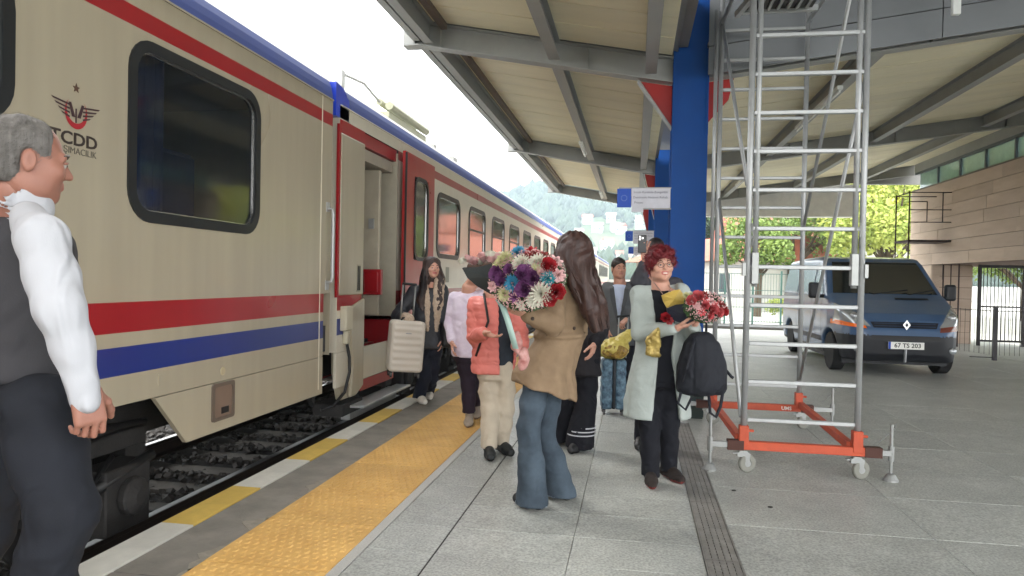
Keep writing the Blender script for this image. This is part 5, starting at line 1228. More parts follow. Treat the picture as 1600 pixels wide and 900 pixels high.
def fuzz(par, ob, n, ln, m, r=.0009, along=(0, 0, -1), mix=.7, curl=.3, seed=1, seg=3, name='hair_strands'):
    rs = np.random.RandomState(seed); me = ob.data; nv = len(me.vertices); co = np.zeros(nv*3); me.vertices.foreach_get('co', co); co = co.reshape(-1, 3)
    no = np.zeros(nv*3); me.vertices.foreach_get('normal', no); no = no.reshape(-1, 3); k = rs.randint(0, nv, n); P = co[k]+rs.randn(n, 3)*.002; Nn = no[k]; A = np.array(along, float)[None]
    T = A-Nn*(A*Nn).sum(1)[:, None]; T /= np.linalg.norm(T, axis=1)[:, None]+1e-6; D = Nn*(1-mix)+T*mix+rs.randn(n, 3)*curl*.6; D /= np.linalg.norm(D, axis=1)[:, None]; L_ = ln*rs.uniform(.5, 1.2, n)[:, None]
    S = np.cross(D, Nn); S /= np.linalg.norm(S, axis=1)[:, None]+1e-6; C_ = rs.randn(n, 3)*curl; pts = [P-Nn*.002]
    for i in range(1, seg+1): t = i/seg; pts.append(P+D*L_*t+(C_*.5-Nn*.25*mix+A*.15)*L_*t*t)
    V = []
    for i, q in enumerate(pts): w = r*(1-.7*i/seg); V += [q+S*w, q-S*w]
    V = np.stack(V, 1); m_ = V.shape[1]; F = np.concatenate([np.array([[2*i, 2*i+2, 2*i+3, 2*i+1]]) for i in range(seg)]); Fc = (F[None]+m_*np.arange(n)[:, None, None]).reshape(-1, 4)
    o = link(bpy.data.objects.new(name, mesh_from(name, V.reshape(-1, 3), Fc, m, True, fix=False)), par); o['kind'] = 'stuff'; return o
def guide_strands(par, guides, n, m, r=.0011, seed=1, jit=.02, name='hair_strands'):
    rs = np.random.RandomState(seed); V = []; Fc = []; o = 0
    for i in range(n):
        P, rr = guides[rs.randint(len(guides))]; P = np.array(P, float); rr = np.array(rr); a = rs.uniform(0, 2*np.pi); tt = np.linspace(rs.uniform(0, .3), rs.uniform(.75, 1.04), 12); idx = np.linspace(0, 1, len(P))
        Q = np.stack([np.interp(tt, idx, P[:, j]) for j in range(3)], 1); R0 = np.interp(tt, idx, rr)*rs.uniform(.93, 1.08); a2 = a+.25*np.sin(tt*7+a*3)
        Q = Q+np.stack([np.cos(a2), np.sin(a2), 0*a2], 1)*R0[:, None]+np.stack([np.sin(tt*9+a*5), np.cos(tt*8+a*7), 0*tt], 1)*jit*.35*tt[:, None]; s_ = np.array([-math.sin(a), math.cos(a), 0])*r
        for q in Q: V += [q+s_, q-s_]
        Fc += [(o+2*k, o+2*k+2, o+2*k+3, o+2*k+1) for k in range(11)]; o += 24
    ob = link(bpy.data.objects.new(name, mesh_from(name, V, Fc, m, True, fix=False)), par); ob['kind'] = 'stuff'; return ob
# ---------------------------------------------------------------- man in the grey waistcoat (left edge)
p = Person('man in white shirt and grey waistcoat walking at the left edge', *at(30, 500, Y=1.8)[:2], R(-55), 1.86, SK1)
p.male = True
p.px('head', 42, 249, 1.80).px('neck', 34, 326, 1.80).px('shR', 66, 372, 1.64).px('elR', 93, 480, 1.60).px('wrR', 133, 607, 1.66)
p.px('shL', -60, 360, 2.0).px('elL', -40, 480, 2.2).px('wrL', 10, 600, 2.3).px('chest', 46, 440, 1.86).px('waist', 38, 545, 1.86).px('hip', 50, 612, 1.86)
p.px('hipR', 62, 640, 1.76).px('hipL', 20, 640, 1.97).px('knR', 98, 800, 1.72).px('anR', 20, 1060, 1.70).px('knL', -30, 830, 1.98).px('anL', -140, 1060, 1.95)
p.j['toeR'] = p.j['anR']+V3(.02, .16, -.05); p.j['toeL'] = p.j['anL']+V3(0, .16, -.05)
p.j['anR'][2] = max(.09, p.j['anR'][2]); p.j['anL'][2] = max(.09, p.j['anL'][2]); p.ht = (R(20), R(-5), 0); p.browm = hairm('brow_grey', (96,88,82))
p.body(hand={'R': dict(dir=(.02, .16, -1), n=(-.8, -.5, 0), curl=1.3, s=1.06, thumb=.8, spread=.02)}, hands=('R',), hs=1.01)
M_shirt = cloth('white_shirt', (178,179,184), var=.03, bump=.06, wrinkle=.9, wscale=10, stretch=(1, 1, .45)); M_vest = cloth('waistcoat_grey', (62,61,64), var=.1, scale=5); M_dtr = cloth('charcoal_trousers', (32,34,40), var=.12)
F = p.fld([p.j['shR'], p.j['wrR'], p.j['shL'], p.j['elR'], p.j['waist']], .16, .009)
w_, ch, sr, sl_ = p.j['waist'], p.j['chest'], p.j['shR'], p.j['shL']
F.loft([(w_[2]-.05, w_[0], w_[1], .14, .10), (ch[2], ch[0], ch[1], .15, .10), (sr[2]+.0, ch[0], ch[1], .13, .08), (sr[2]+.05, ch[0], p.j['neck'][1], .08, .06)])
F.limb([p.j['neck']*.6+sr*.4+V3(0, 0, .0), sr, sr*.45+p.j['elR']*.55, p.j['elR'], p.j['elR']*.5+p.j['wrR']*.5, p.j['wrR']-V3(0, 0, .03)], [.05, .058, .058, .053, .048, .040], .03)
F.cone(sl_, p.j['neck'], .07, .06, .03)
F.cone(p.j['wrR']-nrm(p.j['wrR']-p.j['elR'])*.07, p.j['wrR']-nrm(p.j['wrR']-p.j['elR'])*.01, .041, .040, .006)
p.garment('shirt', M_shirt, F, 2, (.0045, 7, 5), 3)
F = Field(p.j['neck']-.15, p.j['neck']+.2, .004); nk = p.j['neck']; hd = p.hp(0, -.03, -.1)
F.cone(nk+(hd-nk)*.1, nk+(hd-nk)*.62, .083, .074, .0); F.cone(nk+(hd-nk)*.3-V3(0, 0, .05), nk+(hd-nk)*1.2, .060, .064, .0, cut=True); F.box(nk+(hd-nk)*.62+V3(0, 0, .1), (.2, .2, .075), cut=True)
p.garment('collar', M_shirt, F, 4, None)
F = p.fld([w_, ch, sr, sl_], .17, .009)
F.loft([(w_[2]-.085, w_[0], w_[1], .172, .132), (w_[2]+.02, w_[0], w_[1], .168, .128), (ch[2]-.05, ch[0], ch[1], .185, .138), (sr[2]+.01, ch[0], ch[1], .165, .115), (sr[2]+.065, ch[0]*.5+nk[0]*.5, nk[1]*.6+ch[1]*.4, .105, .085)], p=2.3)
F.cone(sr+V3(.03, 0, -.06), sr+V3(.10, 0, -.0), .075, .075, .02, cut=True)
vz = w_[2]
v = p.garment('waistcoat', M_vest, F, 1, (.006, 5, 8), 5)
F = p.fld([w_], .2, .008); F.loft([(vz+.055, w_[0], w_[1], .176, .136), (vz+.085, w_[0], w_[1], .178, .137)], rad=.005); F.loft([(vz, w_[0], w_[1]+.0, .16, .12), (vz+.2, w_[0], w_[1], .16, .12)], cut=True)
p.garment('back_strap', M_vest, F, 1, (.003, 20, 20), 2, par=v)
F = p.fld([w_], .2, .008); F.loft([(vz-.115, w_[0], w_[1], .158, .122), (vz-.075, w_[0], w_[1], .158, .122)], rad=.004); p.garment('belt', mat('belt_black', (24,22,22), .4), F, 1, None)
p.j['waist'] = w_-V3(0, 0, .06)
p.trousers(M_dtr, rt=.104, rk=.086, ra=.076, h=.012, seed=4, pelvis=(.165, .125), fold=(.012, 5, 9))
p.shoes(mat('shoe_black_leather', (26,25,25), .35), M_blk)
M_hg = hairm('hair_grey', (74,71,68), (118,114,110), .7)
F = Field(p.j['head']-.18, p.j['head']+.18, .005)
F.ell(p.hp(0, -.016, .034), [.0795*p.hs, .100*p.hs, .088*p.hs], M=p.headM()); F.ell(p.hp(0, -.05, -.035), [.070*p.hs, .062*p.hs, .06*p.hs], .02, M=p.headM())
F.box(p.hp(0, .150, -.01), (.2, .105, .3), 0, cut=True, M=p.headM()); F.ell(p.hp(0, .100, .075), [.050, .075, .045], .01, cut=True, M=p.headM()); F.box(p.hp(0, 0, -.18), (.2, .2, .105), cut=True, M=p.headM())
for g in (-1, 1): F.ell(p.hp(g*.082, -.008, -.015), [.03, .026, .042], .005, cut=True, M=p.headM())
F.disp(lambda x, y, z: .0025*vnoise(x*60, y*60, z*60)); ho = sculpt('hair', F, M_hg, p.T, it=1); fuzz(p.T, ho, 9000, .014, M_hg, .0006, along=tuple(p.headM() @ V3(0, -.8, -.5)), mix=.85, curl=.25)
# ---------------------------------------------------------------- woman in the beige coat, seen from behind
p = Person('long haired woman in beige coat and flared jeans seen from behind, holding a big bouquet', -.50, 4.62, R(53), 1.74, SK2)
p.px('head', 896, 404, 4.64).px('neck', 892, 440, 4.64).px('shL', 866, 456, 4.50).px('shR', 914, 455, 4.76).px('elL', 864, 505, 4.36).px('wrL', 822, 491, 4.26).px('elR', 900, 522, 4.92).px('wrR', 850, 505, 4.86)
p.px('chest', 886, 480, 4.64).px('waist', 874, 525, 4.64).px('hip', 851, 580, 4.62).px('hipL', 840, 592, 4.56).px('hipR', 860, 592, 4.68).px('knL', 826, 668, 4.50).px('knR', 850, 674, 4.72).px('anL', 834, 768, 4.50).px('anR', 877, 756, 4.74)
for q in 'LR': p.j['an'+q][2] = .085
p.j['toeL'] = p.j['anL']+V3(-.0, .15, -.05); p.j['toeR'] = p.j['anR']+V3(.0, .15, -.05); p.ht = (R(12), R(-6), 0)
p.body(hands=('L',), hand={'L': dict(n=(.6, .2, .8), curl=.7)}, hs=.98)
M_jean = cloth('blue_denim', (48,57,66), c2=(74,86,97), scale=5, weave=400)
def flare(F):
    for q in 'LR':
        a, k = p.j['an'+q], p.j['kn'+q]; F.cone(k*.45+a*.55, a-V3(0, 0, .06)+V3(0, .02, 0),   .076, .112, .05, flat=((1, 0, 0), .78)); F.box((a[0], a[1], -.12), (.4, .4, .145), cut=True)
p.trousers(M_jean, rt=.092, rk=.070, ra=.080, seed=7, hemz=.03, pelvis=(.15, .12), fold=(.009, 6, 8), cut=flare)
for q in 'LR':
    g = MB(); a = p.j['an'+q]+V3(0, .02, 0)
    for k in range(90):
        t_ = 2*math.pi*k/90; r0 = .112; x, y = a[0]+r0*.80*math.cos(t_), a[1]+r0*math.sin(t_); l = random.uniform(.006, .016); g.add([(x-.003, y, .034), (x+.003, y, .034), (x+random.uniform(-.004, .004), y, .034-l)], [(0, 1, 2)])
    obj('frayed_hem', g, cloth('fray', (150,160,172)), p.T, fix=False)
p.shoes(mat('shoe_black', (22,22,24), .5), M_blk, .25)
M_coat = cloth('beige_trench', (118,98,77), .75, var=.06, c2=(136,115,91))
J = p.j; F = p.fld([J['shL'], J['shR'], J['wrL'], J['hip'], J['neck']], .26, .010)
hemc = p.wp(848, 605, 4.60)
F.loft([(hemc[2]-.10, hemc[0], hemc[1], .215, .225), (hemc[2]+.10, hemc[0]*.7+J['hip'][0]*.3, hemc[1]*.7+J['hip'][1]*.3, .195, .185), (J['waist'][2]-.03, J['waist'][0], J['waist'][1], .170, .145), (J['waist'][2]+.06, J['waist'][0], J['waist'][1], .168, .14), (J['chest'][2]+.02, J['chest'][0], J['chest'][1], .182, .135), (J['shL'][2], J['neck'][0], J['neck'][1], .165, .095), (J['shL'][2]+.055, J['neck'][0], J['neck'][1], .085, .07)], p=2.1)
F.cone(J['shL'], J['shR'], .068, .068, .04); F.cone(J['neck']-V3(0, 0, .03), J['neck']+V3(0, 0, .02), .075, .068, .02)
F.limb([J['shL'], J['shL']*.4+J['elL']*.6, J['elL'], J['elL']*.5+J['wrL']*.5, J['wrL']+(J['elL']-J['wrL'])*.12], [.075, .072, .070, .062, .056], .03); F.limb([J['shR'], J['elR'], J['wrR']], [.075, .065, .055], .03)
zl0 = p.wp(795, 593, 4.5)[2]; zr0 = p.wp(885, 622, 4.65)[2]; A_ = p.wp(795, 593, 4.5); B_ = p.wp(890, 622, 4.65); dx_ = B_-A_; l2 = dx_[0]**2+dx_[1]**2
F.op(lambda x, y, z: z-(zl0+(zr0-zl0)*(((x-A_[0])*dx_[0]+(y-A_[1])*dx_[1])/l2)), F.lo, F.lo+F.h*F.n, cut=True)
def pleat(x, y, z):
    a = np.arctan2(y-J['waist'][1], x-J['waist'][0]); f = np.clip((J['waist'][2]-z)/.3, 0, 1); return .008*f*np.sin(a*9+np.sin(z*9))-.006*(np.abs(z-J['waist'][2]-.01) < .02)
F.disp(pleat)
ct = p.garment('coat', M_coat, F, 1, (.006, 6, 6), 9)
cv = BVHTree.FromPolygons([tuple(v.co) for v in ct.data.vertices], [tuple(q.vertices) for q in ct.data.polygons])
def on(bvh, pt, cen):
    d = Vector(pt)-Vector(cen); h = bvh.ray_cast(Vector(cen)+d.normalized()*1.0, -d.normalized()); return (h[0] or Vector(pt)), (h[1] or d.normalized())
g = MB(); pts = []
for k in range(40):
    a = 2*math.pi*k/40; q, n_ = on(cv, J['waist']+V3(math.cos(a), math.sin(a), 0), J['waist']+V3(0, 0, .01)); pts.append(q+n_*.003)
vs = [];
for q in pts: vs += [q+Vector((0, 0, .018)), q-Vector((0, 0, .018))]
g.add(vs, [(2*i, 2*((i+1) % 40), 2*((i+1) % 40)+1, 2*i+1) for i in range(40)]); bl = obj('coat_belt', g, M_coat, ct, smooth=True, fix=False); so = bl.modifiers.new('s', 'SOLIDIFY'); so.thickness = .006; so.offset = 1
M_btn = mat('button_brown', (52,38,30), .35)
for (x, y, Y) in ((832, 498, 4.2), (897, 513, 4.3), (926, 500, 4.4)):
    c_ = p.wp(x, y, Y-.3); d = Vector(p.wp(x, y, Y+.5)-c_).normalized(); h = cv.ray_cast(Vector(c_), d)
    if h[0] is not None: g = MB(); g.sphere(h[0], .012, 10, 6, (1, 1, 1)); obj('button', g, M_btn, ct, smooth=True)
M_h2 = hairm('hair_dark_brown', (46,32,30), (70,48,42), .42)
F = p.fld([J['head'], J['waist'], p.wp(940, 510, 4.4)], .18, .008)
F.ell(p.hp(0, -.012, .03), [.088, .112, .098], M=p.headM())
for pts, rs in (([(893, 385, 4.62), (890, 412, 4.60), (892, 436, 4.53)], [.09, .085, .05]), ([(900, 385, 4.6), (904, 415, 4.57), (912, 448, 4.52), (922, 482, 4.50), (930, 512, 4.50)], [.1, .095, .070, .058, .03]), ([(906, 395, 4.62), (920, 435, 4.60), (934, 475, 4.58), (942, 506, 4.58)], [.08, .062, .048, .022]),
                ([(880, 398, 4.56), (871, 420, 4.52), (866, 440, 4.50)], [.06, .03, .012])):
    F.limb([p.wp(*q) for q in pts], rs, .03)
fc = p.hp(0, .10, -.02); F.ell(fc, [.052, .05, .085], .01, cut=True, M=p.headM())
def strands(cx, cy, amp=.006, fr=26):
    def fn(x, y, z):
        a = np.arctan2(y-cy, x-cx); wv = .35*np.sin(z*16+a*2); return amp*vnoise((a+wv)*fr/3, z*2.2, 0*z)+amp*.6*vnoise((a+wv)*fr, z*3.5, 0*z+5)+amp*.8*vnoise(x*14, y*14, z*6)
    return fn
F.disp(strands(J['head'][0], J['head'][1]+.02, .007, 26)); ho = sculpt('hair', F, M_h2, p.T, it=1)
G_ = [([p.wp(893, 372, 4.62), p.wp(890, 412, 4.58), p.wp(895, 440, 4.52), p.wp(908, 474, 4.48)], [.03, .085, .055, .022]), ([p.wp(897, 368, 4.62), p.wp(904, 412, 4.57), p.wp(912, 448, 4.52), p.wp(922, 482, 4.50), p.wp(932, 518, 4.50)], [.03, .098, .073, .06, .034]),
      ([p.wp(902, 370, 4.64), p.wp(918, 430, 4.60), p.wp(934, 475, 4.58), p.wp(944, 514, 4.58)], [.03, .068, .052, .026])]
guide_strands(p.T, G_, 1500, hairm('hair_strand_brown', (56,40,36), (84,60,52), .4), .0013, seed=3, jit=.03)
P_TRENCH = p
# ---------------------------------------------------------------- smiling woman with short red hair
p = Person('smiling woman with short red hair and glasses in a long pale cardigan', .20, 5.30, R(192), 1.68, SK2)
p.px('head', 1032, 412, 5.25).px('neck', 1032, 446, 5.30).px('shR', 999, 460, 5.32).px('shL', 1064, 457, 5.30).px('elR', 1000, 520, 5.22).px('wrR', 1056, 513, 5.02).px('elL', 1082, 522, 5.28).px('wrL', 1084, 508, 5.05)
p.px('chest', 1032, 492, 5.32).px('waist', 1032, 550, 5.32).px('hip', 1032, 585, 5.32).px('hipR', 1016, 592, 5.32).px('hipL', 1047, 592, 5.32).px('knR', 1015, 665, 5.25).px('knL', 1046, 660, 5.33).px('anR', 1016, 736, 5.26).px('anL', 1045, 722, 5.42)
for q in 'LR': p.j['an'+q][2] = .085
p.j['toeR'] = p.j['anR']+V3(.02, .15, -.05); p.j['toeL'] = p.j['anL']+V3(-.05, .15, -.05); p.ht = (R(6), R(-3), R(4)); p.browm = hairm('brow_brown', (90,54,44))
p.body(hand={'R': dict(dir=(-.95, .1, .3), n=(.0, -.25, .95), curl=.35, spread=.16, thumb=.3), 'L': dict(dir=(-.62, .12, .75), n=(.75, -.1, .5), curl=.5, spread=.14)}, hs=1.0, smile=True)
J = p.j
M_bk = cloth('black_jersey', (24,25,31), var=.15); M_card = cloth('pale_cardigan', (164,172,168), .9, var=.05, weave=160, bump=.3)
F = p.fld([J['shL'], J['shR'], J['hip']], .2, .010)
F.loft([(J['hip'][2]-.05, *J['hip'][:2], .165, .125), (J['waist'][2], *J['waist'][:2], .15, .118), (J['chest'][2], *J['chest'][:2], .160, .122), (J['shR'][2]-.01, J['neck'][0], J['neck'][1], .14, .085), (J['shR'][2]+.035, J['neck'][0], J['neck'][1], .09, .065)])
F.ell(J['neck']+V3(0, .06, .045), (.075, .08, .055), .01, cut=True)
p.garment('top', M_bk, F, 1, (.006, 7, 7), 3)
p.trousers(M_bk, rt=.088, rk=.072, ra=.066, seed=12, pelvis=(.155, .115), fold=(.007, 7, 9))
p.shoes(cloth('shoe_dark_brown', (44,38,36)), mat('sole_red', (110,44,40), .6), .26, .03)
F = p.fld([J['shL'], J['shR'], J['wrR'], J['elL'], p.wp(990, 655, 5.3), p.wp(1075, 655, 5.3)], .2, .010)
hz0 = p.wp(1000, 652, 5.3)[2]; cx, cy = J['hip'][0], J['hip'][1]
F.loft([(hz0, cx+.015, cy-.02, .235, .165), (J['hip'][2]-.05, cx+.01, cy-.01, .215, .155), (J['waist'][2], *J['waist'][:2], .185, .140), (J['chest'][2], *J['chest'][:2], .178, .138), (J['shR'][2], J['neck'][0], J['neck'][1], .155, .09), (J['shR'][2]+.05, J['neck'][0], J['neck'][1], .085, .07)], p=2.2, rad=.01)
F.cone(J['shL'], J['shR'], .062, .062, .04)
for q in 'LR': F.limb([J['sh'+q], J['sh'+q]*.4+J['el'+q]*.6, J['el'+q], J['el'+q]*.5+J['wr'+q]*.5, J['wr'+q]+(J['el'+q]-J['wr'+q])*.1], [.066, .060, .058, .05, .042], .025)
def opening(x, y, z):
    w = np.interp(z, [hz0, J['waist'][2], J['chest'][2], J['shR'][2]+.06], [.105, .045, .075, .095]); cxx = np.interp(z, [hz0, J['waist'][2]], [cx-.02, J['waist'][0]-.0])
    f = J['hip'][1]+.02; arm = np.zeros_like(x+y+z)
    return np.maximum(np.abs(x-cxx)-w, np.maximum(f-y, y-(J['chest'][1]+.155)))
F.op(opening, (cx-.3, J['hip'][1], hz0-.1), (cx+.3, J['hip'][1]+.3, J['neck'][2]+.1), .01, cut=True)
F.loft([(hz0-.1, cx, cy-.02, .16, .095), (J['waist'][2]-.1, cx, cy, .17, .12)], cut=True)
for q in 'R': F.limb([J['sh'+q]*.4+J['el'+q]*.6, J['el'+q], J['el'+q]*.5+J['wr'+q]*.5, J['wr'+q]+(J['el'+q]-J['wr'+q])*.1], [.06, .058, .05, .042], .01)
F.limb([J['elL'], J['elL']*.5+J['wrL']*.5, J['wrL']+(J['elL']-J['wrL'])*.1], [.058, .05, .042], .01)
def drape(x, y, z):
    a = np.arctan2(y-cy, x-cx); f = np.clip((J['waist'][2]+.05-z)/.4, 0, 1); return .012*f*np.sin(a*11+1.5*np.sin(z*5))*np.clip((cy+.04-y)/.05, 0, 1)
F.disp(drape); p.garment('cardigan', M_card, F, 1, (.005, 7, 7), 8)
M_rh = hairm('hair_red', (76,16,24), (122,34,40), .5)
F = Field(J['head']-.2, J['head']+.2, .0055); Mh = p.headM()
F.ell(p.hp(0, -.02, .042), [.096, .112, .096], M=Mh)
for g in (-1, 1): F.ell(p.hp(g*.074, .012, .015), [.028, .05, .05], .02, M=Mh); F.ell(p.hp(g*.05, .066, .075), [.04, .035, .03], .02, M=Mh)
F.ell(p.hp(0, -.05, -.04), [.078, .06, .06], .03, M=Mh)
F.ell(p.hp(0, .108, -.02), [.062, .058, .072], .008, cut=True, M=Mh); F.box(p.hp(0, .0, -.16), (.2, .2, .07), cut=True, M=Mh)
F.disp(lambda x, y, z: .011*vnoise(x*34, y*34, z*34)+.005*vnoise(x*80, y*80, z*80)+.004*np.abs(vnoise(x*55, y*55, z*20))); ho = sculpt('hair', F, M_rh, p.T, it=1); fuzz(p.T, ho, 5000, .022, M_rh, .0012, mix=.5, curl=.8)
g = MB()
for s_ in (-1, 1):
    pts = [p.hp(s_*.033+.023*math.cos(a), .104-.10*abs(s_*.033+.023*math.cos(a))**1.6, -.004+.017*math.sin(a)) for a in np.linspace(0, 2*math.pi, 18)[:-1]]; g.tube(pts, .0016, 5, close=True)
    g.tube([p.hp(s_*.056, .092, .0), p.hp(s_*.080, .06, .002), p.hp(s_*.082, .0, .0)], .0014, 5)
g.tube([p.hp(-.010, .103, .0), p.hp(0, .106, .003), p.hp(.010, .103, .0)], .0014, 5); obj('glasses', g, mat('glasses_dark', (44,36,34), .3, .4), p.T, smooth=True)
g = MB(); g.tube([p.hp(-.055, -.01, -.135)+V3(0, .0, -.01), J['neck']+V3(-.05, .085, -.02), J['neck']+V3(-.01, .125, -.09), J['neck']+V3(.03, .10, -.03), J['neck']+V3(.06, .02, .03)], .004, 5); obj('necklace', g, mat('necklace', (150,120,110), .4, .3), p.T, smooth=True)
P_RED = p
# ---------------------------------------------------------------- person in the coral puffer jacket
p = Person('person in coral quilted jacket and beige trousers, face hidden behind the flowers', -1.12, 5.78, R(196), 1.64, SK2)
p.px('head', 768, 424, 5.78).px('neck', 768, 458, 5.80).px('shR', 744, 476, 5.82).px('shL', 799, 476, 5.82).px('elR', 743, 526, 5.74).px('wrR', 757, 520, 5.48).px('elL', 812, 520, 5.82).px('wrL', 818, 540, 5.62)
p.px('chest', 772, 500, 5.82).px('waist', 773, 545, 5.82).px('hip', 775, 575, 5.82).px('hipR', 763, 582, 5.82).px('hipL', 788, 582, 5.82).px('knR', 765, 640, 5.76).px('knL', 790, 638, 5.82).px('anR', 764, 700, 5.74).px('anL', 783, 693, 5.90)
for q in 'LR': p.j['an'+q][2] = .085
p.j['toeR'] = p.j['anR']+V3(.0, .15, -.05); p.j['toeL'] = p.j['anL']+V3(-.06, .14, -.05); p.browm = hairm('brow_brown', (90,54,44))
p.body(hands=('R',), hand={'R': dict(dir=(-.75, .6, -.25), n=(-.2, .1, 1), curl=.5, spread=.15)}, hs=.97)
J = p.j; M_coral = mat('coral_nylon', (212,120,110), .5, var=.05, scale=8, bump=.1, bscale=60, spec=.35, wrinkle=.7, wscale=10)
F = p.fld([J['shL'], J['shR'], J['hip']], .2, .011); F.loft([(J['hip'][2]-.02, *J['hip'][:2], .15, .12), (J['chest'][2], *J['chest'][:2], .15, .12), (J['shR'][2]+.02, J['neck'][0], J['neck'][1], .10, .07)]); p.garment('top', cloth('dark_top', (44,50,58), var=.2), F, 1, (.006, 7, 7), 3)
p.trousers(cloth('beige_trousers', (184,172,154), var=.05), rt=.088, rk=.070, ra=.067, seed=15, pelvis=(.155, .12), fold=(.009, 7, 9), hemz=.07)
p.shoes(mat('trainer_black', (30,32,32), .6), M_blk, .27)
F = p.fld([J['shL'], J['shR'], J['wrR'], J['elL'], J['hip']], .18, .010); hz0 = J['hip'][2]-.04
F.loft([(hz0, J['hip'][0]+.03, J['hip'][1], .185, .145), (J['waist'][2], *J['waist'][:2], .185, .145), (J['chest'][2], *J['chest'][:2], .182, .145), (J['shR'][2]+.0, J['neck'][0], J['neck'][1], .16, .1), (J['shR'][2]+.06, J['neck'][0], J['neck'][1], .09, .08)], p=2.3)
F.cone(J['shL'], J['shR'], .07, .07, .04); F.op(lambda x, y, z: np.maximum(np.abs(x-(J['hip'][0]-.075))-.052-.02*np.clip((z-hz0)/.3, 0, 1), (J['hip'][1]+.03)-y), (-.4, J['hip'][1], hz0-.1), (.4, J['hip'][1]+.3, J['neck'][2]+.1), .008, cut=True)
for q in 'LR': F.limb([J['sh'+q], J['sh'+q]*.4+J['el'+q]*.6, J['el'+q], J['wr'+q]+(J['el'+q]-J['wr'+q])*.12], [.075, .072, .068, .052], .02)
F.disp(lambda x, y, z: -.006*np.abs(np.sin((z+.012*vnoise(x*6, y*6, z*3))*math.pi/.062))+.004); p.garment('jacket', M_coral, F, 1, (.005, 12, 12), 8)
F = Field(J['head']-.18, J['head']+.18, .007); F.ell(p.hp(0, -.02, .035), [.09, .105, .092], M=p.headM()); F.ell(p.hp(0, .1, -.03), [.06, .06, .08], cut=True, M=p.headM()); sculpt('hair', F, hairm('hair_brown', (74,52,42)), p.T)
g = MB(); g.tube([J['shR']*.55+J['neck']*.45+V3(0, .09, .05), J['chest']+V3(.06, .165, 0), J['waist']+V3(.16, .10, -.05)], .011, 5); obj('bag_strap', g, M_blk, p.T, smooth=True)
# ---------------------------------------------------------------- person in lilac shirt
p = Person('person in pale lilac shirt and dark trousers behind the black paper wrap', -1.62, 6.95, R(190), 1.63, SK2)
p.px('head', 743, 426, 6.95).px('neck', 732, 450, 6.98).px('shR', 710, 466, 7.0).px('shL', 755, 464, 7.0).px('elR', 704, 508, 6.98).px('wrR', 706, 534, 6.90).px('elL', 765, 508, 6.98).px('wrL', 762, 535, 6.9)
p.px('chest', 731, 490, 7.0).px('waist', 731, 525, 7.0).px('hip', 733, 550, 7.0).px('hipR', 724, 555, 7.0).px('hipL', 744, 555, 7.0).px('knR', 732, 600, 6.95).px('knL', 744, 600, 7.1).px('anR', 733, 655, 6.92).px('anL', 745, 648, 7.35)
for q in 'LR': p.j['an'+q][2] = .085
p.j['toeR'] = p.j['anR']+V3(.0, .15, -.05); p.j['toeL'] = p.j['anL']+V3(0, .14, -.05)
p.body(hand={'R': dict(n=(-1, 0, 0), curl=.5, far=1)}, hands=('R',), hs=.97); J = p.j
M_lil = cloth('lilac_shirt', (206,192,212), .8, var=.03, c2=(222,212,226))
F = p.fld([J['shL'], J['shR'], J['wrR'], J['wrL'], J['hip']], .16, .012)
F.loft([(J['hip'][2]-.05, *J['hip'][:2], .165, .125), (J['waist'][2], *J['waist'][:2], .168, .125), (J['chest'][2], *J['chest'][:2], .168, .125), (J['shR'][2], J['neck'][0], J['neck'][1], .15, .085), (J['shR'][2]+.05, J['neck'][0], J['neck'][1], .075, .065)])
F.cone(J['shL'], J['shR'], .06, .06, .04)
for q in 'LR': F.limb([J['sh'+q], J['el'+q], J['wr'+q]+(J['el'+q]-J['wr'+q])*.1], [.066, .062, .044], .02)
p.garment('shirt', M_lil, F, 1, (.009, 7, 8), 6)
p.trousers(cloth('aubergine_trousers', (40,30,40), var=.12), rt=.088, rk=.07, ra=.066, h=.013, seed=3, hemz=.12, fold=(.007, 7, 9))
p.shoes(cloth('boot_beige', (150,138,124)), mat('sole_brown', (92,72,60), .7), .26, .04)
F = Field(J['head']-.18, J['head']+.18, .008); F.ell(p.hp(0, -.02, .035), [.09, .105, .092], M=p.headM()); F.ell(p.hp(0, .1, -.03), [.06, .06, .08], cut=True, M=p.headM()); sculpt('hair', F, hairm('hair_brown', (74,52,42)), p.T)
# ---------------------------------------------------------------- dark haired woman stepping off with the suitcase
p = Person('dark haired woman in black jacket with fur cuffs carrying a white suitcase off the train', -2.34, 7.95, R(205), 1.67, SK2)
p.px('head', 675, 418, 7.98).px('neck', 673, 441, 8.02).px('shR', 648, 456, 8.0).px('shL', 690, 454, 8.08).px('elR', 622, 494, 7.92).px('wrR', 639, 499, 7.66).px('elL', 694, 505, 8.1).px('wrL', 690, 530, 8.05)
p.px('chest', 669, 480, 8.03).px('waist', 668, 522, 8.03).px('hip', 669, 545, 8.03).px('hipR', 660, 552, 8.0).px('hipL', 677, 552, 8.05).px('knR', 663, 590, 7.9).px('knL', 674, 590, 8.1).px('anR', 655, 626, 7.98).px('anL', 669, 622, 8.35)
for q in 'LR': p.j['an'+q][2] = .085
p.j['toeR'] = p.j['anR']+V3(-.04, .15, -.05); p.j['toeL'] = p.j['anL']+V3(0, .14, -.05); p.ht = (R(14), 0, 0)
p.body(hands=('R', 'L'), hand={'R': dict(dir=(-.5, .5, -.7), n=(0, -.6, -.8), curl=1.3, far=1), 'L': dict(far=1)}, hs=.98); J = p.j
M_jk = mat('black_leather_jacket', (42,44,50), .5, var=.15, scale=10, bump=.2, bscale=40); M_fur = mat('beige_fur', (184,164,144), .95, var=.15, scale=40, bump=.8, bscale=90)
F = p.fld([J['shL'], J['shR'], J['wrR'], J['wrL'], J['hip']], .17, .012)
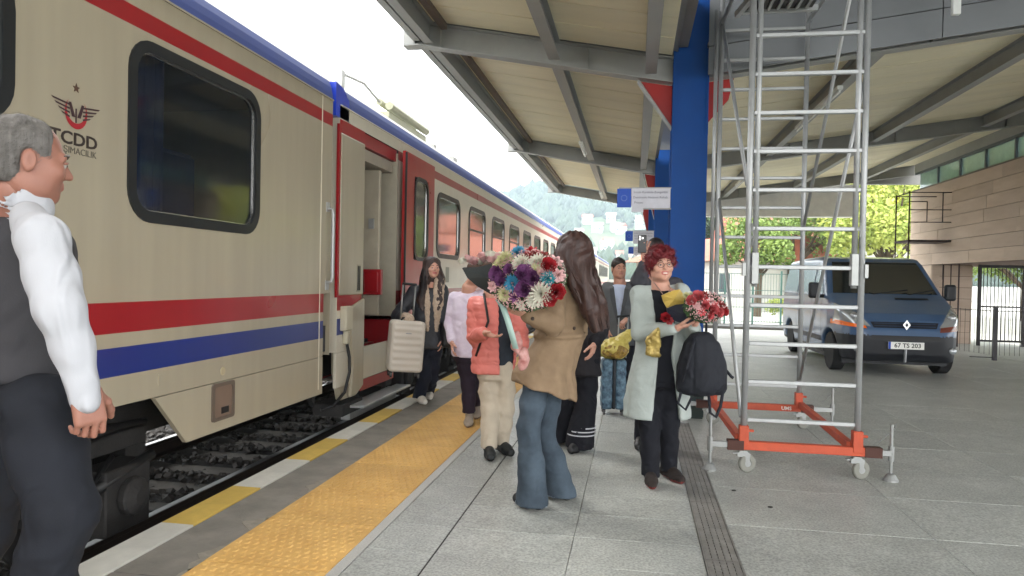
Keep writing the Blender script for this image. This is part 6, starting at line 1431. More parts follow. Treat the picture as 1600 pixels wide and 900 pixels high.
F.loft([(J['hip'][2]+.0, *J['hip'][:2], .185, .145), (J['waist'][2], *J['waist'][:2], .178, .14), (J['chest'][2], *J['chest'][:2], .185, .145), (J['shR'][2], J['neck'][0], J['neck'][1], .16, .1), (J['shR'][2]+.045, J['neck'][0], J['neck'][1], .09, .075)])
F.cone(J['shL'], J['shR'], .07, .07, .04)
for q in 'LR': F.limb([J['sh'+q], J['el'+q], J['wr'+q]+(J['el'+q]-J['wr'+q])*.2], [.08, .075, .06], .02)
jk = p.garment('jacket', M_jk, F, 1, (.009, 6, 8), 6)
F = p.fld([J['wrR'], J['elR']], .12, .009); a, b = J['wrR']+(J['elR']-J['wrR'])*.30, J['wrR']+(J['elR']-J['wrR'])*.02; F.cone(a, b, .066, .062); F.disp(lambda x, y, z: .008*vnoise(x*70, y*70, z*70)); sculpt('fur_cuff', F, M_fur, jk, it=0)
F = p.fld([J['neck'], J['waist']], .22, .010)
for g_, w in ((1, .05), (-1, .075)): F.limb([J['neck']+V3(g_*.06, -.06, .05), J['neck']+V3(g_*.09, .06, .02), J['chest']+V3(g_*.06-.03, .135, .05), J['waist']+V3(g_*.05-.03, .135, .05)], [.045, w*.9, w*.8, .02], .01, flat=((0, 1, 0), .6))
F.disp(lambda x, y, z: .008*vnoise(x*60, y*60, z*60)); sculpt('fur_lapel', F, M_fur, jk, it=0)
p.trousers(cloth('navy_trousers', (26,28,40), var=.12), rt=.088, rk=.075, ra=.072, h=.013, seed=3, fold=(.008, 7, 9))
p.shoes(cloth('trainer_white', (196,190,180)), mat('sole_white', (214,210,200), .6), .26)
F = p.fld([J['head'], J['chest']], .18, .0075)
F.ell(p.hp(0, -.015, .036), [.086, .106, .094], M=p.headM())
for g_ in (-1, 1): F.limb([p.hp(g_*.05, .0, .05), p.hp(g_*.076, .01, -.02), p.hp(g_*.088, .03, -.10), J['chest']+V3(g_*.10, .12, .08), J['chest']+V3(g_*.09, .16, -.02)], [.055, .035, .042, .045, .018], .03)
F.limb([p.hp(0, -.04, 0), p.hp(0, -.06, -.12), J['chest']+V3(0, -.1, .1)], [.09, .085, .05], .04)
F.ell(p.hp(0, .105, -.018), [.052, .055, .082], .008, cut=True, M=p.headM()); F.disp(strands(J['head'][0], J['head'][1], .006, 24)); sculpt('hair', F, hairm('hair_brown_black', (46,34,32), (72,56,50), .45), p.T)
guide_strands(p.T, [([p.hp(0, -.02, .12), p.hp(g_*.085, .0, .0), p.hp(g_*.11, .03, -.12), J['chest']+V3(g_*.11, .13, 0)], [.02, .03, .045, .03]) for g_ in (-1, 1)], 500, hairm('hair_black', (34,28,28)), .0016, seed=5)
F = p.fld([p.wp(696, 520, 7.95)], .25, .012); F.box(p.wp(697, 522, 8.05), (.06, .11, .15), .04); sculpt('shoulder_bag', F, mat('bag_black', (28,28,30), .5), p.T)
P_DARK = p
# ---------------------------------------------------------------- person in black behind the beige coat
p = Person('person in black with white striped trouser hems standing behind the beige coat', -.44, 6.15, R(150), 1.66, SK2)
p.px('head', 903, 428, 6.2).px('neck', 905, 458, 6.2).px('shR', 886, 478, 6.25).px('shL', 934, 474, 6.2).px('elL', 938, 518, 6.18).px('wrL', 930, 536, 6.02).px('elR', 880, 520, 6.3).px('wrR', 880, 545, 6.2)
p.px('chest', 908, 500, 6.2).px('waist', 908, 540, 6.2).px('hip', 908, 568, 6.2).px('hipL', 918, 575, 6.2).px('hipR', 892, 575, 6.2).px('knL', 915, 630, 6.15).px('knR', 880, 630, 6.25).px('anL', 906, 690, 6.12).px('anR', 876, 680, 6.35)
for q in 'LR': p.j['an'+q][2] = .085
p.j['toeR'] = p.j['anR']+V3(.0, .15, -.05); p.j['toeL'] = p.j['anL']+V3(-.02, .15, -.05)
p.body(hands=('L',), hand={'L': dict(dir=(.15, .25, -.9), n=(1, .3, 0), curl=.5)}, hs=.97); J = p.j
M_bkj = cloth('black_jacket', (36,34,38), .7, var=.15)
F = p.fld([J['shL'], J['shR'], J['wrL'], J['hip']], .18, .012)
F.loft([(J['hip'][2]-.10, *J['hip'][:2], .185, .14), (J['waist'][2], *J['waist'][:2], .17, .135), (J['chest'][2], *J['chest'][:2], .18, .14), (J['shR'][2], J['neck'][0], J['neck'][1], .16, .1), (J['shR'][2]+.05, J['neck'][0], J['neck'][1], .085, .075)]); F.cone(J['shL'], J['shR'], .07, .07, .04)
for q in 'LR': F.limb([J['sh'+q], J['el'+q], J['wr'+q]+(J['el'+q]-J['wr'+q])*.1], [.078, .07, .05], .02)
p.garment('jacket', M_bkj, F, 1, (.008, 6, 8), 6)
def flare7(F):
    for q in 'LR':
        a, k = p.j['an'+q], p.j['kn'+q]; F.cone(k, a-V3(0, 0, .03), .085, .125, .04); F.box((a[0], a[1], -.12), (.2, .2, .145), cut=True)
p.trousers(cloth('black_wide_trousers', (24,24,30), var=.1), rt=.098, rk=.085, ra=.10, seed=3, fold=(.008, 7, 5), cut=flare7, hemz=.03)
for z in (.205, .175, .145):
    g = MB(); n = 36; a = J['anL']; kk = J['knL']; vs = []
    tq = (J['knL'][2]-z)/(J['knL'][2]-.055); r0 = .085+.04*tq+.008; c_ = kk+(a-V3(0, 0, .03)-kk)*tq
    for k in range(n): th = 2*math.pi*k/n; vs += [(c_[0]+r0*math.cos(th), c_[1]+r0*math.sin(th), z+.005), (c_[0]+(r0+.001)*math.cos(th), c_[1]+(r0+.001)*math.sin(th), z-.005)]
    g.add(vs, [(2*i, 2*((i+1) % n), 2*((i+1) % n)+1, 2*i+1) for i in range(n)]); obj('hem_stripe', g, M_shirt, p.T, smooth=True, fix=False)
p.shoes(mat('shoe_black', (22,22,24), .5), M_blk, .26)
F = Field(J['head']-.18, J['head']+.18, .008); F.ell(p.hp(0, -.02, .035), [.09, .105, .092], M=p.headM()); F.ell(p.hp(0, .1, -.03), [.06, .06, .08], cut=True, M=p.headM()); sculpt('hair', F, hairm('hair_black', (34,28,28)), p.T)
# ---------------------------------------------------------------- man in the grey suit
p = Person('man in a grey suit and pale blue shirt standing behind the blue suitcase', *at(968, 500, Y=8.35)[:2], R(172), 1.70, SK3)
p.px('head', 967, 419, 8.33).px('neck', 968, 438, 8.36).px('shR', 949, 450, 8.4).px('shL', 991, 448, 8.38).px('elR', 945, 490, 8.4).px('wrR', 950, 515, 8.35).px('elL', 993, 495, 8.35).px('wrL', 980, 498, 8.12)
p.px('chest', 970, 472, 8.4).px('waist', 970, 512, 8.4).px('hip', 970, 532, 8.4).px('hipR', 961, 540, 8.4).px('hipL', 980, 540, 8.4).px('knR', 960, 585, 8.35).px('knL', 982, 585, 8.4).px('anR', 958, 637, 8.4).px('anL', 984, 637, 8.45)
for q in 'LR': p.j['an'+q][2] = .085; p.j['toe'+q] = p.j['an'+q]+V3(0, .15, -.05)
p.male = True; p.ht = (R(28), 0, 0); p.browm = hairm('brow_dark', (40,32,28)); p.body(hands=('L', 'R'), hand={'L': dict(dir=(.5, .5, -.6), n=(0, -.2, -1), curl=1.2, far=1), 'R': dict(far=1)}, hs=.98); J = p.j
M_suit = cloth('suit_grey', (92,94,96), var=.08, weave=200)
F = p.fld([J['shL'], J['shR'], J['hip']], .18, .012); F.loft([(J['waist'][2]-.05, *J['waist'][:2], .15, .11), (J['chest'][2], *J['chest'][:2], .15, .115), (J['shR'][2], J['neck'][0], J['neck'][1], .13, .08), (J['shR'][2]+.045, J['neck'][0], J['neck'][1]+.01, .066, .066)]); p.garment('shirt', cloth('pale_blue_shirt', (186,196,218)), F, 1, (.003, 7, 7))
F = p.fld([J['shL'], J['shR'], J['wrR'], J['wrL'], J['hip']], .18, .011)
F.loft([(J['hip'][2]-.05, *J['hip'][:2], .185, .14), (J['waist'][2], *J['waist'][:2], .165, .132), (J['chest'][2], *J['chest'][:2], .18, .14), (J['shR'][2], J['neck'][0], J['neck'][1], .165, .1), (J['shR'][2]+.03, J['neck'][0], J['neck'][1], .09, .08)]); F.cone(J['shL'], J['shR'], .062, .062, .03)
F.op(lambda x, y, z: np.maximum(np.abs(x-J['chest'][0])-np.interp(z, [J['waist'][2]+.03, J['shR'][2]], [.0, .062]), J['chest'][1]+.02-y), (-.4, -.4, J['waist'][2]), (.4, .4, J['neck'][2]+.2), 0, cut=True)
for q in 'LR': F.limb([J['sh'+q], J['el'+q], J['wr'+q]+(J['el'+q]-J['wr'+q])*.12], [.07, .062, .048], .02)
sj = p.garment('suit_jacket', M_suit, F, 1, (.005, 6, 8), 6)
for g_ in (-1, 1):
    g = MB(); zz = [(J['shR'][2]-.0, .062, .11), (J['chest'][2]+.04, .05, .135), (J['waist'][2]+.05, .008, .128)]; vs = []
    for z, w, ww in zz: vs += [(J['chest'][0]+g_*w, J['chest'][1]+.148, z), (J['chest'][0]+g_*(w+.045 if z > J['waist'][2]+.1 else w+.005), J['chest'][1]+.142, z)]
    g.add(vs, [(0, 1, 3, 2), (2, 3, 5, 4)]); lp = obj('lapel', g, cloth('lapel_grey', (76,78,80)), sj, fix=False); so = lp.modifiers.new('s', 'SOLIDIFY'); so.thickness = .008
p.trousers(cloth('dark_suit_trousers', (34,34,40)), h=.014, seed=2); p.shoes(mat('shoe_black', (22,22,24), .5), M_blk)
F = Field(J['head']-.18, J['head']+.18, .006); F.ell(p.hp(0, -.018, .038), [.082, .102, .09], M=p.headM()); F.ell(p.hp(0, -.05, -.035), [.070, .06, .05], .02, M=p.headM()); F.ell(p.hp(0, .105, -.015), [.06, .055, .078], .006, cut=True, M=p.headM()); F.box(p.hp(0, 0, -.18), (.2, .2, .10), cut=True, M=p.headM())
F.disp(lambda x, y, z: .004*vnoise(x*60, y*60, z*60)); sculpt('hair', F, hairm('hair_dark', (46,40,36)), p.T)
# ---------------------------------------------------------------- man with the phone behind the red haired woman
p = Person('man holding up a phone, mostly hidden behind the red haired woman', *at(1026, 500, Y=6.35)[:2], R(178), 1.84, SK2)
p.px('head', 1024, 394, 6.35).px('neck', 1026, 428, 6.4).px('shR', 1004, 446, 6.42).px('shL', 1054, 446, 6.42).px('elR', 998, 440, 6.18).px('wrR', 1009, 404, 6.06).px('elL', 1062, 500, 6.4).px('wrL', 1058, 545, 6.35)
for q in 'LR': p.j['hip'+q] += V3(0, -.05, 0)
p.body(hands=('R',), hand={'R': dict(dir=(.12, .1, 1), n=(-.35, .9, 0), t=(-.9, -.3, 0), curl=.75, far=1, spread=.2)}, hs=1.0); J = p.j
F = p.fld([J['shL'], J['shR'], J['elR'], J['wrL'], J['hip']], .2, .013)
F.loft([(J['hip'][2]-.08, J['neck'][0], J['neck'][1], .185, .14), (J['chest'][2], J['neck'][0], J['neck'][1], .19, .14), (J['shR'][2], J['neck'][0], J['neck'][1], .17, .1), (J['shR'][2]+.05, J['neck'][0], J['neck'][1], .08, .07)]); F.cone(J['shL'], J['shR'], .07, .07, .04)
for q in 'LR': F.limb([J['sh'+q], J['el'+q], J['wr'+q]+(J['el'+q]-J['wr'+q])*.25], [.075, .066, .05], .02)
p.garment('jacket', cloth('slate_jacket', (70,70,76)), F, 1, (.006, 6, 8), 6); p.trousers(cloth('dark_suit_trousers', (34,34,40)), h=.014, seed=2, top=1.0); p.shoes(mat('shoe_black', (22,22,24), .5), M_blk)
F = Field(J['head']-.18, J['head']+.18, .006); F.ell(p.hp(0, -.018, .04), [.080, .100, .088], M=p.headM()); F.ell(p.hp(0, .115, -.01), [.066, .06, .078], .006, cut=True, M=p.headM()); F.box(p.hp(0, 0, -.18), (.2, .2, .12), cut=True, M=p.headM()); sculpt('hair', F, hairm('hair_black', (34,28,28)), p.T)
ph = thing('phone', 'black mobile phone held up beside the blue column', 'phone', at(1003.5, 381, Y=6.0), R(4))
g = MB(); g.box((-.034, -.004, -.073), (.034, .004, .073)); obj('case', g, mat('phone_black', (22,22,24), .3), ph, bevel=.004)
g = MB(); g.box((-.030, -.0065, .025), (.012, -.004, .068)); cm = obj('camera_block', g, mat('phone_bump', (36,36,38), .3), ph)
for dx, dz in ((-.02, .057), (-.02, .036), (.002, .046)): g = MB(); g.lathe([(.008, -.002), (.008, .001)], (dx, -.0075, dz), 12, 'Y'); obj('lens', g, M_chrome, cm)
# ================================================================ LUGGAGE
def rbox(name, c, hs, rad, m, par, h=.008, rot=None, disp=None, it=1, label=None):
    c = np.array(c, float); ext = np.array(hs)*1.3+.03; e = float(max(ext)) if rot is not None else None
    F = Field(c-(e if e else ext), c+(e if e else ext), h); F.box(c, hs, rad, M=rot)
    if disp: F.disp(disp)
    return sculpt(name, F, m, par, it=it, label=label)
b = at(630, 583, Y=7.62)
su = thing('suitcase', 'white ribbed hard shell suitcase held above the platform edge', 'suitcase', b, R(28)); su.rotation_euler = (0, R(4), R(28))
M_ws = mat('suitcase_white', (196,188,176), .4, var=.03)
for s_, nm in ((-.062, 'shell'), (.062, 'shell')): rbox(nm, (0, s_, .30), (.19, .058, .28), .045, M_ws, su, .008, disp=lambda x, y, z: .004*np.cos(z*2*math.pi/.075)*(np.abs(x) < .15))
rbox('zip_band', (0, 0, .30), (.187, .012, .277), .04, mat('zip_dark', (70,58,52), .6), su)
for dx in (-.07, .07): g = MB(); g.tube([(dx, .08, .56), (dx, .08, .98)], .010, 8); obj('pull_bar', g, M_jack, su, smooth=True)
g = MB(); g.tube([(-.08, .08, .98), (.08, .08, .98)], .014, 8); obj('pull_grip', g, M_blk, su, smooth=True)
g = MB(); g.tube([(-.07, 0, .57), (-.06, 0, .605), (.06, 0, .605), (.07, 0, .57)], .011, 8); obj('carry_handle', g, M_blk, su, smooth=True)
g = MB(); g.box((-.03, -.128, .44), (.03, -.120, .452)); obj('name_plate', g, M_jack, su)
def caster(par, x, y, z=0.0, r=.026):
    w = MB(); w.lathe([(r*.3, -.01), (r, -.01), (r, .01), (r*.3, .01)], (x, y, z-.035), 14, 'X'); o = obj('wheel', w, mat('case_wheel', (80,80,80), .6), par)
    g = MB(); g.box((x-.014, y-.012, z-.03), (x+.014, y+.012, z+.02)); obj('fork', g, M_blk, o)
for dx in (-.15, .15):
    for dy_ in (-.08, .08): caster(su, dx, dy_, .02)
b = at(957, 646, Z=0)
s2 = thing('suitcase', 'blue camouflage patterned suitcase with a yellow bag on top', 'suitcase', (b.x, b.y, 0), R(8))
M_bs = mat('suitcase_blue_pattern', (24,50,72), .5, c2=(104,134,152), scale=22, detail=3)
for s_ in (-1, 1): rbox('shell', (s_*.072, 0, .33), (.058, .11, .27), .03, M_bs, s2, .009, disp=lambda x, y, z: .003*np.cos(z*2*math.pi/.1))
rbox('middle_panel', (0, 0, .33), (.02, .105, .268), .015, mat('suitcase_black_panel', (24,30,36), .5), s2, .009)
for dx in (-.1, .1):
    for dy_ in (-.08, .08): caster(s2, dx, dy_, .062)
for dx in (.06, .16): g = MB(); g.tube([(dx-.02, .07, .6), (dx-.02+.02, .07, 1.05)], .008, 8); obj('pull_bar', g, M_jack, s2, smooth=True)
g = MB(); g.tube([(.03, .07, 1.05), (.17, .07, 1.06)], .013, 8); obj('pull_grip', g, M_blk, s2, smooth=True)
yb = thing('carrier_bag', 'crumpled yellow plastic bag lying on the blue suitcase', 'bag', (b.x+.01, b.y, .60), 0)
F = Field((-.3, -.22, -.06), (.32, .22, .40), .008); F.ell((-.02, -.02, .10), (.17, .13, .11)); F.cone((.02, 0, .13), (.17, .02, .29), .10, .04, .05); F.cone((-.1, -.03, .08), (-.17, -.05, .05), .06, .035, .03)
F.disp(lambda x, y, z: .02*(np.abs(vnoise(x*15, y*15, z*15))-.3)+.008*vnoise(x*40, y*40, z*40)); sculpt('bag_body', F, mat('yellow_plastic', (170,150,60), .4, c2=(210,196,110), scale=12, spec=.6), yb, it=0)
F = Field((-.2, -.25, -.02), (.25, 0, .22), .007); F.ell((.01, -.11, .085), (.14, .04, .075)); F.disp(lambda x, y, z: .012*vnoise(x*40, y*40, z*40)); sculpt('printed_panel', F, mat('bag_print', (96,70,36), .5, c2=(170,140,60), scale=40), yb, it=0)
# backpack
bk = thing('backpack', 'black backpack hanging from the red haired woman\'s arm', 'backpack', at(1094, 618, Y=5.08), 0)
M_bp = cloth('backpack_black', (34,36,42), .7, var=.12, weave=200, bump=.25)
z1 = .46
F = Field((-.25, -.17, -.05), (.25, .17, .56), .009)
F.loft([(.0, .0, 0, .155, .075), (.06, .0, 0, .172, .10), (.22, .005, 0, .165, .11), (.36, .0, 0, .12, .09), (.44, .0, 0, .065, .055)], p=2.6, rad=.03); F.ell((.02, -.07, .14), (.12, .06, .12), .03)
folds(F, .008, 8, 5, 3); F.disp(lambda x, y, z: .005*(np.abs(np.abs(x-.02)-.075) < .006)); bp = sculpt('bag_body', F, M_bp, bk, it=1)
g = MB(); g.tube([(-.03, 0, .43), (-.03, .0, .50), (.03, 0, .50), (.03, 0, .43)], .010, 6); obj('top_loop', g, M_bp, bk, smooth=True)
for pts in ([(-.12, -.03, .06), (-.15, -.06, -.05), (-.10, -.07, -.09), (-.06, -.05, -.01)], [(.05, -.06, .03), (.06, -.08, -.10), (.10, -.07, -.13), (.13, -.05, -.06), (.15, -.02, .06)], [(.15, 0, .2), (.20, -.01, .14), (.215, -.01, .13)], [(-.05, -.08, .40), (-.09, -.12, .25), (-.13, -.10, .1)]):
    g = MB(); g.tube(pts, .011, 6); obj('strap', g, M_bp, bk, smooth=True)
# ================================================================ FLOWERS
def fm(name, c, c2=None): return mat(name, c, .6, var=.12, scale=30, c2=c2, spec=.3)
PET = {'white': fm('petal_white', (204,202,186)), 'cream': fm('petal_cream', (190,188,142)), 'purple': fm('petal_purple', (88,48,90), (126,76,122)), 'blue': fm('petal_blue', (44,122,158), (84,158,186)), 'red': fm('petal_red', (140,26,36), (176,46,52)),
       'pink': fm('petal_pink', (196,150,150), (214,178,176)), 'rose': fm('petal_rose', (176,62,72), (206,104,104)), 'teal': fm('petal_teal', (54,140,150)), 'maroon': fm('petal_maroon', (106,36,38), (140,60,54))}
M_leaf = mat('leaf_dark', (44,70,42), .5, c2=(70,96,56), scale=20)
def mum_mesh(m, rings=5, n=15, R_=1.0, cup=.5, key=None, width=1.0):
    k_ = '_fl_%s_%s_%s' % (m.name, rings, key)
    if k_ in MATS: return MATS[k_]
    g = MB(); rs = random.Random(hash(k_) % 1000 if False else len(k_))
    for r in range(rings):
        el = .05+(1.35-.05)*(r/max(1, rings-1))**.9; ln = R_*(1-.45*r/rings); nn = max(6, int(n*(1-.35*r/rings)))
        for i in range(nn):
            a = 2*math.pi*(i+.5*(r % 2))/nn+rs.uniform(-.08, .08); w = width*math.pi*ln/nn*.72; e = el+rs.uniform(-.1, .1)
            dx, dy_ = math.cos(a), math.sin(a); sx_, sy_ = -dy_, dx
            def P(t, s_, lift): rr = ln*t*math.cos(e); zz = ln*t*math.sin(e)*.8+lift; return (dx*rr+sx_*s_, dy_*rr+sy_*s_, zz)
            g.add([P(.08, 0, 0), P(.6, w, cup*.10*ln), P(1.0, w*.35, cup*.30*ln), P(1.0, -w*.35, cup*.30*ln), P(.6, -w, cup*.10*ln), P(.6, 0, -.02)], [(0, 1, 5), (0, 5, 4), (1, 2, 3, 5), (5, 3, 4)])
    me = mesh_from('flower', g.v, g.f, m, False, fix=False); MATS[k_] = me; return me
def bouquet(label, c, ax, rad, depth, flowers, group=None, foliage=900, seed=1, cat='bouquet'):
    t = thing('bouquet', label, cat, c, 0); ax = nrm(ax); rs = np.random.RandomState(seed)
    up = V3(0, 0, 1) if abs(ax[2]) < .9 else V3(1, 0, 0); u = nrm(np.cross(up, ax)); v = np.cross(ax, u)
    for (a, b_, kind, r) in flowers:
        me = {'m': lambda c_: mum_mesh(PET[c_], 6, 18, 1, .5, 'm', .8), 'r': lambda c_: mum_mesh(PET[c_], 6, 6, 1, 2.2, 'r', 1.3), 's': lambda c_: mum_mesh(PET[c_], 2, 7, 1, .6, 's', 1)}[kind[0]](kind[1:])
        dome = depth*math.sqrt(max(0, 1-min(1, (a*a+b_*b_))*.9)); pos = u*a*rad[0]+v*b_*rad[1]+ax*dome; n_ = nrm(ax+u*a*.7+v*b_*.7+rs.randn(3)*.12)
        q = Vector(n_).to_track_quat('Z', 'Y'); o = inst('flower', me, t, Vector(pos), q.to_euler(), (r, r, r))
    n = foliage; A = rs.uniform(0, 2*np.pi, n); rr = np.sqrt(rs.uniform(0, 1, n)); a = rr*np.cos(A); b_ = rr*np.sin(A)
    P = u[None]*(a*rad[0])[:, None]+v[None]*(b_*rad[1])[:, None]+ax[None]*(depth*np.sqrt(1-.9*rr**2)*rs.uniform(.35, 1.0, n)-.01)[:, None]
    q = rs.randn(n, 3)+ax*.8+u*a[:, None]*0; q = q/np.linalg.norm(q, axis=1)[:, None]; e = np.cross(q, rs.randn(n, 3)); e /= np.linalg.norm(e, axis=1)[:, None]; s = rs.uniform(.012, .028, n)[:, None]
    V = np.stack([P-q*s, P+e*s*.4, P+q*s, P-e*s*.4], 1).reshape(-1, 3); o = link(bpy.data.objects.new('foliage', mesh_from('foliage', V, np.arange(4*n).reshape(-1, 4), M_leaf, fix=False)), t); o['kind'] = 'stuff'
    # gypsophila specks
    n = foliage//2; A = rs.uniform(0, 2*np.pi, n); rr = np.sqrt(rs.uniform(0.1, 1, n)); a = rr*np.cos(A); b_ = rr*np.sin(A)
    P = u[None]*(a*rad[0]*1.03)[:, None]+v[None]*(b_*rad[1]*1.03)[:, None]+ax[None]*(depth*np.sqrt(1-.9*np.minimum(rr, 1)**2)+rs.uniform(-.01, .025, n))[:, None]
    s = rs.uniform(.003, .006, n)[:, None]; q = np.array([[1, 0, 0], [0, 1, 0], [-1, 0, 0], [0, -1, 0], [0, 0, 1], [0, 0, -1]], float)
    V = (P[:, None, :]+q[None]*s[:, :, None]).reshape(-1, 3); fo_ = np.array([(0,1,4),(1,2,4),(2,3,4),(3,0,4),(1,0,5),(2,1,5),(3,2,5),(0,3,5)]); Fc = (fo_[None]+6*np.arange(n)[:, None, None]).reshape(-1, 3)
    o = link(bpy.data.objects.new('filler_bloom', mesh_from('filler_bloom', V, Fc, PET['pink'], fix=False)), t); o['kind'] = 'stuff'
    return t, u, v, ax
def cone_wrap(par, ax, u, v, r0, r1, l0, l1, m, name='paper_wrap', a0=0, a1=2*math.pi, n=40, jag=.02, seed=1, sq=1.0):
    rs = random.Random(seed); g = MB(); vs = []
    for k in range(n+1):
        a = a0+(a1-a0)*k/n; rr = 1+.05*math.sin(a*5+seed)
        for i, (r, l) in enumerate(((r0, l0), (r0*.5+r1*.5, l0*.5+l1*.5), (r1, l1+jag*math.sin(a*4+seed)+rs.uniform(-jag, jag)*.4))):
            vs.append(ax*l+u*r*rr*math.cos(a)+v*r*rr*math.sin(a)*sq)
    g.add(vs, [(3*k+i, 3*(k+1)+i, 3*(k+1)+i+1, 3*k+i+1) for k in range(n) for i in range(2)])
    o = obj(name, g, m, par, smooth=True, fix=False); so = o.modifiers.new('s', 'SOLIDIFY'); so.thickness = .003; return o
# the big bouquet: seen partly from the side, opening towards the camera's left
M_kraft = mat('kraft_paper', (150,122,86), .7, var=.1, scale=10, bump=.3); M_bpaper = mat('black_paper', (40,44,44), .55, var=.1, scale=6, bump=.15); M_gold = mat('gold_paper', (168,140,60), .4, c2=(200,172,90), scale=8, bump=.3)
c0 = at(826, 440, Y=4.16)
fl = [(-.62, .62, 'mcream', .062), (-.30, .88, 'mblue', .050), (.05, .92, 'sred', .045), (-.12, .45, 'mwhite', .062), (-.72, .10, 'rpurple', .050), (-.56, -.12, 'rpurple', .044), (-.40, .22, 'rpurple', .035), (-.28, -.22, 'mblue', .055), (.02, .02, 'rpurple', .058), (.24, -.06, 'rpurple', .050), (.05, -.40, 'rpurple', .05),
      (.30, .50, 'mwhite', .060), (.56, .36, 'rred', .050), (.60, -.02, 'mteal', .050), (.46, -.52, 'mwhite', .074), (.28, -.72, 'mwhite', .05), (.82, -.40, 'rred', .05), (.84, .12, 'spink', .045), (-.80, .42, 'mcream', .045), (-.20, -.62, 'spurple', .04), (-.5, -.55, 'mcream', .045), (.20, .74, 'smaroon', .045), (.42, .72, 'smaroon', .04), (-.02, .66, 'smaroon', .04),
      (.72, .60, 'spink', .045), (-.88, -.25, 'spink', .04), (.30, .22, 'mcream', .045), (.66, -.62, 'rred', .045), (-.05, -.86, 'swhite', .035), (.44, .12, 'mpink', .045), (-.45, .68, 'scream', .04), (.12, -.2, 'spurple', .04)]
bq, u, v, ax = bouquet('large mixed bouquet of white, purple and blue flowers held by the beige coat woman', c0, (-.15, -.95, .28), (.225, .18), .10, fl, foliage=2600, seed=4)
if u[0] < 0: pass
cone_wrap(bq, ax, u, v, .05, .20, -.26, .02, M_kraft, sq=.75, seed=3); cone_wrap(bq, ax, u, v, .20, .24, -.02, .06, mat('clear_film', (200,196,186), .15, alpha=.28, spec=.8), 'film', a0=-1.2, a1=1.6, sq=.7, seed=5)
g = MB(); g.tube([Vector(-ax*.26+u*x*.03+v*y*.03) for x, y in ((-.5, 0), (0, 0))]+[Vector(-ax*.45)], .02, 8); obj('stems', g, M_leaf, bq, smooth=True)
# ribbon
g = MB(); pts = [at(*q) for q in ()]; P0 = [Vector(at(x, y, Y=4.15))-c0 for x, y in ((778, 468), (786, 480), (793, 500), (799, 520), (806, 545))]
vs = [];
for i, q in enumerate(P0): vs += [q+Vector((-.018, 0, 0)), q+Vector((.018, .01*math.sin(i), 0))]
g.add(vs, [(2*i, 2*i+1, 2*i+3, 2*i+2) for i in range(4)]); obj('ribbon', g, mat('ribbon_teal', (142,166,158), .35), bq, smooth=True, fix=False).modifiers.new('s', 'SOLIDIFY').thickness = .002
for (x, y, nx_) in ((808, 535, 0), (818, 560, 1)):
    F = Field(np.array(at(x, y, Y=4.3))-c0-.12, np.array(at(x, y, Y=4.3))-c0+.12, .008); cc = np.array(at(x, y, Y=4.3)-c0); F.ell(cc, (.035, .03, .075)); F.disp(lambda x, y, z: .012*vnoise(x*30, y*30, z*30)); sculpt('tissue_end', F, mat('tissue_coral', (160,96,90), .6, c2=(190,150,144), scale=20), bq, it=0)
# black wrapped bouquet of pale pink flowers
c1_ = at(768, 432, Y=4.35)
bq2 = thing('bouquet', 'black paper cone with pale pink flowers to the left of the large bouquet', 'bouquet', c1_, 0)
ptsx = [(722, 419), (745, 418), (770, 412), (797, 408), (800, 430), (804, 461), (785, 462), (765, 459), (745, 447), (730, 434)]
g = MB(); Pf = [at(x, y, Y=4.22+.0012*(x-722))-c1_ for x, y in ptsx]; Pb = [at(x+2, y-1, Y=4.55+.0005*(x-722))-c1_ for x, y in ptsx]; n = len(ptsx)
cf = sum(Pf, Vector())/n+Vector((0, -.05, 0)); g.add([*Pf, *Pb, cf], [(i, (i+1) % n, 2*n) for i in range(3, n)]+[(i, (i+1) % n, 2*n) for i in range(3)]+[(i, (i+1) % n, n+(i+1) % n, n+i) for i in range(3, n)]+[tuple(range(n, 2*n))[::-1]]); obj('paper_wrap', g, M_bpaper, bq2, fix=False).modifiers.new('s', 'SOLIDIFY').thickness = .003
rs = np.random.RandomState(9)
for k in range(17):
    x = 727+k*4.6+rs.uniform(-3, 3); y = 411-6*math.sin(k/16*math.pi)+rs.uniform(-5, 5); p_ = at(x, y, Y=4.28+rs.uniform(0, .22))-c1_
    inst('flower', mum_mesh(PET['pink' if k % 4 else 'white'], 6, 6, 1, 2.2, 'r', 1.3), bq2, p_, (rs.uniform(-.5, .9), rs.uniform(-.5, .5), rs.uniform(0, 6)), (rs.uniform(.028, .042),)*3)
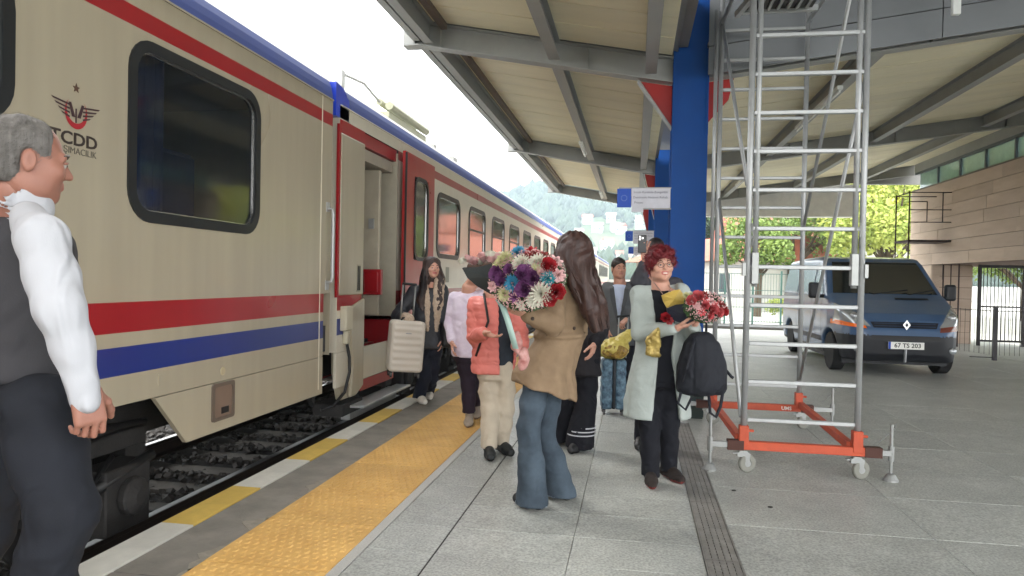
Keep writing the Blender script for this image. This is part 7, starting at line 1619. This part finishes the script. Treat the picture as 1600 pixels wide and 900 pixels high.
# bouquet in the red haired woman's arms
c2_ = at(1100, 480, Y=4.92)
fl = [(-.75, .35, 'rrose', .036), (-.45, .55, 'rrose', .042), (-.15, .45, 'srose', .034), (-.55, .0, 'spink', .030), (-.2, .0, 'rrose', .030), (.1, .25, 'spink', .034), (.15, -.25, 'rrose', .036), (-.35, -.4, 'srose', .03), (.5, .05, 'smaroon', .034), (.45, -.4, 'rrose', .034), (.78, -.35, 'rred', .032), (.7, .1, 'smaroon', .03), (-.9, .75, 'mcream', .026), (-.7, .8, 'mwhite', .026), (.85, -.1, 'smaroon', .03), (.0, -.6, 'rrose', .028), (-.1, .75, 'smaroon', .028), (.3, .0, 'srose', .03)]
bq3, u3, v3, a3 = bouquet('red and pink bouquet in dark paper lying on the red haired woman\'s arms', c2_, (.45, -.85, .2), (.155, .10), .06, fl, foliage=900, seed=8)
o_ = np.array(c2_); 
def sheet(par, name, P, Y, m, back=.10, off=Vector((0, 0, 0)), seed=1):
    n = len(P); g = MB(); rs = random.Random(seed); F_ = [at(x, y, Y=Y+rs.uniform(-.012, .012))-Vector(par.location) for x, y in P]; B_ = [q+Vector((0, back, 0)) for q in F_]; c = sum(F_, Vector())/n+Vector((0, -.035, 0))
    g.add([*F_, *B_, c], [(i, (i+1) % n, 2*n) for i in range(n)]+[(i, (i+1) % n, n+(i+1) % n, n+i) for i in range(n)]+[tuple(range(n, 2*n))[::-1]]); return obj(name, g, m, par)
sheet(bq3, 'dark_wrap', [(1042, 482), (1056, 476), (1078, 474), (1092, 484), (1090, 498), (1074, 506), (1058, 503), (1044, 497)], 4.98, mat('navy_paper', (28,30,44), .5, var=.1))
sheet(bq3, 'gold_wrap', [(1034, 462), (1050, 455), (1062, 452), (1070, 462), (1076, 474), (1060, 478), (1042, 481), (1037, 472)], 5.02, M_gold, seed=3)
inst('flower', mum_mesh(PET['red'], 6, 6, 1, 2.2, 'r', 1.3), bq3, at(1040, 497, Y=4.96)-c2_, (R(70), R(-20), 0), (.035,)*3); inst('flower', mum_mesh(PET['rose'], 6, 6, 1, 2.2, 'r', 1.3), bq3, at(1046, 501, Y=4.97)-c2_, (R(90), 0, 0), (.028,)*3)
gb = thing('gift_bag', 'crumpled gold foil wrap hanging below the red haired woman\'s right arm', 'wrapping', at(1020, 541, Y=5.06), 0)
F = Field((-.12, -.1, -.13), (.12, .1, .13), .006); F.box((0, 0, 0), (.052, .035, .074), .02); F.cone((0, 0, .05), (.03, 0, .10), .04, .03, .02); F.disp(lambda x, y, z: .012*vnoise(x*30, y*30, z*30)+.008*np.abs(vnoise(x*60, y*60, z*60))); sculpt('foil', F, mat('gold_foil', (112,92,40), .4, .4, c2=(190,168,96), scale=20), gb, it=0)
